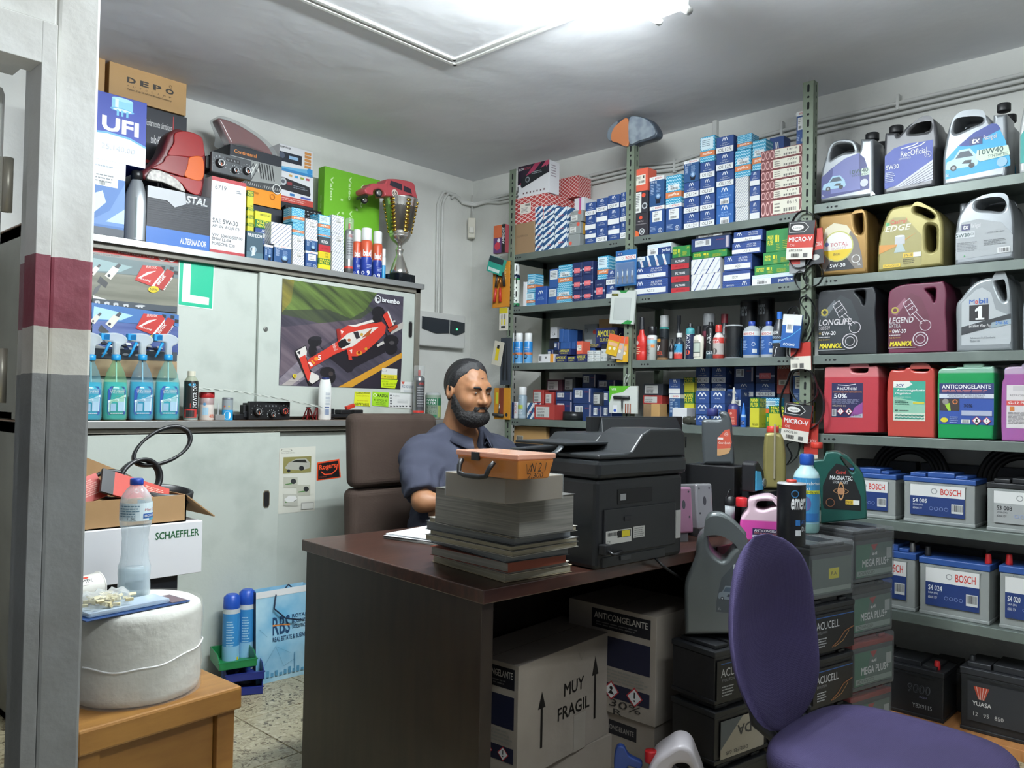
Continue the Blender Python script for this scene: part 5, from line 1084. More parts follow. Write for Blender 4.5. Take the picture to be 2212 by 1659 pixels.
def a_yua(t=True):
 def f(A):
  if t:A.text('9000',.56,.55,.84,.75,'#55585e',.03,.1); A.text('9000',.57,.56,.83,.74,'#24262c',.0,.1); A.text('AGM',.7,.46,.8,.5,'#7a7a9a'); A.text('YBX9115',.62,.22,.86,.32,'#9a9ea0',.01); A.text('80   800',.1,.42,.3,.5,'#8a8c8e')
  else :A.rect(.08,.2,1,.9,'#2b2d31')
  x=.04 if t else .14; A.poly([(x,.82),(x+.16,.82),(x+.11,.6),(x+.05,.6)],'#a8402c');
  for i in range(4):A.line([(x+.06+i*.013,.6),(x+.03+i*.035,.82)],.002,'#c8b0a4')
  A.text('YUASA',x-.01,.48,x+.18,.56,'#c8c8c4',.02)
  if not t:A.text('12   95   850',.14,.3,.44,.37,'#c0c0bc')
 return f
for n_,(a,b,t,lab,tf,ps) in enumerate(((1868,2040,1425,'black battery with red cap on the floor board',True,((.38,m_red),)),(2074,2300,1447,'black battery with red fan logo at the bottom right',False,((-.4,m_bk),)))):
 shelf_batt(a,b,t,.042,lab,m_bk,M('#222428',.5),a_yua(tf),ps,d=.175)
for i,(yy,lab) in enumerate(((1.16,'coiled black hose behind the batteries, nearer the corner'),(.74,'coiled black hose behind the batteries, nearer the right edge'))):
 mb=MB()
 for k in range(4):mb.tube([(k*.004,(.15-k*.016)*math.cos(a*PI/16),.162+(.15-k*.016)*math.sin(a*PI/16)) for a in range(32)],.011,m_blk,8,closed=True)
 tag(mb.build('hose_coil',loc=(3.705,yy,S3[4]+.004),rot=(0,.12,0)),lab,'hose')
for zs,hs,ds in ((S3[4],.22,'upper battery shelf'),(S3[5],.24,'lower battery shelf')):
 for i,yy in enumerate((1.26,.99,.72)):carton('dk',.25,.06,hs,(3.765 if zs==S3[4] else 3.70,yy,zs+.0006),-PI/2,('left','middle','right')[i]+' added black carton darkening the back of the '+ds,side=False)  # rear cartons added to darken the space behind the batteries
for i,yy in enumerate((1.26,.99,.72)):battery(('left','middle','right')[i]+' black battery added to darken the second row on the floor board',(3.70,yy,.0426),.25,.11,.19,-PI/2,m_bk,m_bk,None,ribs=False)  # extra rear batteries put in to keep the lowest shelf dark
for src,lab in (('oil_jug','silver oil jug behind the leftmost top-shelf jug'),('oil_jug.001','graphite oil jug in the second row, top shelf'),('oil_jug.002','silver oil jug in the second row behind the cyan label'),('oil_jug.004','brown-gold oil jug in the second row'),('oil_jug.005','pale gold oil jug in the second row'),('oil_jug.006','silver-grey oil jug in the second row, second shelf'),('oil_jug.007','charcoal oil jug in the second row'),('oil_jug.008','plum oil jug in the second row'),('oil_jug.009','silver oil jug in the second row, third shelf'),('coolant_jug','rose-red coolant jug in the second row'),('coolant_jug.001','red-orange coolant jug in the second row'),('coolant_jug.002','green coolant jug in the second row')):
 s_=bpy.data.objects[src]; c_=copy_tree(s_); c_.location=s_.location+Vector((.150,.012,0)); c_['label']=lab
# ==== ON TOP OF THE WALL CABINET
TZ=UT+.0066
def cbox(pl,pr,pt,z0,style,label,code='',yf=CYU+.01,d=.15,pbot=None,h=None,**k):
 """carton on the cabinets, front faces -Y"""
 pm=(pl+pr)/2; zt=AY(pm,pt,yf)[2]; xl=AY(pl,pt,yf)[0]; xr=AY(pr,pt,yf)[0]
 if h:zt=z0+h
 carton(style,xr-xl-.0025,d,max(zt-z0-.0006,.01),((xl+xr)/2,yf+d/2,z0+.0006),k.pop('rz',jit(.006)),label,code=code,**k)
 return zt
def a_depo(A):
 for i,ch in enumerate('DEPO'):A.text(ch,.22+i*.165,.44,.33+i*.165,.58,'#3a342e',.06)
 for i,ch in enumerate('AUTOLAMP'):A.text(ch,.22+i*.078,.34,.245+i*.078,.38,'#5a4a38')
 A.text('Taiwan Top 20 Global Brands Company',.22,.24,.8,.30,'#4a3c2c'); A.ring(.78,.64,.02,.004,'#4a3c2c')
zu=None
def a_ufi(A):
 A.poly([(0,.0),(1,.0),(1,.30),(.7,.38),(.3,.40),(0,.37)],'#dfe4e8'); A.poly([(0,.37),(.3,.40),(.7,.38),(1,.30),(1,.33),(.7,.41),(.3,.43),(0,.40)],'#5a9fd8')
 A.text('UFI',.2,.44,.86,.66,WHT,.09); A.rect(.36,.80,.74,.95,'#7fc0de'); A.circ(.55,.95,.19,'#9fd4ea',ry=.03); A.circ(.55,.79,.22,'#5aa4cc',ry=.03); A.circ(.55,.79,.17,'#cfe8f0',ry=.02); A.rect(.42,.82,.48,.95,'#d4eef6'); [A.rect(x,.7,x+.04,.79,'#6ab4d8') for x in (.45,.53,.62)]; A.text('25.140.00',.2,.17,.8,.25,'#b9bcc4',.02)
def a_ford(A):
 A.rect(0,.78,1,1,'#d4dade'); A.poly([(0,.15),(.6,.35),(1,.75),(1,.15)],'#4f7ab4'); A.poly([(.1,.25),(.5,.45),(.4,.6),(0,.5)],'#b9cde0'); A.poly([(.5,.2),(1,.4),(1,.2)],'#a9c4e0'); A.rect(0,0,1,.12,'#2a3440'); A.rect(.05,.66,.8,.84,'#d8dcda'); A.lines(.08,.7,.7,.82,3,'#6a7074'); A.bars(.3,.67,.5,.72); A.circ(.15,.92,.06,'#3a5a94',ry=.02); A.lines(.25,.9,.7,.94,1,'#8f9aa4')
z=cbox(190,273,347,TZ,'pw','white and blue carton with parcel label beside the silver bottle',d=.26,fart=a_ford,col='#3f6ba8')
zu=cbox(196,319,207,z,'bl','blue and white carton with a filter drawing, beside the pillar',d=.26,fart=a_ufi,col='#2a3f9c')
def a_quiet(A):
 A.poly([(0,0),(1,0),(1,.3),(.6,.45),(0,.35)],'#55565a'); A.rect(.0,.62,.72,.64,'#b83a3c'); A.rect(.70,.1,.72,.98,'#b83a3c'); A.text('particolarmente silenzioso',.05,.86,.68,.92,'#d8d8d8'); A.text('solo 60 dB',.25,.76,.55,.82,'#d8d8d8')
 A.circ(.86,.75,.11,'#c04a48'); A.circ(.86,.75,.09,'#8a2c2e'); A.text('3',.82,.70,.88,.8,WHT,.04); A.line([(.45,.72),(.5,.6),(.47,.52),(.53,.45),(.5,.38),(.6,.34)],.003,'#d8d8d8'); A.line([(.25,.3),(.3,.45),(.42,.4),(.42,.55),(.45,.4),(.5,.3)],.003,'#d8d8d8'); A.ring(.02,.65,.08,.02,'#c8c8c8')
zq=cbox(300,405,240,TZ,'dk','black carton with hushing finger drawing behind the red tail light',yf=CYU+.29,d=.13,fart=a_quiet)
zq0=AY(320,245,CYU+.30)[2]
z2=cbox(236,405,143,zq+.0004,'cb','large brown cardboard box with spaced black lettering, near the ceiling',yf=CYU+.275,d=.15,fart=a_depo)
cbox(190,229,112,AY(220,250,CYU+.30)[2]+.0,'cb','second brown cardboard box, mostly hidden by the pillar edge',yf=CYU+.275,d=.15)
cbox(205,290,250,TZ,'dk','black carton under the hidden brown box at the back',yf=CYU+.285,d=.13)
def bot_at(px,pt,pr_,yf,z0,name,label,cat,prof,bands,cap=None,**k):
 a=AY(px,pt,yf); r=pr_/FPX*(a[0]*_f[0]+a[1]*_f[1])*1.0
 zt=AY(px,pt,yf+r)[2]; x=AY(px,pt,yf+r)[0]
 k.setdefault('rz',math.atan2(yf,x)-PI/2); return vessel(name,label,cat,(x,yf+r,z0+.0006),r,zt-z0,prof,bands,cap,**k)
bot_at(296,371,24,CYU+.0,TZ,'oil_bottle','slim silver litre bottle with black cap on the cabinet top','bottle',[(.85,0),(1,.03),(1,.55),(.9,.68),(.5,.86),(.42,.88),(.42,.9)],[(0,.03,'#3a3d40'),(.03,.9,m_sil)],([(.42,.885),(.5,.89),(.5,.985),(.44,1)],'#1c1d1f'),ey=.6,extra=lambda root,r,h:MB().box(-.003,-r*.6-.001,h*.06,.003,-r*.6+.004,h*.62,M('#6d7a7a',.3)).build('level_strip',root))
def a_alt(A):
 A.rect(0,0,1,.30,'#2c64b0'); A.text('ALTERNADOR',.52,.08,.95,.19,WHT,.02,.15); A.text('STAL',.6,.82,.95,.96,'#c9cdd0',.05,.15)
 for i in range(16):A.line([(0.02,.34+i*.038),(.98,.34+i*.038+.01*math.sin(i))],.0012,'#3a3d42')
 A.poly([(0,.8),(.3,.8),(.42,.7),(.6,.8),(.58,1),(0,1)],'#a9acb0')
za=cbox(318,456,414,TZ,'dk','dark carton with blue ALTERNADOR band under the tail light',d=.22,fart=a_alt,yf=CYU+.012)
def a_tin(A):
 A.rect(0,.95,1,1,'#a83a40'); A.rect(0,0,1,.05,'#a83a40'); A.text('6719',.1,.84,.42,.90,'#4a4c50',.0); A.text('SAE 5W-30',.05,.40,.78,.46,'#33363a',.01); A.text('API SN  ACEA C3',.05,.34,.82,.38,'#3a3d42'); A.text('VW  504.00/507.00',.05,.22,.92,.26,'#3a3d42'); A.text('BMW LL-04',.05,.17,.58,.21,'#3a3d42'); A.text('PORSCHE C30',.05,.11,.7,.15,'#3a3d42'); A.lines(.7,.83,.85,.88,2,'#7a8088'); A.line([(.05,.62),(.95,.6)],.0006,'#b9bcc0')
cbox(457,533,388,TZ,'pw','tall white oil tin with red edges and 5W-30 print',yf=CYU+.005,d=.12,fart=a_tin,name='oil_tin',cat='tin')
zt_=AY(495,388,CYU+.005)[2]+.0
m_rl=M('#720e12',.3,spec=.3); m_rl2=M('#861416',.3,spec=.3); m_amb=M('#bf5410',.35,spec=.3); m_cl=MN('ribbed_clear','#7c7874','#b0aca6',60,2,.35); m_lens_dark=M('#5a2226',.35)
C3=(180,80,3.3175)
def lamp_poly(j,P,m,name,dep,k,bevel=.003):
 return j.body(P,[],m,name=name,depth=dep,bevel=bevel,dy=k)
j=Jug('tail_light','large red tail light with amber and clear sections standing on cartons','lamp',CYU+.03,za+.001,.10,650,1130,C3,plane='y'); j.sq=1
j.body([(425,965),(500,900),(560,820),(600,720),(620,685),(672,655),(760,680),(830,700),(862,760),(880,870),(872,1000),(850,1140),(815,1145),(740,1112),(640,1040),(520,1000),(440,1020)],[],m_lens_dark,name='housing',depth=.10,bevel=.015)
lamp_poly(j,[(650,690),(740,680),(835,720),(855,800),(850,860),(748,862),(700,858),(600,845),(640,760)],m_rl2,'red_lens',.03,-.045)
lamp_poly(j,[(600,850),(748,868),(735,930),(715,1000),(640,985),(520,950),(480,940),(560,900)],m_rl,'red_lens',.03,-.046)
lamp_poly(j,[(752,866),(845,870),(842,1025),(718,1002),(735,930)],m_amb,'amber_lens',.03,-.047)
lamp_poly(j,[(445,1010),(475,960),(520,955),(600,985),(680,1040),(720,1112),(640,1080),(560,1045),(480,1030)],m_cl,'clear_lens',.03,-.046)
lamp_poly(j,[(600,990),(715,1008),(838,1032),(820,1130),(745,1112),(690,1050)],m_rl2,'red_lens',.03,-.045)
def a_cont(A):
 A.rect(0,0,1,.30,'#dd8a1c'); A.rect(0,.30,1,.80,'#8f9290'); A.text('Continental',.08,.86,.5,.93,'#d8863c',.02)
 for i in range(7):A.line([(.1+i*.05,.42),(.2+i*.06,.75),(.3+i*.05,.6)],.004,'#d4d6d2' if i%2 else '#34373a')
 for i in range(6):A.line([(.6+i*.05,.5),(.55+i*.05,.78)],.005,'#1c1e20')
 A.poly([(0,.30),(0,.38),(1,.46),(1,.30)],'#3a3d3f')
 for i in range(24):A.line([(.02+i*.04,.33),(.03+i*.04,.38)],.002,'#c8cac6')
 A.ring(.9,.36,.09,.015,'#d8dad6'); A.text('Wasserpumpe · Water Pump',.1,.18,.55,.24,'#a86414'); A.ring(.82,.2,.05,.01,'#a8601c')
zs_=cbox(536,610,447,TZ,'dk','dark carton with white printed scroll under the radiator box',yf=CYU+.16,d=.14,fart=lambda A:(A.rect(.3,.5,.5,.7,'#c8c8c8'),A.ring(.8,.3,.1,.02,'#c0c0c0')))
zc=cbox(496,610,325,zs_,'dk','black and orange water pump carton with radiator picture',yf=CYU+.15,d=.2,fart=a_cont,rz=.0)
j=Jug('tail_light','slanting red tail light wrapped in clear plastic near the wall','lamp',CYU+.19,zc,.07,1150,780,C3,plane='y'); j.sq=1
j.body([(965,585),(1010,585),(1100,620),(1180,665),(1260,720),(1330,790),(1360,860),(1250,812),(1150,775),(1060,765),(1040,740),(1000,660)],[],M('#701419',.2,coat=.3),name='red_lens',depth=.07,bevel=.012)
_o=[o for o in j.root.children][0]
j.body([(955,578),(1020,572),(1120,612),(1200,660),(1280,715),(1350,780),(1390,880),(1250,822),(1140,790),(1040,790),(985,760),(990,690)],[],MCLEAR('#e8ecec',.12,.08),name='plastic_wrap',depth=.085,bevel=.01)
def panel(name,label,loc,rz,w,h,d,knobs,col='#232528',tiltx=0):
 root=empty(name,loc,rz,tiltx); tag(root,label,'control panel')
 m=M(col,.4); mb=MB(); mb.box(-w/2,0,0,w/2,.02,h,m); bev(mb.build('fascia',root),.004)
 b=MB(); b.box(-w/2+.01,.0205,.005,w/2-.01,d,h-.008,M('#17181a',.6)); b.box(-w/2-.012,.03,h*.2,-w/2+.01,d*.8,h*.8,M('#17181a',.6)); bev(b.build('housing',root),.003)
 for (x,z,r,rim) in knobs:
  T=Matrix.Translation((x*w,0,z*h))@Matrix.Rotation(PI/2,4,'X')
  k=MB(); k.lathe([(r,0),(r*.97,.008),(r*.8,.018),(r*.7,.019)],M('#1c1d1f',.3),24,T=T); kk=k.build('knob',root)
  q=MB(); q.lathe([(r*.72,.0192),(r*.72,.0206),(r*.5,.0206),(r*.5,.0192)],M(rim,.3,.5),24,T=T,cap=False); q.box(-r*.08,-r*.65,.019,r*.08,0,.021,M('#b8562c',.5),T=T); q.build('knob_ring',root)
 A=Art((-w/2,0,0),(1,0,0),(0,0,1),w,h)
 A.rect(.34,.66,.7,.86,'#16171a'); A.text('0 1 2 3',.38,.72,.66,.8,'#9a9ea2')
 for (x,z,r,rim) in knobs:
  for a in range(-4,5):A.circ(x+.5+math.sin(a*.5)*r*1.5/w,z+math.cos(a*.5)*r*1.5/h,.0018/w*1.0,'#c0c4c6',6)
 A.build('markings',root); return root
pa=AY(500,378,CYU-.01)
panel('heater_control','grey heater control panel with three silver-ringed knobs on the tin',(AY(501,372,CYU+.0)[0],CYU+.0,AY(501,381,CYU+.0)[2]+.001),.02,.20,.095,.09,((-.31,.48,.022,'#c8cacc'),(.06,.3,.015,'#c8cacc'),(.36,.42,.02,'#c8cacc')),'#3f4245')
def a_cd1(A):
 A.rect(0,0,1,.1,'#3a86c0'); A.poly([(0,.1),(0,.16),(.5,.2),(1,.3),(1,.1)],'#6ab0d8'); A.rect(0,.35,.66,.72,'#242a36'); A.rect(.28,.5,.55,.62,'#8fb4d4'); A.circ(.07,.58,.08,'#50586a'); A.text('CD/MP3 PLAYER',.0,.86,.32,.93,'#2a2a30',.02)
 for i in range(5):A.rect(.74,.3+i*.13,.94,.4+i*.13,'#c88a4a')
 A.circ(.9,.2,.08,'#3a90cc')
def a_cd2(A):
 A.rect(0,0,1,.2,'#b8483e'); A.lines(.05,.05,.8,.16,2,'#d8a8a0'); A.poly([(.0,.4),(.0,.78),(.1,.8),(.88,.66),(.92,.42),(.9,.34)],'#26262c'); A.circ(.1,.66,.1,'#b8bcc0'); A.circ(.1,.66,.05,'#5a5e66'); A.rect(.22,.58,.36,.68,'#8c3a40'); A.lines(.4,.5,.85,.62,2,'#7a8088')
 for i,c in enumerate(('#c8a464','#4a9ac8','#9aa84a','#b85a6c')):A.rect(.26+i*.17,.86,.36+i*.17,.93,c)
 A.rect(.3,.24,.44,.32,'#3a78b4'); A.rect(.62,.22,.92,.28,'#4a58a4')
zz=cbox(605,678,442,TZ,'dk','dark carton hidden at the back below the car radio boxes',yf=CYU+.25,d=.14)
zz=cbox(604,678,376,zz,'pw','white and red car radio carton, lower of the two',yf=CYU+.25,d=.14,fart=a_cd2)
cbox(604,677,319,zz,'pw','white and blue car radio carton, upper of the two',yf=CYU+.25,d=.14,fart=a_cd1)
def slotted():
 a=AY(625,460,CYU+.12); b=AY(704,470,CYU+.12); root=empty('vent_grille',((a[0]+b[0])/2,CYU+.17,AY(665,478,CYU+.12)[2]),0,math.radians(-15)); tag(root,'black slotted plastic vent grille lying behind the small boxes','grille')
 w=b[0]-a[0]; mb=MB(); mb.box(-w/2,-.03,0,w/2,.03,.07,m_blk); bev(mb.build('frame',root),.004)
 s_=MB()
 for r_ in range(3):
  for i in range(9):s_.box(-w/2+.015+i*w*.1,-.0308,.015+r_*.018,-w/2+.015+i*w*.1+.01,-.0295,.019+r_*.018,M('#a8acb0',.4))
 s_.build('slots',root)['kind']='stuff'
slotted()
rcb=cbox(629,700,470,TZ,'dk','dark plain carton supporting the black vent grille',yf=CYU+.135,d=.1)
def a_green(A):
 for (x,y) in ((.1,.82),(.42,.86),(.64,.82),(.22,.52),(.44,.55),(.18,.24),(.55,.28),(.74,.34),(.86,.12)):A.text('Valeo',x,y-.12,x+.05,y+.1,'#c8e4b0',.03,rot=270)
 for (x,y) in ((.28,.72),(.3,.6),(.55,.66),(.36,.4),(.62,.45),(.05,.38),(.7,.2),(.9,.3)):A.rect(x,y,x+.04,y+.02,'#b4d894')
def a_green_s(A):
 A.text('Valeo',.3,.45,.6,.75,'#9fc880',.02,rot=90)
cbox(701,822,374,TZ,'mh','large bright green patterned carton standing against the wall',yf=CYU+.23,d=.06,fart=a_green,sart=a_green_s,col='#6fb42a')
def ccol(where,pl,pr,items,yf=CYU+.005,d=None,z0=None,**k):
 z=TZ if z0 is None else z0; n=len(items)
 for i,it in enumerate(items):
  a,b=(it[3],it[4]) if len(it)>4 else (pl,pr)
  pos='' if n==1 else ('top of ' if i==n-1 else ORD[i]+('' if i==0 else ' up')+' in ')
  dd=d or min(max(AY(b,500,yf)[0]-AY(a,500,yf)[0],.07),.11)
  z=cbox(a,b,it[0],z,it[1],STY[it[1]][2].replace('{c}',(it[2] if len(it)>2 else '').strip() or 'unmarked')+', '+pos+where,it[2] if len(it)>2 else '',yf=yf,d=dd,**k)
 return z
Fc=' on the cabinet top'
def a_prit(A):A.rect(0,0,1,.25,'#4a6a78'); A.text('PRITECH',.05,.8,.9,.92,WHT,.03); A.circ(.4,.35,.2,'#8fa4b0'); A.circ(.4,.35,.12,'#2a3a44'); A.poly([(.3,.1),(.5,.15),(.48,.45),(.34,.42)],'#c8d4da')
cbox(533,570,501,TZ,'dk','slate blue shaver box next to the white oil tin',yf=CYU+.005,d=.06,fart=a_prit,col='#37505e')
ccol('stack against the white oil tin',534,549,[(500,'dk'),(483,'mn','x'),(467,'mn','1/80'),(449,'mn','x'),(412,'mn','1/80')],yf=CYU+.08,d=.07)
ccol('above the shaver box',551,587,[(530,'dk'),(494,'mw'),(458,'mnu','W 811/80')],yf=CYU+.07,d=.08)
ccol('small one right of the shaver box',571,590,[(529,'bt','')],d=.06)
ccol('leftmost stack of the small box row',592,630,[(531,'bt','P 7028'),(483,'s','',586,631)],d=.12,yf=CYU+.008)
ccol('second stack of the small box row',632,658,[(541,'s','x'),(509,'s','x'),(482,'p',''),(450,'p','',630,659)])
ccol('third stack of the small box row',660,687,[(543,'bw','x'),(516,'bt','P 7006'),(474,'s','x')])
ccol('behind the third stack of the small box row',676,690,[(464,'p','')],yf=CYU+.12)
ccol('fourth stack of the small box row',688,715,[(544,'mnl',''),(513,'f','x'),(500,'p',''),(465,'p','w')])
ccol('rightmost stack of the small box row',717,744,[(546,'s',''),(505,'s','x'),(466,'s','x')])
def clearcap(root,r,h):
 mb=MB(); mb.lathe([(.95*r,h*.80),(.95*r,h*.985),(.85*r,h)],MCLEAR('#f0f2f2',.12),24,cap=False); mb.lathe([(.85*r,h),(.001,h)],MCLEAR('#f0f2f2',.12),24,cap=False); mb.build('clear_cap',root)
 n=MB(); n.lathe([(r*.22,h*.8),(r*.22,h*.9),(r*.12,h*.92)],M('#b83a34',.4),12); n.build('nozzle',root)
CP=[(.93,0),(1,.01),(1,.76),(.9,.79),(.4,.81)]
bot_at(755,473,10,CYU+.01,TZ,'spray_can','metallic spray with clear cap beside the orange and blue sprays','can',CP,[(0,.1,'#4a4a4a'),(.1,.14,'#c04038'),(.14,.81,M('#b0b2b4',.2,.7))],art=lambda A:(A.rect(.3,.2,.95,.95,'#8f9294'),A.text('ARL',.45,.85,.8,.93,'#b03a34',.03),A.lines(.35,.3,.9,.8,7,'#5a5c60')),az=(.14,.75),extra=clearcap)
for px,pt,rr,lab in ((772,497,9.5,'left one of three orange and blue sprays with white caps'),(792.5,494,13,'front middle one of three orange and blue sprays'),(816,501,11,'right one of three orange and blue sprays with white caps')):
 bot_at(px,pt,rr,CYU+(.0 if px==792.5 else .045),TZ,'spray_can',lab,'can',SPRAY,[(0,.40,'#28409a'),(.40,.78,'#d05a3c')],(SPRAYCAP,'#e4e6e4'),group='orange and blue sprays',az=(.0,.74),art=lambda A:(A.poly([(.1,.5),(.5,.38),(.9,.5),(.9,.56),(.5,.45),(.1,.56)],'#e0dcd4'),A.text('bad',.3,.56,.85,.74,WHT,.08),A.circ(.3,.1,.12,'#c8d0e0'),A.circ(.3,.1,.06,'#28409a'),A.text('9',.55,.03,.75,.17,WHT,.03),A.lines(.55,.22,.95,.34,3,'#a8b4dc')))
bot_at(829,538,5,CYU+.09,TZ,'spray_can','small white and blue can almost hidden behind the trophy base','can',SPRAY,[(0,.1,'#b86a4a'),(.1,.5,'#3a9ad0'),(.5,.78,'#dfe2e2')],(SPRAYCAP,'#dfe2e2'))
def trophy():
 c=AY(862,590,CYU+.07); s=(c[0]*_f[0]+c[1]*_f[1])/FPX
 root=empty('trophy',(c[0],CYU+.07,TZ+.0006),.12); tag(root,'silver and gold trophy cup on a dark marble base','trophy')
 b=MB(); w=25*s; b.box(-w,-w,0,w,w,19*s,MN('dark_marble','#16191d','#2a2f35',30,6,.2,lo=.5,hi=.75)); bev(b.build('base',root),.002)
 m=M('#d8d6cf',.2,.9); g=M('#c9a548',.2,1.0); S=s
 st=[(20,19),(21,24),(18,32),(14,44),(9,56),(6.5,64),(8.5,70),(9,73),(6,77),(5,82),(9,86),(17,92),(22,100),(24,106)]
 mb=MB(); mb.lathe([(r*S,z*S) for r,z in st],m,40); mb.build('stem',root)
 cup=MB(); prof=[(23.5,106),(27,130),(32,160),(37,182),(37.5,184),(36,183)]
 cup.lathe([(r*S,z*S) for r,z in prof],m,48,cap=False); cup.lathe([(36*S,183*S),(25*S,112*S),(.001,108*S)],M('#8f8d88',.3,.9),32,cap=False); cup.build('cup',root)
 for k in range(6):
  a=k*PI/3+.25; r_=MB()
  for i in range(9):
   f=i/8; R=(24.6+(36.4-24.6)*f)*S; z=(112+64*f)*S
   T=Matrix.Translation((R*math.cos(a),R*math.sin(a),z))@Matrix.Rotation(a,4,'Z')
   r_.lathe([(.2*S,-3.8*S),(3*S,-2.6*S),(3.8*S,0),(3*S,2.6*S),(.2*S,3.8*S)],g,8,ex=.7,ey=1.6,T=T)
  r_.build('gold_beading',root)
 return c[0],TZ+184*s
tx,tz=trophy()
def toycar():
 C=(520,300,5.183); y0=CYU+.07
 j=Jug('toy_car','faded red toy car with number 69 balanced on the trophy','toy car',y0-.045,tz-.06,.09,1700,640,C,plane='y'); j.sq=1; tz2=tz-.06
 red=M('#b04a50',.35)
 raw=[(1400,610,1),(1390,560),(1455,520),(1480,495),(1600,500),(1625,470),(1650,447),(1780,452),(1930,490),(1960,580),(1985,690,1),(1960,700),(1950,660),(1900,630),(1850,640),(1610,640,1),(1600,590),(1550,560),(1490,580),(1480,630)]
 j.body(raw,[],red,name='shell',depth=.09,bevel=.008,n=4)
 A=j.face(1385,720,1995,445)
 def F(x,y):return ((x-1385)/610,(720-y)/275)
 A.poly([F(*p) for p in ((1655,525),(1670,470),(1795,480),(1800,550))],'#2e2a34'); A.poly([F(*p) for p in ((1815,552),(1820,490),(1900,505),(1915,560))],'#2e2a34')
 A.circ(*F(1715,600),.055,'#dcd2c4'); A.text('69',F(1690,0)[0],F(0,620)[1],F(1742,0)[0],F(0,578)[1],'#3a2a2c',.02); A.line([F(1808,490),F(1805,640)],.0006,'#7c3238'); A.line([F(1630,500),F(1640,640)],.0006,'#7c3238'); A.build('markings',j.root)
 for (x,y,dy) in ((1540,610,-.047),(1910,690,-.047),(1475,660,.03),(1860,700,.03)):
  u,z=j.L(x,y); z=max(z,.0); T=Matrix.Translation((u,dy,AY(x/5.183+520,y/5.183+300,y0-.045)[2]-tz2))@Matrix.Rotation(PI/2,4,'X')
  w=MB(); w.lathe([(.019,-.008),(.0215,-.005),(.0215,.005),(.019,.008)],m_blk,20,T=T); w.lathe([(.015,.0082),(.014,.0092),(.003,.0088)],M('#b0b0ac',.25,.8),14,T=T); w.build('wheel',j.root)
 u,z=j.L(1415,640); w=MB(); w.box(-.005,-.045,-.006,.004,.045,.008,m_blk,T=Matrix.Translation((u,0,AY(1400/5.183+520,640/5.183+300,y0-.045)[2]-tz2))); w.build('bumper',j.root)
toycar()
# ==== POSTERS, STICKERS (on the sliding doors)
C4=(560,560,4.365); C5=(180,500,3.77); C6=(160,920,2.2453)
def sheet(name,label,cat,crop,corners,mat,y,group=None,th=.0006):
 """thin paper sheet lying on plane y; corners in picture coords TL TR BR BL"""
 W_=[AY(p[0]/crop[2]+crop[0],p[1]/crop[2]+crop[1],y) for p in corners]
 c=[sum(w[i] for w in W_)/4 for i in range(3)]
 mb=MB(); vs=[(w[0]-c[0],-th,w[2]-c[2]) for w in W_]+[(w[0]-c[0],0,w[2]-c[2]) for w in W_]
 mb.add(vs,[(0,3,2,1),(4,5,6,7),(0,1,5,4),(1,2,6,5),(2,3,7,6),(3,0,4,7)],mat)
 o=mb.build(name,loc=c); tag(o,label,cat,group); return o
YD1=CYU+.03-.0005; YD2=CYU+.006-.0005
RED,REDD='#c83a2c','#8c2420'
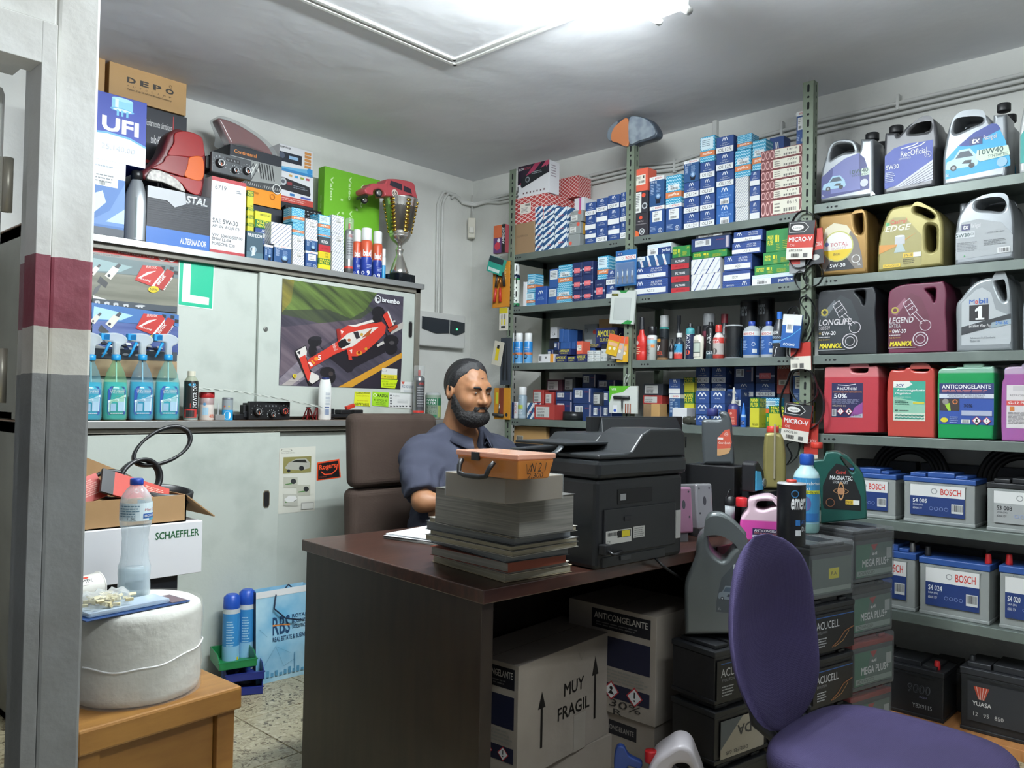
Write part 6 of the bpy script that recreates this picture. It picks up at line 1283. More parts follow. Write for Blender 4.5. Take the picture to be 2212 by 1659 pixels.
def f1():
 o=sheet('poster','large motorsport poster with red racing car on a tilted track','poster',C4,[(218,180),(1360,355),(1328,1228),(183,1190)],streak('#2e2b36','#544f5c',-32,(.9,14),.3,.7),YD2)
 A=pxart(C4,o,y=YD2)
 g1,g2=streak('#303a26','#6b8340',-32,(1.0,12),.35,.7),streak('#45452e','#8a8238',-32,(1.0,12),.3,.7)
 A.poly([(218,182),(700,255),(1000,420),(1080,470),(960,560),(700,640),(400,560),(212,520)],streak('#2f3430','#485238',-32,(1,14)))
 A.poly([(218,182),(1110,318),(1000,480),(860,560),(640,470),(214,480)],g1); A.poly([(218,182),(330,200),(300,400),(214,500)],g2)
 A.poly([(205,640),(205,900),(190,1110),(420,930),(900,640),(1000,560)],streak('#3b3542','#6d6068',-32,(1,14)))
 A.poly([(188,1188),(340,1190),(600,1010),(430,900),(186,1130)],streak('#57505e','#8c848c',-32,(1,14)))
 A.poly([(205,1188),(300,1190),(450,1080),(430,1030)],'#a8a09c'); A.poly([(1240,650),(1356,590),(1354,650),(1240,710)],'#b4afa8'); A.poly([(740,1206),(870,1208),(1342,930),(1344,880)],'#c8902c')
 A.poly([(870,1212),(1328,1226),(1342,935)],'#2a2530')
 S='#17151a'
 A.poly([(640,920),(760,1010),(830,1070),(870,1060),(900,1020),(1180,880),(1210,820),(1100,780),(760,850)],'#1f1b22')
 for (x,y,rx,ry) in ((522,775,66,50),(640,1065,72,50),(1120,500,60,55),(1240,770,72,58),(500,860,40,60),(1240,840,60,60),(1110,560,45,50),(670,1110,48,60)):A.circ(x,y,rx,'#19171b',ry=ry)
 A.circ(1246,788,26,'#4a4648',ry=18); A.circ(530,745,56,'#26242a',ry=20); A.circ(672,1080,22,'#3d3434')
 A.line([(520,860),(600,920)],7,'#3a383e'); A.line([(555,800),(610,860)],6,'#3a383e'); A.line([(640,920),(640,1000)],7,'#45424a'); A.line([(590,950),(650,1005)],6,'#45424a'); A.line([(1160,640),(1210,740)],10,S); A.line([(1130,560),(1150,620)],12,S)
 A.poly([(430,985),(470,1030),(560,985),(700,900),(820,850),(830,900),(845,915),(920,915),(990,880),(1080,800),(1180,700),(1190,630),(1150,590),(1100,600),(900,625),(830,625),(750,670),(730,740),(740,770),(600,860),(470,935)],RED)
 A.poly([(830,625),(900,618),(960,600),(1060,570),(1080,590),(900,640)],'#d8d4cc'); A.poly([(760,760),(830,700),(900,680),(1080,640),(1120,640),(1060,690),(960,760),(880,820),(780,850),(740,820)],'#d4d0c8')
 A.poly([(735,790),(770,760),(800,750),(860,770),(850,800),(770,840),(745,830)],'#1c1a1c'); A.circ(842,762,28,'#d8d4cc',ry=26); A.circ(842,762,16,'#a8603c',ry=14); A.poly([(880,690),(925,680),(945,740),(910,755)],'#2a282c')
 A.poly([(960,740),(1010,690),(1060,650),(1030,720)],'#a8501c'); A.circ(960,710,14,'#c8a03c'); A.circ(935,885,28,'#d8902c',ry=22); A.circ(935,880,14,REDD); A.circ(1000,845,14,'#c8902c'); A.poly([(840,860),(870,850),(865,890)],'#e8dcd4'); A.poly([(760,670),(790,680),(770,710)],'#e8dcd4')
 A.tq('Scuderia',(700,870),(680,800),(735,850),'#e8d4cc'); A.poly([(720,660),(750,655),(765,740),(735,770)],'#8c2822'); A.poly([(830,870),(850,860),(870,950),(835,950)],RED)
 A.poly([(425,985),(540,900),(590,940),(470,1040)],RED); A.circ(530,938,20,'#e08a2c'); A.poly([(450,975),(470,965),(500,1000),(480,1012)],'#e8dcd4'); A.poly([(478,955),(492,950),(520,980),(505,990)],'#d8902c'); A.text('5',545,950,575,905,WHT,.03)
 A.poly([(330,860),(430,810),(445,850),(430,900),(470,1040),(560,1110),(570,1130),(480,1190),(460,1185),(360,960),(335,900)],'#1d1a1e'); A.poly([(335,870),(425,820),(440,870),(430,960),(395,970),(360,920)],'#d4cfc8'); A.poly([(370,930),(425,900),(470,1060),(510,1100),(450,1150),(400,1020)],RED); A.poly([(480,1060),(550,1095),(560,1130),(490,1175),(460,1150)],'#d4cfc8'); A.poly([(345,880),(380,860),(375,900)],'#2a282c')
 A.poly([(1155,530),(1200,490),(1255,620),(1215,650)],RED); A.poly([(1195,492),(1208,488),(1262,618),(1250,626)],'#d8d4cc'); A.poly([(1200,660),(1290,615),(1298,640),(1220,690)],'#a83c28'); A.poly([(1250,580),(1272,575),(1275,590),(1255,596)],'#c8c8c4'); A.poly([(1095,810),(1160,770),(1170,795),(1105,830)],'#c4c0b8')
 A.ring(1108,378,30,6,WHT,ry=38); A.ring(1108,385,17,6,WHT,ry=20); A.rect(1090,360,1096,400,WHT); A.tq('brembo',(1148,405),(1312,428),(1150,360),WHT,.05)
 A.poly([(306,1085),(340,1085),(342,1105),(325,1125),(306,1105)],'#d8c02c'); A.poly([(318,1092),(330,1090),(328,1112),(320,1110)],'#20201c'); A.tq('OFFICIAL SUPPLIER',(275,1146),(380,1148),(275,1138),'#c8c0b8')
 A.build('printed_picture',o)
 return o
f1()
def sticker(label,crop,c4,col,y,fn_,name='sticker',cat='sticker',group=None,th=.0006):
 o=sheet(name,label,cat,crop,c4,M(col,.5),y,group,th)
 if fn_:A=pxart(crop,o,y=y,off=th+.0003); fn_(A); A.build('print',o)
 return o
YS=YD2-.0022
sticker('white and yellow phone card stuck on the poster corner',C4,[(1158,1025),(1302,1035),(1298,1130),(1150,1125)],'#d8d8d4',YS,lambda A:(A.poly([(1152,1085),(1300,1092),(1298,1130),(1150,1125)],'#d8cc2c'),A.ring(1180,1052,20,4,'#8a8a8a',ry=10),A.tq('93 370 70 05',(1205,1108),(1268,1112),(1205,1096),'#4a4420'),A.tq('93 371 06 36',(1205,1122),(1268,1126),(1205,1111),'#4a4420'),A.circ(1185,1106,9,'#8a7a1c')))
sticker('fluorescent yellow paper tag below the white phone card',C4,[(1148,1132),(1306,1138),(1280,1218),(1150,1210)],'#c8e01c',YS,lambda A:(A.tq('CERTIFICADO',(1155,1158),(1215,1160),(1155,1146),'#4a5c10'),A.tq('653 388 ATENCION',(1165,1182),(1295,1186),(1165,1165),'#5a7010'),A.line([(1165,1195),(1270,1200)],3,'#6a8010')))
sticker('yellow workshop card with red and blue lettering',C4,[(900,1248),(1050,1255),(1046,1388),(893,1380)],'#d8e02c',YS,lambda A:(A.tq('TALLER AUTOMOVILES',(905,1268),(1042,1272),(905,1252),'#30340c',.03),A.tq('Servicio 24 Horas',(912,1292),(1035,1297),(912,1276),'#a8902c'),A.tq('Barcelona capital',(920,1338),(1025,1342),(920,1326),'#b88a2c'),A.tq('687976802',(904,1376),(1035,1382),(904,1352),'#3a3c14',.01)))
sticker('lime green company card between the yellow and white cards',C4,[(1068,1248),(1225,1258),(1216,1392),(1064,1378)],'#9fd42c',YS,lambda A:(A.tq('RADSA',(1115,1298),(1212,1304),(1117,1268),'#1f2c1c',.03),A.ring(1090,1280,16,6,'#e8f0d0'),A.tq('93 479 25 00',(1080,1336),(1203,1343),(1080,1316),'#2c4018',.01),A.tq('620 355 271',(1100,1356),(1190,1362),(1100,1343),'#3a5220'),A.tq('www.radsa.es',(1100,1372),(1190,1378),(1100,1362),'#3a5220')))
sticker('white price card with small black car icons',C4,[(1226,1258),(1445,1275),(1440,1410),(1218,1395)],'#dcdedc',YS,lambda A:(A.tq('Reglass',(1265,1296),(1320,1298),(1265,1280),'#6a6e70'),[A.circ(1240,y,9,'#55585a') for y in (1285,1310,1335,1360)],[A.poly([(x,1378),(x+20,1380),(x+16,1392),(x+2,1390)],'#44474a') for x in (1230,1262,1290,1318,1345,1375,1412)],[A.line([(1300,y),(1400,y+4)],2,'#b0b4b6') for y in (1325,1338,1350)]))
sticker('white and red telephone sticker beside the poster',C4,[(1335,1152),(1450,1158),(1446,1260),(1330,1255)],'#dcdedc',YS,lambda A:(A.poly([(1338,1153),(1372,1155),(1354,1182)],'#c85a4a'),A.tq('932 431 010',(1346,1212),(1443,1218),(1348,1186),'#3a5a7a',.01),A.line([(1360,1235),(1430,1240)],2,'#8a9aa8'),A.line([(1360,1245),(1430,1250)],2,'#8a9aa8')))
sticker('green learner plate with a big white letter L',C5,[(782,220),(1068,268),(1053,638),(768,600)],'#e8ecea',YD1-.0005,lambda A:(A.poly([(787,227),(1062,273),(1047,630),(774,595)],'#10b088'),A.poly([(816,254),(878,262),(868,515),(1024,540),(1020,600),(800,570)],'#e8ecea')),name='learner_plate',cat='sign')
def brisk():
 y=YD1-.0008
 o=sheet('poster','tall spark plug advertising poster behind the blue spray bottles','poster',C5,[(-60,55),(778,180),(750,1200),(-60,1180)],streak('#4a4c4c','#8a8a84',0,(1,6)),y)
 A=pxart(C5,o,y=y)
 A.poly([(-60,60),(778,185),(772,262),(-60,145)],'#b8342c'); A.tq('SILVER RACING',(234,138),(578,182),(236,108),'#b9a4a0',.0); A.tq('PREMIUM GS',(284,172),(576,220),(286,148),'#e4dcd8',.03)
 A.ring(643,205,34,8,'#e0dcd8'); A.circ(643,205,24,'#a8a4a0'); A.ring(720,216,34,8,'#e0dcd8'); A.circ(720,216,22,'#8c8884')
 A.poly([(-60,145),(772,262),(771,290),(-60,172)],'#8a8a86'); A.tq('Moto / Cross Scooters',(80,190),(310,208),(80,176),'#3a3a3a')
 def scene(dy,sky1,sky2,road):
  A.poly([(60,185+dy),(770,285+dy),(768,380+dy),(62,330+dy)],sky1); A.poly([(80,215+dy),(400,290+dy),(300,330+dy),(70,320+dy)],sky2)
  A.poly([(66,330+dy),(766,385+dy),(762,610+dy),(64,560+dy)],road)
  for i in range(5):
   for k in range(3):
    if (i+k)%2:A.poly([(600+i*34,275+k*30+dy+i*4),(632+i*34,280+k*30+dy+i*4),(630+i*34,308+k*30+dy+i*4),(598+i*34,304+k*30+dy+i*4)],'#26282a')
  for s_,x,y_ in ((1,90,480),(.7,-10,420)):
   P=lambda a,b:(x+a*s_,y_+b*s_+dy)
   A.poly([P(0,-20),P(60,-60),P(20,20),P(-20,40)],'#55585a'); A.poly([P(20,-70),P(90,-20),P(110,-60),P(45,-115)],'#3c3e40'); A.poly([P(80,-120),P(130,-85),P(200,-170),P(150,-200)],'#d8d4c8'); A.poly([P(160,-190),P(190,-175),P(215,-205),P(195,-220)],'#4a4c4e'); A.circ(*P(115,-120),12*s_,'#2a3038')
  A.poly([(415,395+dy),(480,275+dy),(632,290+dy),(655,320+dy),(560,450+dy)],'#b8302a'); A.tq('BRISK',(505,300+dy),(595,306+dy),(512,278+dy),'#d8b0a8',.03); A.poly([(440,378+dy),(520,330+dy),(590,322+dy),(450,384+dy)],'#e0dcd8'); A.tq('Racing',(455,395+dy),(545,418+dy),(460,375+dy),'#e0dcd8',.02,.2); A.poly([(550,445+dy),(655,318+dy),(650,345+dy),(575,455+dy)],'#dcdcd8')
  A.poly([(575,440+dy),(680,305+dy),(735,335+dy),(720,370+dy),(640,480+dy)],'#a82c26'); A.tq('BRISK',(590,425+dy),(650,350+dy),(610,440+dy),'#e4d8d4',.03); A.tq('Racing',(640,470+dy),(715,370+dy),(655,480+dy),'#e4d8d4',.03)
  A.circ(567,472+dy,44,'#d8c020',20,ry=27); A.tq('NEW',(538,482+dy),(600,490+dy),(538,460+dy),'#2a2a1c',.02)
  A.poly([(72,560+dy),(72,520+dy),(140,540+dy),(250,580+dy)],'#d8d8d4')
 scene(0,'#6a7a7c','#8fa8aa',streak('#5e5e50','#8a8a7c',0,(1,10)))
 A.poly([(68,545),(758,615),(756,662),(66,600)],'#3f474f')
 for i,x in enumerate((108,186,258,340,455)):A.circ(x,572+i*9,22 if i<4 else 45,'#b9bcbe',10,ry=9); A.circ(x-12,580+i*9,8,'#c8cacc',8); A.circ(x+14,582+i*9,8,'#c8cacc',8)
 scene(395,'#3f6ea8','#a8d0e8',streak('#2c3c78','#6a7cb0',0,(1,8)))
 for i in range(12):
  for k in range(3):
   if (i+k)%2:A.poly([(120+i*42+k*12,880+k*20+i*5),(160+i*42+k*12,884+k*20+i*5),(172+i*42+k*12,902+k*20+i*5),(130+i*42+k*12,898+k*20+i*5)],'#22252a' if k%2 else '#e0e0dc')
 A.poly([(56,950),(750,985),(748,1058),(54,1030)],'#3f474f')
 for i,x in enumerate((160,240,330,430)):A.circ(x,992+i*5,26,'#b9bcbe',10,ry=9)
 A.poly([(54,1035),(748,1060),(746,1195),(54,1175)],streak('#8a6a50','#c8b48c',0,(1,4)))
 A.build('printed_picture',o)
brisk()
YL2=CY0+.03-.0005
def lift(A):
 A.poly([(978,112),(998,112),(992,290),(975,305)],'#c86a34'); A.poly([(970,390),(990,388),(988,425),(968,428)],'#c8a040'); A.ring(1030,118,27,3,'#55554c',ry=7); A.tq('Cars, road vehicles',(1003,136),(1070,134),(1003,128),'#7a7a74')
 A.poly([(1015,152),(1150,147),(1148,225),(1013,232)],'#8a8450'); A.poly([(1020,205),(1040,178),(1075,160),(1125,158),(1145,180),(1140,205),(1100,215),(1040,212)],'#a8a89c'); A.poly([(1050,175),(1080,164),(1120,163),(1130,178)],'#2a2c28'); A.circ(1102,205,12,'#26282a'); A.circ(1040,218,8,'#26282a')
 for (x,y,w,h,c) in ((1015,248,68,52,'#b4b4a4'),(1078,286,66,50,'#b4b4a4'),(1013,330,70,58,'#b8b8ac')):A.poly([(x,y),(x+w,y),(x+w,y+h),(x,y+h)],c); A.circ(x+w*.7,y+h*.4,13,'#2f3132'); A.line([(x+8,y+h*.7),(x+w*.6,y+h*.6)],5,'#4f7c44')
 A.poly([(1018,355),(1040,338),(1070,338),(1080,352),(1060,368),(1030,370)],'#dcdcd8'); A.poly([(1100,372),(1160,370),(1159,402),(1099,405)],'#8a8a84'); A.poly([(1102,374),(1158,372),(1157,400),(1101,403)],'#d0d0c8')
sticker('white instruction sheet with small car photos and orange margin',C6,[(980,110),(1172,98),(1166,410),(964,430)],'#d2d2c6',YL2,lift,name='paper_sheet',cat='paper')
sticker('black and orange script sticker on the lower door',C6,[(1178,178),(1286,160),(1294,250),(1176,266)],'#e04a1c',YL2,lambda A:(A.poly([(1184,184),(1280,168),(1288,246),(1183,261)],'#161416'),A.tq('Rogers',(1190,222),(1270,208),(1188,190),'#e8522c',.03),A.line([(1198,222),(1215,236),(1250,232),(1272,212),(1276,185)],5,'#e8522c'),A.tq('PNEUMATICS',(1190,252),(1225,248),(1190,246),'#c04a2c')))
# ==== WALL FIXTURES
m_pvc=MN('painted_pipe','#cfd0cc','#d8d9d5',10,3,.5,bump=.1,bscale=60)
def pipes():
 root=empty('wall_conduits',(3.3,WALLY-.02,2.2)); tag(root,'white painted electrical conduits bending into the corner','pipe')
 L_=Vector((3.3,WALLY-.02,2.2))
 def seg(P,r):
  mb=MB(); mb.tube([Vector(p)-L_ for p in P],r,m_pvc,10); mb.build('conduit',root)
 def aw(x,y):return AY(880+x/4.146,380+y/4.146,WALLY-.02)
 xr=WALLX-.02
 for k,(px,bend) in enumerate(((268,0),(310,18),(372,40))):
  a=aw(px-8,1235); b=aw(px+5,260+bend*.3); c=aw(px+25,200); d=aw(px+75,140+k*22)
  z2=d[2]
  e=(WALLX-.12,WALLY-.02,z2-.035); f=(WALLX-.03,WALLY-.05,z2-.04); g=(xr,WALLY-.16,z2-.03)
  P=[a,b] if k<2 else []
  P+=[c,(c[0]+.03,c[1],(c[2]+z2)/2+.02),d,((d[0]+e[0])/2,d[1],z2-.005),e,f,g]
  P=[tuple(p) for p in P]
  for (X,Y) in (((1080,424+k*7),(1250,385+k*9),(1365,358+k*9),(1460,350+k*8),(1560,318+k*9),(1765,262+k*12),(1900,232+k*12),(2212,160+k*13),(2400,118+k*14))):P.append(AX(X,Y,xr))
  seg(P,.009)
 mb=MB(); p=AX(1545,262,xr); mb.box(p[0]-L_.x-.008,p[1]-L_.y-.012,p[2]-L_.z-.1,p[0]-L_.x+.02,p[1]-L_.y+.012,CEIL-L_.z,m_pvc); bev(mb.build('cable_cover',root),.003)
 for (X,Y) in ((1273,385),(1458,352),(1690,272),(1940,214)):
  p=AX(X,Y,xr); mb=MB(); mb.box(p[0]-L_.x-.012,p[1]-L_.y-.006,p[2]-L_.z-.05,p[0]-L_.x+.018,p[1]-L_.y+.006,p[2]-L_.z+.02,m_pvc); mb.build('clip',root)
pipes()
def fuse():
 a=AY(908,677,WALLY-.06); b=AY(1001,692,WALLY-.06); c=AY(960,750,WALLY-.06); d=AY(960,677,WALLY-.06)
 root=empty('fuse_box',((a[0]+b[0])/2,WALLY-.001,c[2])); tag(root,'white fuse box with smoked window and green light on the wall','fuse box')
 w=b[0]-a[0]+.04; h=d[2]-c[2]; mw=M('#d2d3d0',.35)
 o=MB(); o.box(-w/2,-.06,0,w/2,0,h,mw); bev(o.build('housing',root),.008)
 s1=smooth_pts([(-w*.42,h*.84,1),(w*.14,h*.82,1),(w*.14,h*.42,1),(0,h*.40),(-w*.15,h*.38),(-w*.3,h*.44),(-w*.42,h*.48,1)],n=4)[::-1]
 solid_obj('window',[s1],.012,M('#2a3038',.15,coat=.5),root,.003,loc=(0,-.062,0))
 s2=smooth_pts([(w*.16,h*.82,1),(w*.47,h*.78,1),(w*.47,h*.5,1),(w*.3,h*.38),(w*.16,h*.42,1)],n=4)[::-1]
 solid_obj('window',[s2],.012,M('#2d343a',.15,coat=.5),root,.003,loc=(0,-.062,0))
 l=MB(); l.lathe([(.006,0),(.006,.003)],M('#28d858',.3,emit=6),12,T=Matrix.Translation((w*.29,-.068,h*.56))@Matrix.Rotation(PI/2,4,'X')); l.build('indicator_light',root)
fuse()
def pir():
 p=AY(1016,492,WALLY-.07); root=empty('motion_sensor',(3.815-.045,WALLY-.045,AY(1016,514,WALLY-.05)[2]),math.radians(-45)); tag(root,'cream motion sensor mounted in the room corner','sensor')
 h=AY(1016,471,WALLY-.05)[2]-AY(1016,514,WALLY-.05)[2]; m=M('#c9c5b4',.4)
 b=MB(); b.frustum((-.024,-.02,.024,.02),(-.026,-.028,.026,.02),0,h,m); bev(b.build('housing',root),.004)
 e=MB(); e.box(-.017,-.034,h*.22,.017,-.02,h*.55,M('#d8d6cc',.2)); bev(e.build('lens',root),.005)
 c=MB(); c.tube([(0,.01,h),(0,.012,h+.1),(0,.016,h+.16)],.004,m_pvc,8); c.build('cable',root)
pir()
# ==== LEDGE OF THE BASE CABINET
EZ=LZ+.0066
m_liq=M('#22b4cc',.12,coat=.5);
def trigger(i,xc,lab,hue):
 y=3.43; a=AY(xc-27,880,y); b=AY(xc+27,880,y); r=(b[0]-a[0])/2; zt=AY(xc,772,y)[2]; h=zt-EZ
 root=empty('spray_bottle',((a[0]+b[0])/2,y+.03,EZ+.0006),0); tag(root,lab,'bottle','blue glass cleaner spray bottles')
 P=[(.90,0),(1,.03),(1,.45),(.95,.6),(.72,.76),(.42,.88),(.30,.93),(.28,.97)]
 P=[(q*r,z*h) for q,z in P]
 inn=MB(); inn.lathe([(max(q-.003,.001),z+.002) for q,z in prof_cut(P,0,h*.60)],m_liq,28,ex=1,ey=.5); inn.build('liquid',root)
 mb=MB(); mb.lathe(P,MCLEAR(hue,.12,.06),28,ex=1,ey=.5,cap=False); mb.build('body',root)
 A=cylart(r,h*.08,h*.55,100,1,.5)
 A.poly([(.12,.02),(.88,.02),(.95,.1),(.95,.85),(.8,.98),(.2,.98),(.05,.85),(.05,.1)],'#2450a8'); A.poly([(.1,.12),(.9,.12),(.92,.6),(.5,.55),(.1,.42)],'#cfe0ea'); A.rect(.2,.14,.45,.4,'#8fb4cc'); A.rect(.52,.14,.84,.46,'#a4c4d8'); A.poly([(.08,.42),(.5,.56),(.95,.62),(.95,.7),(.5,.64),(.08,.5)],'#e4ecf0'); A.text('LIMPIACRISTALES',.12,.86,.88,.9,'#a8c0e0'); A.text('LIMPI-VIDROS',.18,.79,.84,.85,WHT,.02); A.text('& MULTIUSOS',.2,.74,.8,.78,'#c8d4e8'); A.lines(.2,.04,.8,.1,1,'#d8e0ec'); A.build('printed_label',root)
 cb=M('#2494d0',.35); cl=MCLEAR('#dfe8ea',.45,.2)
 c=MB(); c.lathe([(.016,h*.95),(.018,h*.96),(.018,h*1.04),(.013,h*1.05)],cb,20); c.build('collar',root)
 t=[(-.058,.055),(-.058,.082),(-.03,.088),(.0,.089),(.028,.080),(.04,.062),(.028,.045),(.012,.035),(.010,.0),(-.012,.0),(-.014,.035),(-.02,.052)]
 so=smooth_pts([(x,z+h*1.04) for x,z in t],n=3); a_=sum(so[i][0]*so[(i+1)%len(so)][1]-so[(i+1)%len(so)][0]*so[i][1] for i in range(len(so)))
 if a_<0:so=so[::-1]
 solid_obj('spray_head',[so],.026,cl,root,.006)
 n=MB(); n.box(-.066,-.013,h*1.04+.056,-.03,.013,h*1.04+.085,cb); bev(n.build('nozzle',root),.003)
 l=MB(); l.tube([(-.026,0,h*1.04+.05),(-.036,0,h*1.04+.03),(-.044,0,h*1.04+.008),(-.056,0,h*1.04-.012)],[.007,.006,.005,.004],cb,8); l.build('trigger_lever',root)
 d=MB(); d.tube([(0,0,h*.95),(.004,0,h*.5),(-.01,0,h*.1)],.003,M('#b8dce0',.3),6); d.build('dip_tube',root)
for i,(x,l,c) in enumerate(((199,'leftmost blue spray bottle, partly hidden by the pillar','#9fd4e0'),(254,'second blue spray bottle from the pillar','#a8e0b8'),(311,'third blue spray bottle from the pillar','#a0c8dc'),(367,'fourth blue spray bottle, beside the black and silver can','#a8dcd8'))):trigger(i,x,l,c)
def bl(px,pt,hw,name,label,cat,prof,bands,cap=None,y=3.42,**k):return bot_at(px,pt,hw,y,EZ,name,label,cat,prof,bands,cap,**k)
bl(414,802,15,'additive_can','black and silver engine additive can with cream cap on the ledge','can',[(.97,0),(1,.01),(1,.76),(.95,.80),(.7,.86),(.5,.9),(.5,.92)],[(0,.02,'#b0b2ae'),(.02,.12,'#6a8078'),(.12,.8,'#1f2220'),(.8,.92,'#9aa08c')],([(.55,.9),(.55,1)],'#d8d4c0'),az=(.04,.78),art=lambda A:(A.text('POWER DPF',.6,.3,.85,.95,WHT,.02,rot=90),A.poly([(.2,.28),(.5,.42),(.5,.28)],'#c83a30'),A.rect(.15,.02,.85,.25,'#b8342e'),A.rect(.25,.04,.7,.22,'#2a2c2c'),A.circ(.55,.92,.2,'#2f90b8',ry=.04),A.rect(0,0,.12,1,'#7f9890')))
bl(447,847,15.5,'plastic_jar','cloudy plastic jar with red lid on the ledge','jar',[(.95,0),(1,.03),(1,.78),(.95,.8)],[(0,.55,'#d4ccc4'),(.55,.8,'#a08a88')],([(1.03,.8),(1.05,.82),(1.05,.96),(.98,1)],'#a82428'),az=(.05,.7),art=lambda A:(A.rect(.3,.2,.6,.62,'#a0c4d8'),A.circ(.4,.8,.08,'#5a90b8'),A.text('40%',.65,.05,.95,.25,'#c8603c',.02)))
o=MB(); p=AY(473,905,3.44); w_=.022; o.box(-w_,-.02,0,w_,.02,.024,M('#a8aaa8',.3,.5)); o.lathe([(.005,.024),(.004,.05),(.0045,.075)],MCLEAR('#dfe4e4',.3),10); bev(o.build('bulb_box',loc=(p[0],3.45,EZ+.0006)),.001)
tag(bpy.data.objects['bulb_box'],'small grey metal block with clear bulb beside the red-lidded jar','bulb')
bl(492,859,11.5,'toothpick_jar','small blue and clear jar with grey lid','jar',[(1,0),(1,.9)],[(0,.45,'#2f9ad0'),(.45,.9,'#8f989c')],([(1,.9),(1,.97),(.9,1)],'#6a6e74'),az=(.05,.85),art=lambda A:(A.circ(.5,.2,.25,'#dfe8ec',ry=.22),A.circ(.3,.7,.06,'#c8502c'),A.circ(.6,.7,.06,'#b8a83c')))
pb=AY(585,868,3.415); pc=AY(541,908,3.415); pd=AY(630,908,3.415)
panel('heater_control','black heater control panel with three dials lying on the ledge',((pc[0]+pd[0])/2,3.43,EZ+.001),0,pd[0]-pc[0],pb[2]-EZ,.08,((-.31,.45,.020,'#8a8c8c'),(.03,.3,.014,'#8a8c8c'),(.33,.48,.019,'#a8403a')),'#121315')
o=MB(); o.box(-.05,-.02,0,.05,.02,.026,m_blk); o.box(-.055,-.005,.005,-.03,.01,.02,M('#8a8c8a',.4)); o.box(.0,-.026,.01,.04,-.02,.04,m_blk); bev(o.build('plug_connector',loc=(AY(522,900,3.46)[0],3.47,EZ+.0006),rot=(0,0,.2)),.003); tag(bpy.data.objects['plug_connector'],'black wiring connector lying left of the heater panel','connector')
for px,lab in ((667,'left one of two tiny red jack stands on the ledge'),(687,'right one of two tiny red jack stands, touching the white bottle')):
 p=AY(px,895,3.47); root=empty('jack_stand',(p[0],3.475,EZ+.0006)); tag(root,lab,'jack stand','tiny red jack stands'); mr_=M('#8a1e22',.35); w=.019; h=AY(px,880,3.47)[2]-EZ
 mb=MB()
 for sx in (-1,1):
  for sy in (-1,1):mb.tube([(sx*w,sy*w,.0),(sx*w*.3,sy*w*.3,h*.85)],.0035,mr_,6)
 mb.box(-w*.9,-.004,h*.25,w*.9,.004,h*.35,mr_); mb.build('legs',root)
 t=MB(); t.box(-.009,-.004,h*.8,.009,.004,h*.98,mr_); t.box(-.012,-.005,h*.98,.012,.005,h*1.03,m_blk); t.build('saddle',root)
bl(703,815,14,'lotion_bottle','white plastic bottle with dark blue cap rim on the ledge','bottle',[(.92,0),(1,.02),(1,.68),(.93,.8),(.72,.95),(.7,.96)],[(0,.96,'#dfe0dd')],([(.62,.95),(.62,1)],'#243060'),ey=.65,y=3.41,az=(.1,.7),span=120,art=lambda A:(A.rect(.5,.3,.85,.34,'#3a5080'),A.bars(.5,.02,.85,.26,'#4a6a9a'),A.lines(.55,.4,.95,.9,9,'#9aa4b0')))
def brk():
 p=AY(752,890,3.44); root=empty('plastic_bracket',(p[0],3.47,EZ+.0006),.1); tag(root,'black plastic bracket with red clip left of the office chair','bracket')
 mb=MB(); mb.box(-.11,-.03,.01,.11,.03,.028,m_blk); mb.box(-.115,-.025,0,-.085,.0,.055,m_blk); mb.box(-.05,-.03,.028,.02,.02,.05,m_blk); mb.box(.04,-.03,0,.1,.0,.05,m_blk); bev(mb.build('frame',root),.004)
 r=MB(); r.box(-.01,-.01,0,.045,.01,.02,M('#c23a2a',.4),T=Matrix.Translation((.02,0,.05))@Matrix.Rotation(-.3,4,'Y')); bev(r.build('clip',root),.003)
brk()
bl(906,790,12.5,'spray_can','tall clear-capped spray at the right end of the ledge','can',CP,[(0,.12,'#55565a'),(.12,.16,'#c8342c'),(.16,.81,M('#8f9294',.25,.6))],art=lambda A:(A.rect(.3,0,1,1,'#3f4044'),A.text('ARL',.5,.85,.9,.93,'#b03a34',.03),A.lines(.4,.1,.9,.8,8,'#8f9294')),az=(.17,.72),extra=clearcap,y=3.45)
bl(936,848,17,'oil_filter','silver spin-on filter canister with green label','filter',[(.95,0),(1,.02),(1,.9),(.9,.97),(.6,1.0)],[(0,.9,'#8a9a8a'),(.9,1.0,'#a8acac')],az=(.06,.80),span=160,y=3.48,art=lambda A:(A.rect(.12,.62,.68,.98,'#1f6b48'),A.text('MANN',.18,.82,.62,.94,WHT,.02),A.text('FILTER',.18,.66,.62,.78,WHT,.02),A.rect(.74,.62,1,.98,'#1f6b48'),A.rect(.74,0,1,.6,'#9fae6a'),A.text('TB 1394/5',.14,.46,.68,.56,'#2a4a3a'),A.rect(.12,0,.68,.14,'#1f6b48'),[A.ring(.22+i*.18,.28,.06,.015,'#4a6a5a') for i in range(3)]))
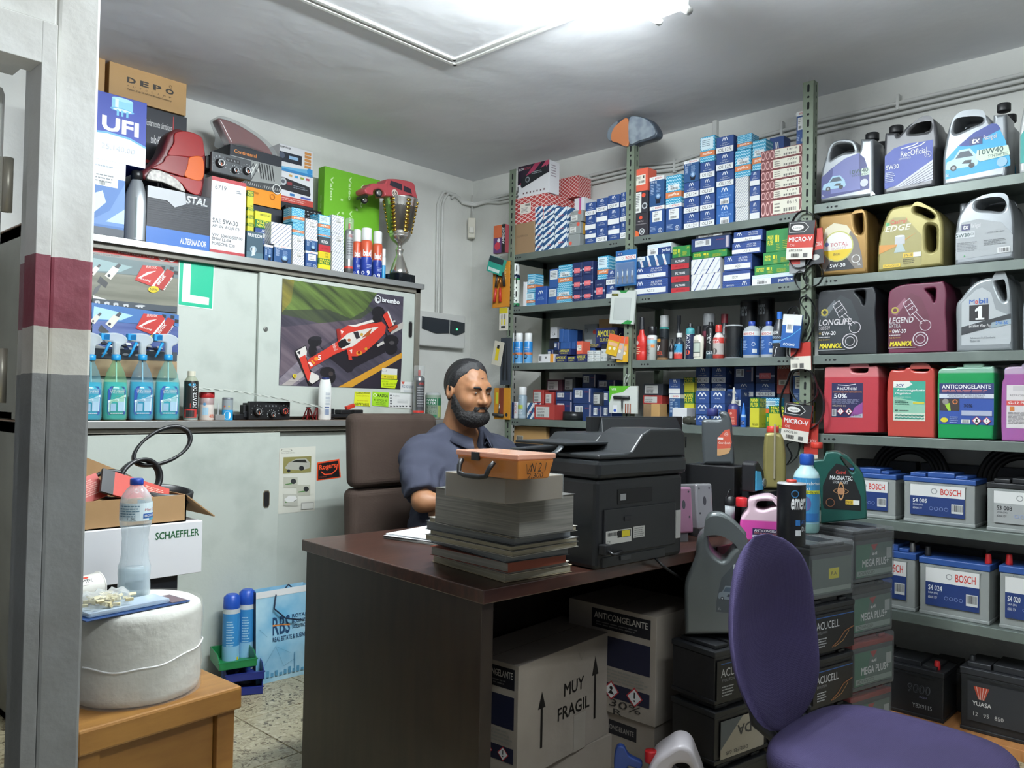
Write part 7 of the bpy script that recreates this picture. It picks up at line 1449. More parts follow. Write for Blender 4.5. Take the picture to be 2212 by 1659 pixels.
def strip():
 P=[AY(435,842,3.405),AY(520,849,3.40),AY(600,862,3.40),AY(700,882,3.395)]; c=P[1]; mb=MB(); rows=[]
 n=24
 for i in range(n+1):
  t=i/n*3; k=min(int(t),2); f=t-k; p=[P[k][j]+(P[k+1][j]-P[k][j])*f for j in range(3)]
  rows.append([(p[0]-c[0],p[1]-c[1],p[2]-c[2]),(p[0]-c[0],p[1]-c[1]+.045,p[2]-c[2]+.012)])
 m1,m2=M('#c4c8c0',.5),M('#5f6a60',.5)
 for i in range(n):
  a,b=rows[i],rows[i+1]; mb.add([a[0],b[0],b[1],a[1]],[(0,1,2,3)],m1)
  mb.add([(a[0][0],a[0][1],a[0][2]-.001),(b[0][0],b[0][1],b[0][2]-.001),(b[1][0],b[1][1],b[1][2]-.001),(a[1][0],a[1][1],a[1][2]-.001)],[(3,2,1,0)],m1)
  if i%2:mb.add([tuple(a[0][j]*.7+a[1][j]*.3+(0,0,.0005)[j] for j in range(3)),tuple(b[0][j]*.9+b[1][j]*.1+(0,0,.0005)[j] for j in range(3)),tuple(b[0][j]*.4+b[1][j]*.6+(0,0,.0005)[j] for j in range(3)),tuple(a[0][j]*.2+a[1][j]*.8+(0,0,.0005)[j] for j in range(3))],[(0,1,2,3)],m2)
 o=mb.build('ruler_strip',loc=c); tag(o,'long pale patterned strip leaning down across the ledge items','strip')
strip()
# ==== STOOL, PAPER ROLL AND WHAT LIES ON IT
m_wood=MN('orange_wood','#82592a','#976c34',3,6,.38,stretch=(1.5,14,6),bump=.05,bscale=20)
def RB(name,parent,x0,y0,z0,x1,y1,z1,m,w=.003,rz=0):
 o=MB().box(x0,y0,z0,x1,y1,z1,m).build(name,parent,rot=(0,0,rz)); bev(o,w); return o
SZ0=.55
st=empty('side_table',(.815,1.99,0),math.radians(3)); tag(st,'low orange wood table under the white paper roll','table')
RB('table_top',st,-.19,-.17,SZ0-.055,.19,.17,SZ0,m_wood,.006)
for sx in (-1,1):
 for sy in (-1,1):RB('leg',st,sx*.18-(.045 if sx>0 else 0),sy*.155-(.04 if sy>0 else 0),0,sx*.18+(.045 if sx<0 else 0),sy*.155+(.04 if sy<0 else 0),SZ0-.056,m_wood,.003)
RB('side_panel',st,-.134,-.14,.2,.134,-.125,SZ0-.056,m_wood); RB('side_panel',st,.145,-.114,.2,.16,.114,SZ0-.056,m_wood)
m_roll=MN('tissue_paper','#c9c9c3','#d8d8d2',6,5,.75,bump=.5,bscale=38,bdist=.006)
def roll():
 root=empty('paper_roll',(.822,1.985,SZ0+.0006)); tag(root,'big white industrial paper roll wrapped in plastic on the side table','paper roll')
 R_,H_=.143,.205; mb=MB(); mb.lathe([(R_-.012,0),(R_-.002,.006),(R_,.02),(R_,H_-.02),(R_-.003,H_-.007),(R_-.014,H_)],m_roll,72,cap=False); mb.lathe([(R_-.014,H_),(.03,H_+.001)],m_roll,72,cap=False); mb.lathe([(.03,H_+.001),(.028,0)],M('#8a8070',.8),32,cap=False); mb.build('paper',root)
 rnd=random.Random(3); rows=[]
 for k in range(15):
  z=H_*k/14; rows.append([((R_+.002+.0022*rnd.random()+.002*math.sin(i*.35+k*.9))*math.cos(2*PI*i/90),(R_+.002+.0022*rnd.random())*math.sin(2*PI*i/90),z) for i in range(90)])
 w=MB(); w.grid(rows,MCLEAR('#f4f4f0',.10,.12),True,True); w.build('plastic_wrap',root)
 s_=MB(); s_.tube([((R_+.004)*math.cos(a),(R_+.004)*math.sin(a),H_*(.42+.10*math.sin(a*1.0+2.2)**2+.01*math.sin(a*9))) for a in [math.radians(-160+i*3.2) for i in range(62)]],.0018,MCLEAR('#ffffff',.55,.1),6); s_.build('wrap_seam',root)
roll()
RZ=SZ0+.2075
def stool_items():
 c=Vector((.822,1.985))
 b=empty('tool_blister',(.80,1.93,RZ),math.radians(6)); tag(b,'blue blister pack lying on the paper roll','package')
 RB('card',b,-.14,-.045,0,.105,.045,.004,M('#23406e',.4)); RB('blister',b,-.13,-.035,.0045,.06,.035,.016,MCLEAR('#cfe0ee',.35,.1),.005); RB('tool',b,-.12,-.012,.005,.05,.012,.012,M('#2a4a7a',.35)); RB('label',b,.062,-.04,.0042,.10,.04,.0052,M('#6a5a60',.5))
 r=.037; P=[(.8,0),(.95,.015),(1,.03),(1,.1),(.96,.15),(1,.2),(1,.26),(.88,.31),(.82,.38),(.84,.45),(.8,.5),(.86,.58),(.96,.62),(1,.66),(1,.80),(.9,.86),(.6,.92),(.38,.95),(.36,.97)]
 w=vessel('water_bottle','clear plastic water bottle with blue cap standing on the roll','bottle',(.832,2.035,RZ),r,.285,P,[(0,.97,MCLEAR('#e4eef2',.22,.05))],([(.4,.955),(.42,.96),(.42,1),(.36,1.01)],'#23409a'),az=(.66,.81),span=250,rz=.5,art=lambda A:(A.rect(0,0,1,1,'#cfdfe4'),A.rect(.5,.0,1,.3,'#4f9ab8'),A.text('Muy Debil',.42,.5,.72,.7,'#b8404a',.0,.2),A.rect(.4,.14,.72,.4,'#2a5aa0'),A.text('BRONCHALES',.42,.2,.7,.34,WHT,.01),A.lines(.05,.2,.35,.9,5,'#6a8a9a'),A.text('1.5L',.18,.05,.3,.2,'#5a6a70')))
 wi=MB(); wi.lathe([(q*r-.0025,z*.285+.002) for q,z in prof_cut(P,0,.24)],MCLEAR('#dcebf0',.3,.03),24); wi.build('water',w)
 g=empty('clip_bag',(.722,1.93,RZ+.0175),.1); tag(g,'small clear bag of cream plastic clips at the front of the roll','bag')
 rnd=random.Random(5); mb=MB()
 for i in range(46):
  T=Matrix.Translation((rnd.gauss(0,.026),rnd.gauss(0,.016),.004+rnd.random()*.016))@Matrix.Rotation(rnd.random()*6,4,'Z')@Matrix.Rotation(rnd.random()*2,4,'X'); mb.box(-.008,-.003,-.003,.008,.003,.003,M('#d8cca0',.5),T=T)
 mb.build('clips',g)['kind']='stuff'
 m2=MB(); rows=[]
 for k in range(9):
  a=k/8; z=.028*math.sin(a*PI)+.001; rows.append([(.06*(1-.0*a)*math.cos(2*PI*i/28)*math.cos(a*PI/2*.98)*1.05,.035*math.sin(2*PI*i/28)*math.cos(a*PI/2*.98),z*(1+.2*math.sin(i*2.1)) if k<5 else .028+.0*k+.001*math.sin(i)) for i in range(28)])
 m2.grid(rows,MCLEAR('#eef2f2',.15,.1),True,True); m2.build('plastic_bag',g)
 T=empty('paper_cup',(.705,2.03,RZ+.036),math.radians(-8),math.radians(90)); tag(T,'white printed paper cup lying on its side beside the clip bag','cup')
 mb=MB(); mb.lathe([(.026,-.045),(.034,.045)],M('#dcdad2',.5),28,cap=False); mb.lathe([(.026,-.045),(.001,-.044)],M('#dcdad2',.5),28,cap=False); mb.lathe([(.034,.044),(.0365,.046),(.034,.048)],M('#e4e2da',.5),28,cap=False)
 T.rotation_euler=(math.radians(90),0,math.radians(100)); mb.build('cup_body',T)
 A=cylart(.0305,-.035,.035,150,rot=195); A.rect(.1,.1,.8,.9,'#e0ded6'); A.circ(.45,.62,.14,'#c8402c'); A.rect(.38,.1,.5,.4,'#22201e'); A.text('TEMPO',.62,.12,.75,.9,'#2a2826',.02,rot=90); A.build('printed_label',T)
stool_items()
YB=2.25
def schaeffler():
 a=AY(150,1150,YB); b=AY(438,1125,YB); zt=AY(300,1138,YB)[2]; zb=AY(300,1255,YB)[2]; w=b[0]-a[0]; xc=(a[0]+b[0])/2
 sup=carton('dk',w*.86,.34,zb-.004,(xc-.03,YB+.20,0.0),0,'dark carton on the floor below the white carton',side=False)
 bagm=M('#1c1e20',.6); bb=MB(); rows=[[((w*.47+.03*math.sin(k))*math.cos(2*PI*i/24)*(.9 if k<2 else .99),.17*math.sin(2*PI*i/24),.008*k) for i in range(24)] for k in range(1)]
 z0=zb
 def art(A):A.text('SCHAEFFLER',.62,.72,.97,.86,'#1f5c34',.02)
 carton('pw',w,.30,zt-z0,(xc,YB+.15,z0),0,'white carton with green lettering behind the water bottle',fart=art,side=False)
 root=empty('open_carton',(xc-.03,YB+.14,zt+.001)); tag(root,'open brown cardboard box full of belts on the white carton','box'); mc=MN('cardboard','#96744c','#a4825a',5,5,.8)
 W=w*.93; H=.075; D=.25
 o=MB();
 for q in ((-W/2,-D/2,0,W/2,-D/2+.004,H),(-W/2,D/2-.004,0,W/2,D/2,H),(-W/2,-D/2,0,-W/2+.004,D/2,H),(W/2-.004,-D/2,0,W/2,D/2,H),(-W/2,-D/2,0,W/2,D/2,.003)):o.box(*q,mc)
 o.build('walls',root)
 f=MB(); f.prism([(-W/2,H),(W/2,H),(W/2-.07,H+.045),(-W/2+.03,H+.15),(-W/2,H+.15)],D/2-.003,D/2,mc); f.build('flap',root)
 f=MB(); T=Matrix.Translation((W/2,0,H))@Matrix.Rotation(math.radians(38),4,'Y'); f.box(0,-D/2,-.003,.11,D/2,0,mc,T=T); f.build('flap',root)
 def belt(cx,cy,z,R1,R2,rx,ry,rz,wd,lab):
  rt=MB(); P=[(R1*math.cos(t),R2*math.sin(t)*(1+.12*math.cos(t)),0) for t in [2*PI*i/56 for i in range(56)]]
  rows=[]
  for (dr,dz) in ((.0,-wd/2),(.009,-wd/2),(.009,wd/2),(.0,wd/2),(0,-wd/2)):rows.append([(p[0]*(1+dr/R1),p[1]*(1+dr/R2),dz) for p in P])
  rt.grid(rows,M('#191a1c',.4),True,True)
  o=rt.build('drive_belt',loc=(root.location.x+cx,root.location.y+cy,zt+z),rot=(rx,ry,rz)); tag(o,lab,'belt')
 belt(.155,.02,.205,.085,.042,1.215,-.45,.05,.02,'big black drive belt looping up out of the open box')
 belt(.075,-.02,.12,.062,.045,1.35,-.2,.3,.022,'black drive belt loop in the middle of the open box'); belt(-.01,-.03,.105,.045,.035,1.2,.1,-.2,.02,'small black drive belt loop left in the open box')
 belt(.14,-.03,.072,.075,.05,.2,.1,0,.026,'flat coiled drive belt at the right of the open box'); belt(.135,-.03,.052,.07,.045,.15,.1,.3,.024,'lower coiled drive belt under the flat one')
 for (x,y,ang,lab) in ((-.12,-.06,.32,'red and white belt sleeve sticking out of the open box'),(.06,-.07,-.35,'second red belt sleeve behind the water bottle')):
  o=MB(); o.box(-.085,-.004,-.035,.085,.004,.035,M('#b0392c',.45)); o.box(-.12,-.0042,-.035,-.085,.0042,.035,M('#26282a',.45)); rr=o.build('belt_sleeve',loc=(root.location.x+x,root.location.y+y,zt+.085),rot=(-.5,-ang,.1)); tag(rr,lab,'packaging'); A=Art((-.085,-.0042,-.035),(1,0,0),(0,0,1),.17,.07); A.lines(.55,.2,.95,.85,8,'#d8a090'); A.ring(.4,.45,.04,.01,'#e4d4cc'); A.build('print',rr)
schaeffler()
for i,(px,pt,lab) in enumerate(((497,1284,'left one of two tall blue air freshener sprays on the floor'),(530,1274,'right one of two tall blue air freshener sprays, against the bag'))):
 y=3.30; p=AY(px,1450,y); h=AY(px,pt,y)[2]
 v=vessel('air_freshener',lab,'can',(p[0],y,.0006),.036,h,[(.95,0),(1,.01),(1,.8),(.96,.84),(.97,.86)],[(0,.06,'#b9c4cc'),(.06,.22,'#2a4a8c'),(.22,.45,'#8fc0e0'),(.45,.8,'#3a8ac8'),(.8,.86,'#c0c8cc')],([(.97,.85),(.99,.87),(.95,.97),(.6,1)],'#2450b0'),group='blue air fresheners',az=(.1,.8),art=lambda A:(A.lines(.1,.5,.45,.9,10,'#a8d0e8'),A.poly([(.5,.3),(.9,.05),(.95,.2)],WHT),A.rect(.6,.28,.7,.33,'#d8c030'),A.lines(.55,.02,.9,.12,2,'#e0e8ec')))
def giftbag():
 y=3.22; a=AY(560,1300,y); b=AY(672,1300,y); h=AY(600,1276,y)[2]; w=b[0]-a[0]; root=empty('gift_bag',((a[0]+b[0])/2,y+.05,.0006),math.radians(-3)); tag(root,'light blue paper gift bag with large initials beside the desk','bag')
 mm=MN('cloudy_blue_print','#6fb0d4','#b8dcea',5,4,.4); mb=MB(); d=.1
 vs=[(-w/2,-d/2,0),(w/2,-d/2,0),(w/2,d/2,0),(-w/2,d/2,0),(-w/2,-d/2+.02,h),(w/2,-d/2+.02,h),(w/2,d/2-.02,h),(-w/2,d/2-.02,h),(-w/2,0,h),(-w/2+.012,0,h*.4)]
 mb.add(vs,[(0,1,5,4),(0,3,2,1),(1,2,6,5),(2,3,7,6)],mm); mb.add(vs,[(0,4,8,9),(3,0,9),(3,9,8,7)],M('#1c2c40',.5)); mb.build('bag_body',root)
 A=Art((-w/2,-d/2,0),(1,0,0),(0,.02,h),w,h,off=.0012)
 A.rect(0,.93,1,1,'#e0e2e2'); A.text('RBS',.3,.5,.62,.7,'#24456a',.02); A.poly([(.3,.6),(.62,.6),(.62,.58),(.3,.62)],'#d88a4a'); A.text('ROYAL',.66,.66,.95,.70,'#24456a',.02); A.text('BUSINESS',.66,.6,.98,.64,'#24456a',.02); A.text('SOLUTIONS',.66,.54,1,.58,'#24456a',.02); A.text('REAL ESTATE & BUSINESS',.3,.43,.98,.48,'#24456a',.02)
 for q in (((.1,.15),(.35,.38)),((.35,.38),(.5,.15)),((.05,.6),(.2,.5)),((.5,.15),(.7,.2)),((.35,.38),(.62,.28))):A.line(list(q),.001,'#4a84a8')
 for i in range(12):A.rect(.02+i*.08,.06,.07+i*.08,.09+.04*((i*7)%5)/4,'#5a9abf')
 A.line([(.7,.06),(.7,.28)],.004,'#5a9abf'); A.build('printed_front',root)
 for s_ in (-1,1):
  c=MB(); c.tube([(s_*.04,-d/2+.01,h*.95),(s_*.05,-d/2+.005,h*.8),(s_*.03+.03,-d/2-.005,h*.68),(.09,-d/2-.008,h*.62)] if s_<0 else [(.05,-.02,h*.98),(.03,-.02,h*1.03),(.01,-.02,h*.98)],.0035,M('#1c2c44',.6),6); c.build('handle',root)
giftbag()
def bin_(x,y,z,rz,col,lab,w=.17,d=.22,h=.085):
 root=empty('storage_bin',(x,y,z),rz); tag(root,lab,'bin'); m=M(col,.35); o=MB(); t=.004
 for s_ in (-1,1):o.prism([(-d/2,0),(d/2,0),(d/2,h),(-d/2+.05,h),(-d/2,h*.55)],s_*w/2-t/2,s_*w/2+t/2,m,T=Matrix.Rotation(PI/2,4,'Z'))
 o.box(-w/2,-d/2,0,w/2,d/2,t,m); o.box(-w/2,d/2-t,0,w/2,d/2,h,m); o.box(-w/2,-d/2,0,w/2,-d/2+t,h*.55,m); bev(o.build('shell',root),.0015)
 r=MB(); r.box(-w/2-.006,-d/2,h*.5,w/2+.006,-d/2+.012,h*.56,m); r.build('rim',root)
zc_=AZ(487,1478,0)
for i,(dx,dy,z,c,l) in enumerate(((.0,.0,.0,'#23307a','lowest blue plastic bin in the pile behind the side table'),(.0,.01,.086,'#23307a','second blue plastic bin in the pile behind the side table'),(-.04,.02,.172,'#1f7a44','green plastic bin on top of the blue ones'))):bin_(zc_[0]+.03+dx,zc_[1]-.10+dy,z*.66+.0006,-.5+i*.12,c,l,.15,.18,.056)
# ==== DESK
DA=math.radians(-4.05); DZ=.79
dk=empty('desk',(1.414,1.412,0),DA); tag(dk,'dark walnut office desk with thick side panel','desk')
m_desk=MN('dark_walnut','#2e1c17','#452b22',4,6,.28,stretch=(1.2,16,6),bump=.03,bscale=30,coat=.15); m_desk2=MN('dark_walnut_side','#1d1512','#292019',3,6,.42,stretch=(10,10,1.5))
DL,DW=1.62,.905
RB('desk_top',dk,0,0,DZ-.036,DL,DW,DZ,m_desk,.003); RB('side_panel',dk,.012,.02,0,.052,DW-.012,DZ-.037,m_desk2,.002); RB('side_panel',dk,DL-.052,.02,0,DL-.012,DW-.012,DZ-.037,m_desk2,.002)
RB('modesty_panel',dk,.054,DW-.30,.3,DL-.054,DW-.28,DZ-.037,m_desk2,.002); RB('pink_reflection',dk,DL*.62,-.003,DZ-.035,DL,-.0002,DZ-.001,M('#6a2434',.4),.001)  # maroon strip paints a pink reflection onto the near desk edge
def on_desk(px,py,z=DZ):return AZ(px,py,z)
pp=on_desk(935,1155)
pr_=empty('paper_stack',(1.86,2.08,DZ+.0006),math.radians(12)); tag(pr_,'loose stack of white papers at the left of the books','papers')
for i in range(7):
 RB('sheet',pr_,-.15+jit(.006),-.11+jit(.006),i*.0024,.15+jit(.006),.11+jit(.006),i*.0024+(.006 if i==0 else .0016),M('#8a8a86' if i==0 else ('#1c1c24' if i==2 else '#d4d6d8'),.6),.0004,rz=jit(.05))
RB('photo_card',pr_,-.03,-.09,.0168,.09,-.02,.0176,M('#4f8ab0',.35),.0003,rz=.4)
def stackitem(name,label,cat,px,py,z,w,d,h,rz,m_cover,m_page,spine=False,cover2=None):
 p=AZ(px,py,z); root=empty(name,(p[0],p[1],z+.0004),rz); tag(root,label,cat,)
 t=.0012
 RB('cover',root,0,0,0,w,d,t,m_cover,.0003); RB('cover',root,0,0,h-t,w,d,h,cover2 or m_cover,.0003); RB('pages',root,.002,.003,t,w-.003,d-.003,h-t,m_page,.0015)
 if spine:RB('spine',root,0,0,0,w,.0025,h,m_cover,.0005)
 return z+h+.0008
pg=MN('page_edges','#6f6d66','#8d8b83',3,3,.8,stretch=(1,1,90),lo=.3,hi=.7); pg2=MN('yellowed_page_edges','#847f6c','#a39d88',3,3,.8,stretch=(1,1,90)); pg3=MN('grey_page_edges','#5d6266','#787d80',3,3,.8,stretch=(1,1,110))
z=DZ+.0006
BK=[((1090,1259),.235,.33,.020,-.06,'#a89c80',pg2,'cream-edged catalogue at the bottom of the book stack'),((1098,1243),.22,.32,.011,-.02,'#b8b4a8',pg,'thin pale catalogue with orange tab, second from the bottom'),((1098,1238),.215,.31,.024,.03,'#7c3c28',pg,'catalogue with brown-orange spine, third from the bottom'),((1092,1217),.215,.35,.022,-.08,'#3f4244',pg3,'grey catalogue fourth from the bottom, sticking out left'),((1108,1205),.245,.34,.014,.04,'#a8a49c',pg2,'wavy pale magazine fifth from the bottom of the stack'),((1104,1192),.24,.33,.012,.0,'#6a6a66',pg2,'creased magazine right under the thick grey catalogue'),((1112,1180),.215,.34,.024,.05,'#55595c',pg3,'thick grey catalogue in the middle of the stack'),((1104,1165),.225,.34,.013,-.03,'#8f8c84',pg2,'pale catalogue just below the largest book')]
for (c,w,d,h,rz,col,pgm,lab) in BK:z=stackitem('catalogue',lab,'book',c[0],c[1],z,w,d,h,DA+rz,M(col,.6),pgm,spine=(col=='#7c3c28'))
o=bpy.data.objects['catalogue.001']; RB('orange_tab',o,-.003,.02,.0112,.002,.11,.0165,M('#c8622c',.5),.0003); RB('cover_print',o,-.003,.12,.0112,.002,.2,.0155,M('#b8c0b4',.5),.0003)
zb_=stackitem('thick_book','thickest catalogue with grey page edges under the wrapped parcel','book',1122,1164,z,.19,.315,.090,DA+.02,M('#4a4a46',.5),MN('thick_page_edges','#62625c','#7d7b74',4,3,.8,stretch=(1,1,60)))
pcl=AZ(1092,1090,zb_); root=empty('parcel',(pcl[0],pcl[1],zb_+.0004),DA+.02); tag(root,'grey-brown parcel shrink-wrapped in clear film on the thick book','parcel')
RB('box_body',root,0,0,0,.182,.205,.055,MN('grey_card','#6a5c48','#776852',5,4,.5),.002); RB('plastic_wrap',root,-.0015,-.0015,-.0,.1835,.2065,.0565,MCLEAR('#e8ecec',.08,.08),.002)
zb_+=.058
oc=AZ(1118,1039,zb_); root=empty('organizer_case',(oc[0],oc[1],zb_+.0004),DA-.0); tag(root,'orange plastic organizer case with clear lid and black handle','case'); mo=M('#b5702c',.35)
cw,cd_=.108,.20
o=MB(); o.frustum((.008,.008,cw-.008,cd_-.008),(0,0,cw,cd_),0,.042,mo); bev(o.build('tray',root),.003); RB('lid',root,-.003,-.003,.0425,cw+.003,cd_+.003,.054,MCLEAR('#d8a890',.55,.15),.003)
RB('latch',root,-.006,.12,.034,-.0005,.145,.052,m_blk,.001)
h=MB(); h.tube([(-.004,.07,.034),(-.014,.075,.02),(-.018,.08,.004),(-.019,.10,.001),(-.019,.15,.001),(-.018,.17,.004),(-.014,.175,.02),(-.004,.178,.034)],.0055,m_blk,8); h.build('handle',root)
A=Art((0,-.002,0),(1,0,0),(0,0,1),cw,.042,off=.002); A.line([(.2,.8),(.22,.3),(.32,.75),(.34,.4)],.0013,'#2a1c14'); A.text('N 2 1',.3,.4,.75,.85,'#2a1c14',-.01,.3); A.text('2,300',.215,.05,.65,.35,'#2a1c14',-.01,.2); A.build('handwriting',root)
m_pr=M('#17191b',.42); m_pr2=M('#1d2022',.35)
pr=empty('printer',(1.800,1.368,DZ+.0006),DA); tag(pr,'black multifunction laser printer with power cable, back turned to the camera','printer')
PW,PD=.40,.36; pr.scale=(1,1,1.06)
RB('body',pr,0,0,0,PW,PD,.235,m_pr,.012); RB('scanner',pr,-.006,-.012,.236,PW+.006,PD+.01,.285,m_pr2,.012)
l=MB(); l.prism([(0,.286),(PW,.286),(PW,.345),(PW-.02,.365),(PW*.58,.365),(PW*.48,.350),(PW*.36,.305),(PW*.28,.300),(0,.300)],-.008,PD*.42,m_pr2); l.prism([(0,.286),(PW,.286),(PW,.345),(PW*.5,.345),(PW*.36,.305),(0,.3)],PD*.42,PD,m_pr2); bev(l.build('document_feeder',pr),.012,3)
RB('feeder_tray',pr,-.02,.10,.318,PW*.42,PD-.05,.326,m_pr2,.003); t=MB(); t.tube([(-.015,.12,.318),(-.03,.12,.305),(-.06,.12,.292)],.012,M('#3a3e40',.3),8,flat=.3); t.build('tray_arm',pr)
RB('rear_door',pr,.03,-.005,.035,PW-.04,.0,.155,M('#1a1c1e',.4),.003); RB('rear_recess',pr,.09,-.002,.165,PW*.62,.001,.205,M('#0e0f10',.6),.001); RB('lower_tray',pr,.025,-.004,.004,PW*.78,.0,.03,M('#1a1c1e',.4),.002); RB('side_port_cover',pr,PW-.036,-.004,.05,PW-.012,.0,.13,M('#a8a8a4',.5),.001)
RB('port',pr,.10,-.0035,.175,.125,.0,.192,M('#8a8c8c',.4),.001); RB('latch',pr,.115,-.008,.12,.145,-.005,.132,m_blk,.001); RB('tray_latch',pr,.10,-.008,.016,.145,-.004,.028,M('#2a2c2e',.4),.001)
A=Art((0,-.0052,0),(1,0,0),(0,0,1),PW,.235,off=.0008); A.poly([(.09,.27),(.37,.27),(.37,.42),(.09,.42)],'#b4b4ae'); A.rect(.39,.30,.52,.43,'#b4b4ae'); A.rect(.215,.33,.36,.41,'#1a1a18'); A.rect(.26,.335,.35,.405,'#c8b82c'); A.bars(.11,.36,.22,.4); A.text('CE',.1,.285,.14,.31,'#44443f'); A.lines(.4,.31,.51,.42,5,'#7a7a76')
A.stripes(.01,.03,.07,.16,6,'#050606',.5); A.build('rating_labels',pr)
cb=MB(); L0=Vector(pr.location); M_=Matrix.Rotation(-DA,4,'Z')
pts=[(.02,-.004,.055),(.02,-.03,.052),(.04,-.045,.045)]+[tuple(M_@(Vector(p)-L0)) for p in (AZ(1380,1170,.80),AX(1430,1220,2.05),AX(1475,1247,2.42),(2.55,1.52,.62),(2.42,1.45,.45),(2.5,1.55,.2),(2.55,1.6,.01))]
q=smooth_pts([(p[0],p[1]) for p in pts],False,5); qz=smooth_pts([(i,p[2]) for i,p in enumerate(pts)],False,5)
cb.tube([(a[0],a[1],b[1]) for a,b in zip(q,qz)],.004,m_blk,8); cb.build('power_cable',pr); RB('power_plug',pr,.008,-.03,.04,.036,-.003,.068,m_blk,.003)
mo_=empty('monitor',(2.42,1.64,DZ+.0006),0); tag(mo_,'black monitor seen from behind with vent slots','monitor')
mw=.56; z0=.075; z1=.415
o=MB(); o.box(-mw/2,.01,z0,mw/2,.035,z1,m_pr); o.frustum((-mw/2+.01,-.02,mw/2-.01,.01),(-mw/2+.03,-.015,mw/2-.03,.01),z0+.03,z1-.06,m_pr); o.frustum((-mw/2+.03,-.015,mw/2-.03,.01),(-mw/2+.05,.006,mw/2-.05,.01),z1-.06,z1-.004,m_pr2); bev(o.build('shell',mo_),.005)
RB('screen',mo_,-mw/2+.012,.0352,z0+.012,mw/2-.012,.0362,z1-.012,M('#101418',.1),.0005)
v=MB()
for i in range(34):v.box(-.14+i*.012,-.0208,z1-.115,-.136+i*.012,-.0175,z1-.075,M('#050606',.7))
v.build('vents',mo_)['kind']='stuff'
RB('stand_neck',mo_,-.04,-.03,.012,.04,-.008,.215,m_pr,.004); RB('stand_base',mo_,-.13,-.12,0,.13,.07,.012,m_pr,.004)
RB_=RB
def speaker_black():
 p=AY(1585,1100,1.44); root=empty('pc_speaker',(p[0],1.44,DZ+.0006),DA+.05); tag(root,'tall black speaker box under the grey gear oil bottle','speaker'); h=AY(1585,1010,1.44)[2]-DZ
 RB('cabinet',root,0,0,0,.135,.21,h,M('#121315',.5),.003); A=Art((0,0,0),(1,0,0),(0,0,1),.135,h); A.ring(.5,.8,.2,.01,'#5a5c60',ry=.07); A.text('USB',.4,.72,.6,.76,'#8a8c90'); A.rect(.3,.58,.6,.68,'#4a4c50'); A.rect(.35,.5,.62,.55,'#9a9c9c'); A.build('rear_label',root); return root,h
sp,sph=speaker_black()
C7=(1440,860,3.3174)
def jugy(name,label,cat,y,z0,depth,pcx,pcy,crop=C7,turn=0):
 """jug facing the doorway side, its front through depth y at the given picture point"""
 q=AY(pcx/crop[2]+crop[0],pcy/crop[2]+crop[1],y); ph=math.atan2(q[1],q[0])+turn
 j=Jug(name,label,cat,q[0]*math.cos(ph)+q[1]*math.sin(ph),z0,depth,pcx,pcy,crop,plane=ph); j.sq=1; return j
m_ggrey=M('#4d5254',.35,.3)
j=jugy('oil_bottle','grey gear oil bottle with violet cap on the speaker box','bottle',1.53,DZ+sph+.001,.075,365,440)
j.body([(258,455,1),(250,330),(248,180),(262,135),(380,130),(372,90),(400,74),(440,90),(462,150),(470,250),(482,400),(480,455,1)],[],m_ggrey,bevel=.012); j.cap(280,368,75,132,M('#23275c',.35))
A=j.face(362,415,468,222); A.poly([(0,0),(0,.65),(.5,.95),(.85,1),(1,.5),(.8,.1),(.2,0)],'#b5503c'); A.poly([(0,0),(0,.25),(.95,.3),(.8,.1),(.2,0)],'#b08a60'); A.ring(.62,.8,.13,.02,'#d8d0cc'); A.text('GULF' if 0 else 'Oil',.55,.77,.7,.83,'#d8d0cc',.02); A.text('Gear Synth',.08,.42,.9,.52,'#e0d8d0',.01,.2); A.rect(0.02,.6,.4,.68,'#d8d0cc'); A.build('printed_label',j.root)
for i,(px,w2,lab,col,xx) in enumerate(((1492,24,'silver-pink small speaker nearer the printer','#b888a4',0),(1537,30,'silver small speaker right of the pink one','#a4a4a8',1))):
 p=AY(px,1160,1.43+.0*i); h=AY(px,1055-8*i,1.43)[2]-DZ; root=empty('desk_speaker',(p[0],1.45,DZ+.0006),DA-.35,math.radians(-6)); tag(root,lab,'speaker',None)
 RB('cabinet',root,-.035,0,.03,.035,.11,h,M(col,.3,.6),.006); RB('stand',root,-.02,.01,0,.02,.09,.035,M('#8a8a8e',.3,.7),.002)
 A=Art((-.035,-.0,.03),(1,0,0),(0,0,1),.07,h-.03); A.circ(.5,.62,.1,'#3a3a40',ry=.1); [A.circ(x,y,.05,'#3c3c42') for x in (.2,.8) for y in (.35,.9)]; A.build('screws',root)
p=AY(1490,1000,1.6)
for i,(dx,c,lab) in enumerate(((0,'#a8a8a8','grey pen standing behind the printer'),(.02,'#c04030','red-capped pen standing behind the printer'),(.04,'#2f8ac0','light blue pen standing behind the printer'),(.06,'#d8d8d4','white pen standing behind the printer'))):
 o=MB(); x=p[0]-.02+dx; o.lathe([(.002,0),(.005,.01),(.005,.16),(.003,.165)],M(c,.35),10,T=Matrix.Translation((0,0,0))@Matrix.Rotation(.08*(i-1),4,'Y')); tag(o.build('pen',loc=(x,1.72,AY(1490,1000,1.72)[2]-.08+.002)),lab,'pen')
h_=AY(1490,1000,1.72)[2]-.08-DZ
RB('pen_holder',None,p[0]-.03,1.70,DZ+.0006,p[0]+.07,1.75,DZ+h_,m_blk); tag(bpy.data.objects['pen_holder'],'black block holding the pens behind the printer','holder')
m_ctn=MN('white_cardboard','#988f84','#a69d92',4,5,.75,bump=.08,bscale=50)
def arrow(A,x,y0,y1,w):A.rect(x-w*.3,y0,x+w*.3,y1-(y1-y0)*.28,'#1c1a18'); A.poly([(x-w,y1-(y1-y0)*.3),(x+w,y1-(y1-y0)*.3),(x,y1)],'#1c1a18')
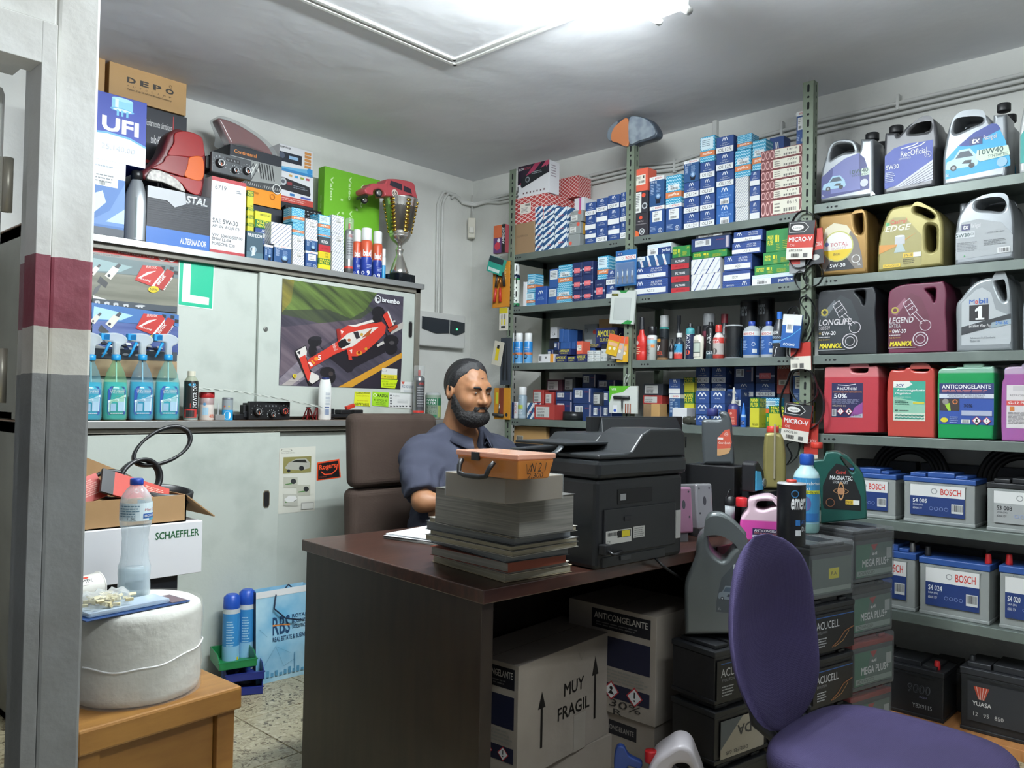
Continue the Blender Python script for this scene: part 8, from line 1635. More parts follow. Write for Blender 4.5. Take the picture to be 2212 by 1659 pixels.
def a_frag(A):arrow(A,.21,.2,.7,.035); arrow(A,.74,.215,.82,.035); A.text('MUY',.42,.56,.62,.68,'#1c1a18',.02); A.text('FRAGIL',.36,.36,.68,.48,'#1c1a18',.02); A.line([(.56,.93),(.59,.84),(.62,.92)],.002,'#8a8278'); A.rect(.52,0,.64,.34,'#aaa398')
def a_antis(A,hand=True):
 A.rect(.28,.78,.94,.96,'#17171f'); A.text('ANTICONGELANTE',.31,.87,.91,.93,'#c8c4bc',.02); A.lines(.33,.8,.88,.85,2,'#6a6868'); A.rect(.4,.44,.94,.72,'#191c34'); A.lines(.42,.3,.92,.42,4,'#8a8880'); A.rect(.4,.15,.94,.28,'#191c34'); haz(A,.52,.215,.09,'x'); haz(A,.78,.215,.09,'!')
 if hand:A.text('30%',.5,.07,.85,.14,'#2a2826',-.012,.1); A.text('R',.55,.0,.65,.055,'#2a2826',-.012)
def floorbox(name_,lab,x,y,z0,w,d,h,rz,fart,sart):
 o=link('carton',carton_mesh(w,d,h,m_ctn),None,(x+(w/2)*math.cos(rz)-(d/2)*math.sin(rz),y+(w/2)*math.sin(rz)+(d/2)*math.cos(rz),z0+.0006),(0,0,rz)); tag(o,lab,'box')
 if fart:A=front(w,h,-d/2); fart(A); A.build('front_print',o)
 if sart:A=side_l(w,d,h); sart(A); A.build('side_print',o)
 s_=MB(); s_.box(-w/2+.002,-.0008,h+.0001,w/2-.002,.0008,h+.0006,M('#5a5248',.8)); s_.build('flap_gap',o); return o
floorbox('c','low carton on the floor under the MUY FRAGIL box',1.83,1.70,0,.53,.26,.112,-.05,None,None)
floorbox('c','white carton marked MUY FRAGIL with two arrows under the desk',1.811,1.674-.02,.113,.56,.245,.347,.07,a_frag,lambda A:a_antis(A,False))
floorbox('c','pinkish squashed carton at the bottom behind the fragile box',2.31,1.50,0,.30,.36,.19,-.03,None,lambda A:(A.rect(.3,.6,.8,.85,'#17171f'),A.text('ANTICONGELANTE',.33,.68,.77,.77,'#8a8680',.02)))
floorbox('c','white carton handwritten 30% R beneath the desk edge',2.300,1.492,.191,.31,.37,.358,.0,lambda A:arrow(A,.62,.215,.75,.05),a_antis)
j=jugy('coolant_jug','white jug with red cap lying at the bottom picture edge','jug',1.215,.0,.12,1450,1800,(0,0,1))
j.body([(1395,1900,1),(1395,1700),(1410,1650),(1440,1625),(1465,1612),(1490,1620),(1505,1650),(1525,1720),(1530,1900,1)],[[(1450,1680),(1455,1655),(1485,1655),(1495,1690),(1470,1700)]],M('#b9b4b8',.3),bevel=.012); j.cap(1385,1420,1640,1668,M('#b01c20',.3),r=.018)
j=jugy('spray_bottle','dark blue trigger spray bottle at the bottom edge','bottle',1.35,.0,.06,1350,1800,(0,0,1))
j.body([(1300,1900,1),(1300,1720),(1320,1680),(1345,1670),(1370,1690),(1390,1740),(1390,1900,1)],[],MCLEAR('#4a74c0',.6,.1)); j.body([(1326,1675),(1328,1625),(1345,1620),(1358,1640),(1385,1655),(1380,1668),(1355,1662),(1350,1680)],[],M('#263f80',.35),name='spray_head',depth=.025,bevel=.004)
# ==== THINGS HANGING ON THE RACK POSTS
def hang(pl,pr,pt,pb,name,label,cat,col,art,x=RXF-.016,d=.006,tilt=0.0,mat=None,hook=True,group=None):
 """pack hung on a post by a wire hook, printed face to the room"""
 pm,py=(pl+pr)/2,(pt+pb)/2
 a=AX(pl,py,x); b=AX(pr,py,x); zt=AX(pm,pt,x)[2]; zb=AX(pm,pb,x)[2]; w=a[1]-b[1]; h=zt-zb
 root=empty(name,(x,(a[1]+b[1])/2,zt),-PI/2); tag(root,label,cat,group); root.rotation_euler=(0,tilt,-PI/2)
 RB('card',root,-w/2,-d,-h,w/2,0,0,mat or M(col,.4),.001)
 if art:A=Art((-w/2,-d,-h),(1,0,0),(0,0,1),w,h); art(A); A.build('front_print',root)
 if hook:k=MB(); k.tube([(0,-.002,-.004),(0,-.004,.008),(.0,.004,.014),(0,.013,.010)],.0012,M('#8a8c8c',.3,.9),6); k.build('hook',root)
 return root,w,h
P1,P2,P3='on the corner post','on the headlight post','on the tall post'
hang(1074,1099,488,548,'tool_pack','red and purple boxed pack with black side, highest '+P1,'package','#8c3a44',lambda A:(A.rect(0,.55,.7,1,'#b8603c'),A.rect(0,0,.7,.55,'#5a3a6a'),A.circ(.35,.25,.25,'#b83a48'),A.circ(.45,.45,.12,'#d8d4d8'),A.rect(.7,0,1,1,'#1c1c1e'),A.text('TALKRONEY' if 0 else 'AMBIENT',.76,.3,.94,.9,WHT,rot=90)),d=.03)
hang(1064,1096,558,592,'small_box','tilted teal small box hanging '+P1,'package','#2f9a88',lambda A:(A.rect(0,.65,1,1,'#22343c'),A.rect(.1,.1,.9,.3,'#c8d8d4')),d=.025,tilt=.35,x=RXF-.03)
rt,w,h=hang(1066,1102,566,664,'jumper_pack','orange pack with red and black battery clamps '+P1,'package','#c8842c',lambda A:A.text('UNION',.55,.6,.8,.95,'#e0c088',.02,rot=90))
for s_,c in ((-.6,'#b8342c'),(.1,'#b8342c'),(-.4,'#26282a'),(.55,'#26282a')):
 t=MB(); zz=-h*.88 if c!='#26282a' else -h*.55; t.tube([(s_*w*.5,-.018,zz),(s_*w*.35,-.018,zz+h*.3)],[.009,.007],M(c,.4),8); t.build('clamp_handle',rt)
t=MB(); t.tube([(-w*.15,-.018,-h*.55),(-w*.05,-.018,-h*.3)],.006,M('#a8703c',.3,.8),8); t.tube([(w*.1,-.018,-h*.55),(w*.0,-.018,-h*.3)],.006,M('#a8703c',.3,.8),8); t.build('clamp_jaws',rt)
hang(1080,1098,665,714,'fuse_card','narrow yellow and white card with two probes '+P1,'package','#cfcbc0',lambda A:(A.rect(0,.75,1,1,'#c8b82c'),A.rect(.25,.25,.4,.5,'#d8c82c'),A.rect(.6,.25,.75,.5,'#d8c82c'),A.rect(.28,.5,.37,.72,'#3a3c3c'),A.rect(.63,.5,.72,.72,'#3a3c3c'),A.rect(.25,.1,.75,.2,'#3a3c3c')))
hang(1084,1105,730,832,'tool_pack','dark grey long blister with pliers '+P1,'package','#3a4048',lambda A:(A.poly([(.2,.1),(.4,.1),(.5,.6),(.35,.95),(.25,.6)],'#1c2024'),A.poly([(.6,.1),(.8,.1),(.7,.7),(.55,.95)],'#1c2024')),d=.012)
hang(1070,1090,738,790,'cutter_card','tilted card with yellow cutter knife '+P1,'package','#c8c4b4',lambda A:(A.rect(.3,.2,.65,.75,'#d8c02c'),A.rect(.35,.7,.6,.85,'#26282a')),tilt=.2,x=RXF-.034)
rt,w,h=hang(1069,1103,838,906,'tyre_tool_pack','orange blister with T-handle tyre tool, lowest '+P1,'package','#c88a2c',lambda A:(A.rect(.3,.1,.6,1,'#7a3a28'),A.rect(.1,.5,.25,.85,'#c8cc3c'),A.circ(.8,.15,.08,'#2a2a2c')))
t=MB(); t.tube([(-w*.5,-.014,-h*.85),(w*.15,-.014,-h*.88)],.009,M('#3a3c3a',.5),8); t.tube([(-w*.15,-.012,-h*.85),(-w*.12,-.012,-h*.5)],.003,M('#8a8c8c',.3,.8),6); t.build('tee_handle',rt)
rt,w,h=hang(1332,1376,541,618,'spark_plug_pack','blue blister pack of four spark plugs '+P2,'package','#2f6aa4',lambda A:(A.rect(0,.72,1,.85,'#dfe2e2'),A.text('BOSCH',.5,.74,.94,.83,'#c8483e',.02),A.ring(.35,.78,.05,.012,'#8a9096'),A.rect(.08,.86,.35,.96,'#1f3f7a'),A.text('N13',.12,.88,.3,.94,WHT)),d=.01)
for i in range(4):
 T=Matrix.Translation((-w*.34+i*w*.23,-.016,-h*.92)); t=MB(); t.lathe([(.0025,0),(.003,.028)],M('#a8aaac',.3,.9),10,T=T); t.lathe([(.0055,.028),(.0055,.036)],M('#a8aaac',.3,.9),6,T=T); t.lathe([(.0038,.036),(.0030,.06)],M('#e4e6e6',.3),10,T=T); t.lathe([(.0015,.06),(.0015,.07)],M('#a8aaac',.3,.9),8,T=T); t.build('spark_plug',rt)
RB('blister',rt,-w*.45,-.024,-h*.95,w*.45,-.010,-h*.35,MCLEAR('#e0ecf4',.10,.05),.003)
hang(1324,1376,628,700,'cable_pack','white and green hanging pack with clear window '+P2,'package','#c9cfca',lambda A:(A.rect(.15,.12,.85,.78,'#a8b0ac'),A.rect(.17,.13,.83,.77,'#b9bfbc'),A.poly([(.3,1),(.7,1),(.6,.93),(.4,.93)],'#2f8a44'),A.poly([(.5,0),(.9,0),(.95,.1),(.75,.12)],'#2f8a44'),A.rect(.02,.84,.3,.9,'#2a2c14'),A.text('CABLE',.05,.85,.27,.89,'#c8cc3c')),d=.012,tilt=.08)
for i,(dx,c,lab) in enumerate(((0,'#d8b02c','orange and yellow bulb card, front one '),(9,'#b8b4b0','clear bulb card just behind the orange one '),(16,'#d8a82c','yellow bulb card at the back of the bunch '))):
 hang(1318+dx,1342+dx,723+dx*.3,768+dx*.9,'bulb_card',lab+P2,'package',c,lambda A:(A.rect(0,.7,1,1,'#d8603c'),A.circ(.3,.3,.12,'#e8e4d0'),A.circ(.7,.35,.12,'#e8e4d0'),A.rect(.1,.45,.9,.62,'#e0b090')),tilt=.25-i*.12,x=RXF-.034+i*.007,hook=(i==1))
rt,w,h=hang(1319,1379,834,893,'tyre_repair_kit','green and white tyre repair kit blister '+P2,'package','#cfd4cf',lambda A:(A.poly([(0,1),(.75,1),(.5,.78),(.1,.7),(0,.35)],'#5cb02c'),A.text('VIPER',.08,.84,.26,.92,WHT,.02),[A.rect(.58+i*.08,0,.63+i*.08,.36,'#8a4a34') for i in range(3)],A.rect(.15,0,.3,.3,'#e4e6e8'),A.circ(.22,.1,.05,'#3a5ab0')),d=.012)
t=MB(); t.tube([(-w*.3,-.018,-h*.42),(w*.25,-.018,-h*.42)],.009,M('#26282a',.5),8); t.tube([(0,-.018,-h*.42),(0,-.018,-h*.8),(0,-.018,-h*.98)],[.006,.004,.0015],M('#26282a',.4),8); t.build('tee_handle',rt)
t=MB(); t.tube([(0,0,0),(.012,.004,.03),(.02,.010,.06)],.0012,M('#c8cccc',.4),6); t.tube([(0,0,0),(-.004,.006,.04),(.004,.012,.062)],.0012,M('#c8cccc',.4),6); t.build('string',rt)
j=Jug('indicator_lamp','clear and amber corner headlight perched on top of the post','lamp',RXF-.01,2.62,.06,1365,330,(1300,240,5.185)); j.sq=1
def up(P):return [(a[0],a[1])+tuple(a[2:]) for a in P]
j.z0=2.5; j.root.location.z=2.5
j.body([(60,320),(60,230),(110,140),(220,80),(330,55),(420,58),(530,95),(600,190),(612,260),(560,310),(420,350),(300,395),(160,370)],[],M('#4a5460',.3),name='housing',bevel=.01)
j.body([(110,330),(120,230),(180,150),(295,90),(298,385),(180,360)],[],M('#d88858',.15,coat=.6),name='amber_lens',depth=.02,dy=-.028,bevel=.003)
j.body([(65,310),(70,220),(120,150),(180,120),(120,240),(108,335)],[],M('#7c8894',.15,coat=.6),name='clear_edge',depth=.018,dy=-.026,bevel=.003)
j.body([(312,90),(420,70),(520,110),(588,190),(600,255),(550,295),(420,335),(312,360)],[],MN('ribbed_lens','#8793a0','#a4b0ba',25,1,.15,coat=.3),name='clear_lens',depth=.02,dy=-.028,bevel=.003)
def a_gates(code):
 def f(A):A.rect(0,.62,1,1,'#2a2c30'); A.rect(0,.3,1,.64,'#b83a30'); A.rect(0,0,1,.3,'#d8d6cc'); A.poly([(.05,.7),(.05,.96),(.62,.96),(.8,.83),(.62,.7)],'#c8c8c4'); A.poly([(.07,.715),(.07,.945),(.61,.945),(.77,.83),(.61,.715)],'#1c1e20'); A.circ(.36,.83,.24,'#e0e0dc',ry=.075); A.text('Gates',.2,.8,.52,.86,'#2a2c30',0,.2); A.text('MICRO-V',.06,.46,.94,.58,WHT,.03); A.text('HORIZON' if 0 else 'OE',.12,.34,.3,.4,'#e0c8c4'); A.text(code,.1,.2,.6,.26,'#3a3a38'); A.bars(.2,.05,.5,.15); A.rect(.65,.05,.82,.15,'#5a5a58')
 return f
hang(1706,1763,478,560,'belt_pack','front red and white belt sleeve, upper one '+P3,'package','#b83a30',a_gates('6PK1028'),x=RXF-.034,tilt=.08,d=.01)
hang(1742,1777,495,572,'belt_pack','upside-down grey and red belt sleeve behind the upper one '+P3,'package','#b83a30',lambda A:(A.rect(0,0,1,.4,'#2a2c30'),A.text('MICRO-V',.1,.5,.9,.62,'#e0c8c4',.02,rot=180),A.circ(.5,.2,.26,'#c8c8c4',ry=.08)),x=RXF-.02,tilt=-.06)
hang(1706,1740,552,590,'belt_pack','lower grey belt sleeve half hidden '+P3,'package','#8a8c8e',lambda A:A.rect(0,.5,.7,1,'#a83a34'),x=RXF-.020)
hang(1695,1736,680,752,'belt_pack','blue and white boxed belt pack '+P3,'package','#2a5a9c',lambda A:(A.rect(0,.68,1,1,'#d8dad8'),A.rect(.22,.45,.6,.85,'#dfe0de'),A.bars(.28,.55,.54,.7),A.text('DAYCO',.15,.06,.75,.14,WHT,.02,rot=180),A.line([(0,.2),(.5,.35),(1,.6)],.003,'#5aa8d8')),x=RXF-.04,tilt=.1,d=.014)
hang(1708,1752,740,800,'belt_pack','red and white belt sleeve under the blue one '+P3,'package','#b0342c',lambda A:(A.rect(0,0,1,.5,'#d8d4c8'),A.text('6PK2390',.05,.38,.4,.46,'#44423c'),A.bars(.1,.1,.35,.25),A.rect(.45,.08,.65,.25,'#5a5a58')),x=RXF-.02,tilt=-.03)
hang(1697,1757,872,954,'belt_pack','lowest large red and white belt sleeve '+P3,'package','#b83a30',a_gates('6PK1210'),x=RXF-.034,tilt=.12,d=.01)
hang(1738,1768,915,1000,'belt_pack','red belt sleeve behind the lowest one '+P3,'package','#a8342c',lambda A:(A.text('MICRO-V',.1,.5,.9,.6,'#e0c8c4',.02),A.rect(0,0,1,.22,'#c8c4b8'),A.text('6PK1545',.1,.1,.8,.18,'#3a3a38')),x=RXF-.018)
def loop(pts,lab,x=RXF-.03,wd=.009):
 P=smooth_pts(pts,True,6); W_=[AX(p[0],p[1],x) for p in P]; c=W_[0]; mb=MB(); rows=[]
 for dx,s in ((-wd,1),(wd,1),(wd,.975),(-wd,.975),(-wd,1)):
  cy=sum(w[1] for w in W_)/len(W_); cz=sum(w[2] for w in W_)/len(W_)
  rows.append([(dx,cy+(w[1]-cy)*s-c[1],cz+(w[2]-cz)*s-c[2]) for w in W_])
 mb.grid(rows,M('#202225',.4),True,True); tag(mb.build('drive_belt',loc=(x,c[1],c[2])),lab,'belt')
loop([(1722,462),(1742,455),(1760,470),(1763,510),(1752,560),(1735,578),(1712,575),(1703,545),(1708,490)],'black belt looped through the upper red sleeve')
loop([(1745,580),(1765,570),(1778,590),(1770,612),(1752,618),(1735,600)],'small black belt curl below the upper sleeves')
loop([(1716,600),(1730,585),(1745,600),(1742,618),(1728,625)],'dark belt coil left of the small curl',x=RXF-.022)
loop([(1728,650),(1745,640),(1762,670),(1760,700),(1745,735),(1733,735),(1748,690)],'black belt loop right of the blue boxed belt pack',x=RXF-.02)
loop([(1700,680),(1712,663),(1726,672),(1726,745),(1715,768),(1702,765),(1708,700)],'black belt loop around the blue boxed belt pack')
loop([(1712,800),(1700,825),(1686,860),(1688,900),(1710,925),(1745,930),(1775,905),(1780,865),(1765,830),(1748,800)],'widest black belt hanging low on the tall post')
loop([(1716,802),(1708,835),(1718,862),(1740,872),(1760,862),(1766,840),(1752,802)],'middle black belt inside the widest one',x=RXF-.045)
loop([(1700,960),(1710,985),(1700,1005),(1722,985),(1726,955)],'black belt tail under the lowest sleeve',x=RXF-.022)
# ==== BATTERY STACKS BETWEEN DESK AND RACK
def wrapmat():return MCLEAR('#c8ccce',.05,.1)
def stack(x,y,rz,w,d,tops,labs,arts,cols,z0=.0006,lids=None,wraps=()):
 z=z0
 for i,(t,l,a,c) in enumerate(zip(tops,labs,arts,cols)):
  b=battery(l,(x+jit(.004),y+jit(.004),z),w,d,t-z-.002,rz+jit(.02),c,(lids[i] if lids else m_bk),a,(),ribs=False)
  if i in wraps:RB('plastic_wrap',b,-w/2-.004,-d/2-.004,.0,w/2+.004,d/2+.004,t-z-.0025,wrapmat(),.008)
  z=t
def a_mega(A):A.rect(.04,.12,.96,.9,'#5a6e68'); A.poly([(.04,.12),(.04,.9),(.45,.9),(.25,.12)],'#3a7058'); A.text('MEGA PLUS+',.2,.36,.86,.54,'#d8dcdc',.03); A.poly([(.4,.88),(.58,.88),(.49,.72)],'#a83a38'); A.text('ad',.44,.62,.56,.7,'#e0e0e0',.03); A.rect(.8,.5,.93,.76,'#a8b0ae'); A.rect(.06,.16,.94,.28,'#8fa098'); A.text('ADVANCED',.1,.18,.5,.26,'#4a5854')
def a_acu(A):A.rect(.03,.08,.97,.92,'#121317'); A.line([(.1,.84),(.96,.84)],.003,'#2a5a9c'); A.text('ACUCELL',.1,.56,.62,.74,'#c0c4c8',.01); A.text('EVOLUTION',.12,.46,.34,.52,'#8a8e92'); A.lines(.12,.14,.35,.38,4,'#a8acb0'); A.line([(.45,.1),(.6,.22),(.75,.42),(.96,.5)],.004,'#8a5a38'); A.line([(.5,.1),(.7,.2),(.85,.42)],.002,'#b88a58')
def a_ada(A):A.rect(.1,.1,.9,.9,'#a8a294'); A.poly([(.1,.9),(.5,.9),(.1,.3)],'#5a6268'); A.text('ADA',.4,.5,.8,.72,'#3a3c3e',.03,rot=180); A.text('00EFB 68',.2,.16,.6,.24,'#4a4a48',rot=180)
def a_pla(A):A.rect(.05,.1,.95,.9,'#5a6862'); A.rect(.42,.42,.66,.66,'#d8cc2c'); A.text('P.A',.48,.5,.6,.58,'#3a3a14',.02); A.rect(.06,.14,.94,.24,'#8a968e')
mg=M('#3f4648',.4); mdk=M('#15161a',.45); mpur=M('#2c1a26',.3)
ha=math.radians(-13)
ZA=[.27,.456,.643,.828]; A5=['lowest','second','third','topmost']
carton('dk',.22,.16,.084,(3.01,1.13,.0006),ha,'low black box under the right battery stack',side=False); carton('dk',.22,.16,.104,(2.70,1.15,.0006),ha,'low black box under the middle battery stack',side=False)
stack(3.01,1.13,ha,.24,.17,ZA,[n+(' up' if 0<i<3 else '')+' shrink-wrapped green-labelled battery of the right stack' for i,n in enumerate(A5)],[a_mega]*4,[mg]*4,z0=.086,lids=[M('#8a2422',.4),M('#8a2422',.4),m_bk,m_bk],wraps=(0,1,2,3))
stack(2.70,1.15,ha,.23,.17,[.285,.457,.63,.812],['lowest black battery of the middle stack','second black battery with blue line, middle stack','upper black battery under the wrapped one, middle stack','shrink-wrapped battery with yellow tag on the middle stack'],[a_acu,a_acu,a_acu,a_pla],[mdk,mdk,mdk,mg],z0=.106,wraps=(3,))
stack(2.38,1.30,math.radians(-10),.26,.175,[.165,.345,.525],['lowest black battery below the silver jug','black battery with grey sticker turned upside down','black battery right under the silver jug'],[None,a_ada,a_acu],[mdk]*3)
j=jugy('oil_jug','big silver oil jug standing on the black batteries','jug',1.28,.527,.13,350,1560); j.sq=.97
j.body([(130,1570,1),(124,1380),(126,1200),(160,1110),(205,1000),(215,900),(260,840),(340,822),(420,835),(500,880),(550,940),(585,1030),(585,1300),(585,1560,1)],[[(300,1040),(300,930),(330,880),(400,885),(470,930),(540,1000),(555,1035),(480,1090),(420,1165),(370,1150),(320,1100)]],MN('silver_plastic','#565c5c','#636868',3,2,.32,metal=.35),bevel=.013)
A=j.face(355,1550,585,1130); A.poly([(0,.02),(0,.2),(.15,.6),(.5,.82),(1,.98),(1,.02)],'#3c4246'); A.text('tx',.52,.76,.72,.86,'#b8bcc4',.04,.2); A.text('5W30',.66,.46,1,.58,'#a8acb0',.02); car_art(A,.05,.22,.55,.26,'#6a747c'); A.text('5L',.05,.06,.15,.11,'#8a8e92'); A.build('printed_label',j.root)
def on(px,pb,pt,y,label_,**k):p=AY(px,pb,y); return p,AY(px,pt,y)[2]
m_pk=bpy.data.materials.new('pink_coolant'); m_pk.use_nodes=True
def pinkmat(zl):
 N,L=nodes(m_pk); b=N['Principled BSDF']; b.inputs['Roughness'].default_value=.25; g=N.new('ShaderNodeTexCoord'); sp_=N.new('ShaderNodeSeparateXYZ'); L.new(g.outputs['Object'],sp_.inputs[0]); r=N.new('ShaderNodeValToRGB'); mr=N.new('ShaderNodeMapRange'); mr.inputs['From Max'].default_value=.4; L.new(sp_.outputs['Z'],mr.inputs[0]); L.new(mr.outputs[0],r.inputs[0]); r.color_ramp.elements[0].position=zl/.4; r.color_ramp.elements[0].color=lin('#cc4ea0'); r.color_ramp.elements[1].position=zl/.4+.012; r.color_ramp.elements[1].color=lin('#d8bcc8'); L.new(r.outputs[0],b.inputs['Base Color'])
j=jugy('coolant_jug','hot pink coolant jug with red cap behind the purple chair','jug',1.30,.74,.12,690,1300); pinkmat(j.L(690,885)[1])
j.body([(520,1330,1),(520,900),(545,840),(575,800),(580,735),(620,712),(740,705),(800,760),(840,830),(852,900),(850,1330,1)],[[(640,790),(645,750),(680,740),(765,745),(785,775),(740,790),(690,805)]],m_pk,bevel=.010); j.cap(485,572,725,795,M('#b8242a',.3),r=.021)
A=j.face(612,1220,850,940); a_anti(A,'#23204a'); A.build('printed_label',j.root)
RB('crate',None,2.50,1.305,.0,2.70,1.405,.7385,mdk); tag(bpy.data.objects['crate'],'black crate under the pink coolant jug, mostly hidden','crate'); bpy.data.objects['crate'].location=(0,0,.0006)
def px_vessel(px,pb,pt,hw,y,z0,*a,**k):return bot_at(px,pt,hw,y,z0,*a,**k)
p=AY(1744,1135,1.06)
v=px_vessel(1743,1130,981,28,1.17,.813,'washer_bottle','pale blue windscreen washer bottle with blue cap on the wrapped battery','bottle',[(.92,0),(1,.03),(1,.7),(.9,.76),(.5,.84),(.48,.87)],[(0,.12,'#7fa8a4'),(.12,.62,'#8fb8c8'),(.62,.87,'#a8c8cc')],([(.5,.86),(.54,.88),(.54,.98),(.48,1)],'#1f4a9c'),az=(.14,.7),span=150,art=lambda A:(A.rect(0,.0,1,1,'#3a86b4'),A.text('Lavaparabrisas',.1,.82,.98,.92,WHT,.02),A.text('Lavavetri',.1,.74,.6,.8,WHT),A.rect(0,.64,1,.72,'#c8cc34'),A.text('Anti-lluvia',.3,.65,.9,.71,'#22262a'),A.circ(.5,.42,.14,'#5a5a8c',ry=.16),A.rect(.1,.02,.9,.2,'#2a6aa8')))
px_vessel(1710,1135,1036,31,1.09,.813,'oil_tin','black tin with red cap and tilted white lettering on the wrapped battery','tin',[(.97,0),(1,.02),(1,.93),(.97,.95),(.3,.955),(.3,.96)],[(0,.93,'#131519'),(.93,.96,'#9a9c9e')],([(.3,.95),(.36,.96),(.36,.99),(.3,1)],'#b83a30'),az=(.04,.9),art=lambda A:(A.text('emers',.5,.6,.98,.8,WHT,.04,.2),A.ring(.6,.88,.1,.02,'#3a80b8'),A.rect(.62,.32,.75,.42,'#2a6aa8'),A.rect(.62,.14,.78,.24,'#c8ccd0'),A.text('ATF',.78,.34,.95,.42,'#2a5a98',.02),A.text('D.II',.8,.22,.97,.3,'#c8ccd0')))
j=jugy('oil_jug','dark green oil jug with red cap and black 5W-30 label on the right stack','jug',1.14,.829,.12,1270,830); j.sq=.97
mgr=M('#174a42',.35)
j.body([(1105,835,1),(1098,620),(1065,480),(1040,385,1),(1118,378,1),(1140,325,1),(1230,322),(1300,370),(1380,440),(1420,500),(1438,600),(1445,800,1)],[[(1250,435),(1275,425),(1325,470),(1350,520),(1335,535),(1295,500)]],mgr,bevel=.006); j.cap(1022,1115,322,368,M('#b83428',.35))
A=j.face(1118,800,1395,470); A.poly([(.05,0),(0,.1),(0,.5),(.15,.8),(.35,1),(.6,.95),(.85,.6),(1,.3),(1,0)],'#121416'); A.text('Castrol',.34,.77,.6,.85,'#c0443c',.02,.1); A.text('MAGNATEC',.18,.64,.78,.73,'#d8dcdc',.02,.1); A.text('STOP-START',.26,.56,.66,.62,'#c8cccc',.01); A.circ(.48,.4,.1,'#a87a58'); A.ring(.48,.4,.2,.02,'#b88a60',ry=.06); A.ring(.48,.4,.08,.02,'#b88a60',ry=.2); A.ring(.2,.14,.12,.02,'#8a5a40'); A.rect(.6,.12,.86,.22,'#d0b03c'); A.text('5W-30',.62,.14,.78,.2,'#2a2414',.01); A.rect(.8,.12,.96,.22,'#d8d8d4'); A.build('printed_label',j.root)
RB('box_stand',None,2.76,1.335,DZ+.0006,3.0,1.435,DZ+.155,mdk); tag(bpy.data.objects['box_stand'],'low black box on the desk end under the pale gold oil bottle','box')
j=jugy('oil_bottle','pale gold litre oil bottle with red cap','bottle',1.35,DZ+.156,.055,770,650); j.sq=1
j.body([(690,665,1),(688,420),(695,300),(712,252),(800,252),(835,300),(850,420),(852,570),(845,655,1)],[],m_ltgold,bevel=.012); j.cap(709,803,204,252,M('#b8382c',.35)); MB().box(-.003,-.0325,.04,.003,-.029,.24,M('#8a8470',.4)).build('level_strip',j.root)
p=AY(1638,1058,1.37); root=empty('work_lamp',(p[0],1.36,DZ+.156),.1); tag(root,'black and light blue work lamp leaning beside the gold bottle','lamp')
o=MB(); o.prism([(-.06,0),(.035,0),(.045,.02),(.03,.07),(-.03,.11),(-.06,.1)],-.0,.05,m_blk); bev(o.build('housing',root),.006); o=MB(); o.prism([(-.055,.005),(.015,.005),(-.01,.07),(-.055,.075)],-.004,.0,M('#4aa8d0',.3)); o.build('blue_panel',root)
o=MB(); o.lathe([(.018,0),(.016,.006),(.002,.004)],M('#b8bcc0',.15,.8),16,T=Matrix.Translation((.022,-.001,.028))@Matrix.Rotation(PI/2,4,'X')); o.build('lens',root)
lz=DZ+.001; p=AZ(1576,1150,lz); root=empty('lantern',p); tag(root,'small black camping lantern with wire handle behind the big silver jug','lantern'); h_=AY(1576,1056,p[1])[2]-lz
for nm,pr2,mt in (('base',[(.026,0),(.026,h_*.24),(.018,h_*.25)],m_blk),('glass',[(.016,h_*.25),(.018,h_*.62)],MCLEAR('#dfe6ea',.45,.1)),('top',[(.018,h_*.62),(.02,h_*.64),(.018,h_*.8),(.008,h_*.84)],m_blk)):q=MB(); q.lathe(pr2,mt,20); q.build(nm,root)
q=MB(); q.tube([(.02*math.cos(t),0,h_*.8+.028*math.sin(t)) for t in [PI*i/12 for i in range(13)]],.0015,m_blk,6); q.build('handle',root)
# ==== PURPLE CHAIR
def mesh_fabric(name,c1,c2,sc):
 m=MN(name,c1,c2,3,3,.8,spec=.25); N,L=nodes(m); b=N['Principled BSDF']; tc=N.new('ShaderNodeTexCoord'); v=N.new('ShaderNodeTexVoronoi'); v.inputs['Scale'].default_value=sc; v.inputs['Randomness'].default_value=.15
 L.new(tc.outputs['Object'],v.inputs['Vector']); bp=N.new('ShaderNodeBump'); bp.inputs['Strength'].default_value=.5; bp.inputs['Distance'].default_value=.002; L.new(v.outputs['Distance'],bp.inputs['Height']); L.new(bp.outputs[0],b.inputs['Normal']); return m
m_pf=mesh_fabric('purple_mesh_fabric','#2e2845','#383153',260)
def cushion(name,parent,outline,zc,th,mat,dome=.0):
 """rounded pad: outline (x,y) closed, thickness th"""
 mb=MB(); rows=[]; n=len(outline); cx=sum(p[0] for p in outline)/n; cy=sum(p[1] for p in outline)/n
 for (s_,dz) in ((.0,-.5),(.6,-.5),(.93,-.48),(.985,-.3),(1.0,0),(.985,.3),(.94,.46),(.8,.52),(.5,.54),(.0,.55)):rows.append([(cx+(p[0]-cx)*max(s_,.001),cy+(p[1]-cy)*max(s_,.001),zc+dz*th+(dome*(1-s_) if dz>0 else 0)) for p in outline])
 mb.grid(rows,mat,True,True); return mb.build(name,parent)
pcx=AZ(1915,1612,.47); pch=empty('swivel_chair',(pcx[0]-.02,pcx[1]-.01,0),math.radians(-1)); tag(pch,'purple mesh swivel chair in the right foreground','chair')
ol=smooth_pts([(-.23,.16),(-.25,0),(-.22,-.18),(-.1,-.245),(.1,-.245),(.22,-.18),(.25,0),(.23,.16),(.12,.225),(-.12,.225)],True,6)
cushion('seat',pch,ol,.445,.07,m_pf)
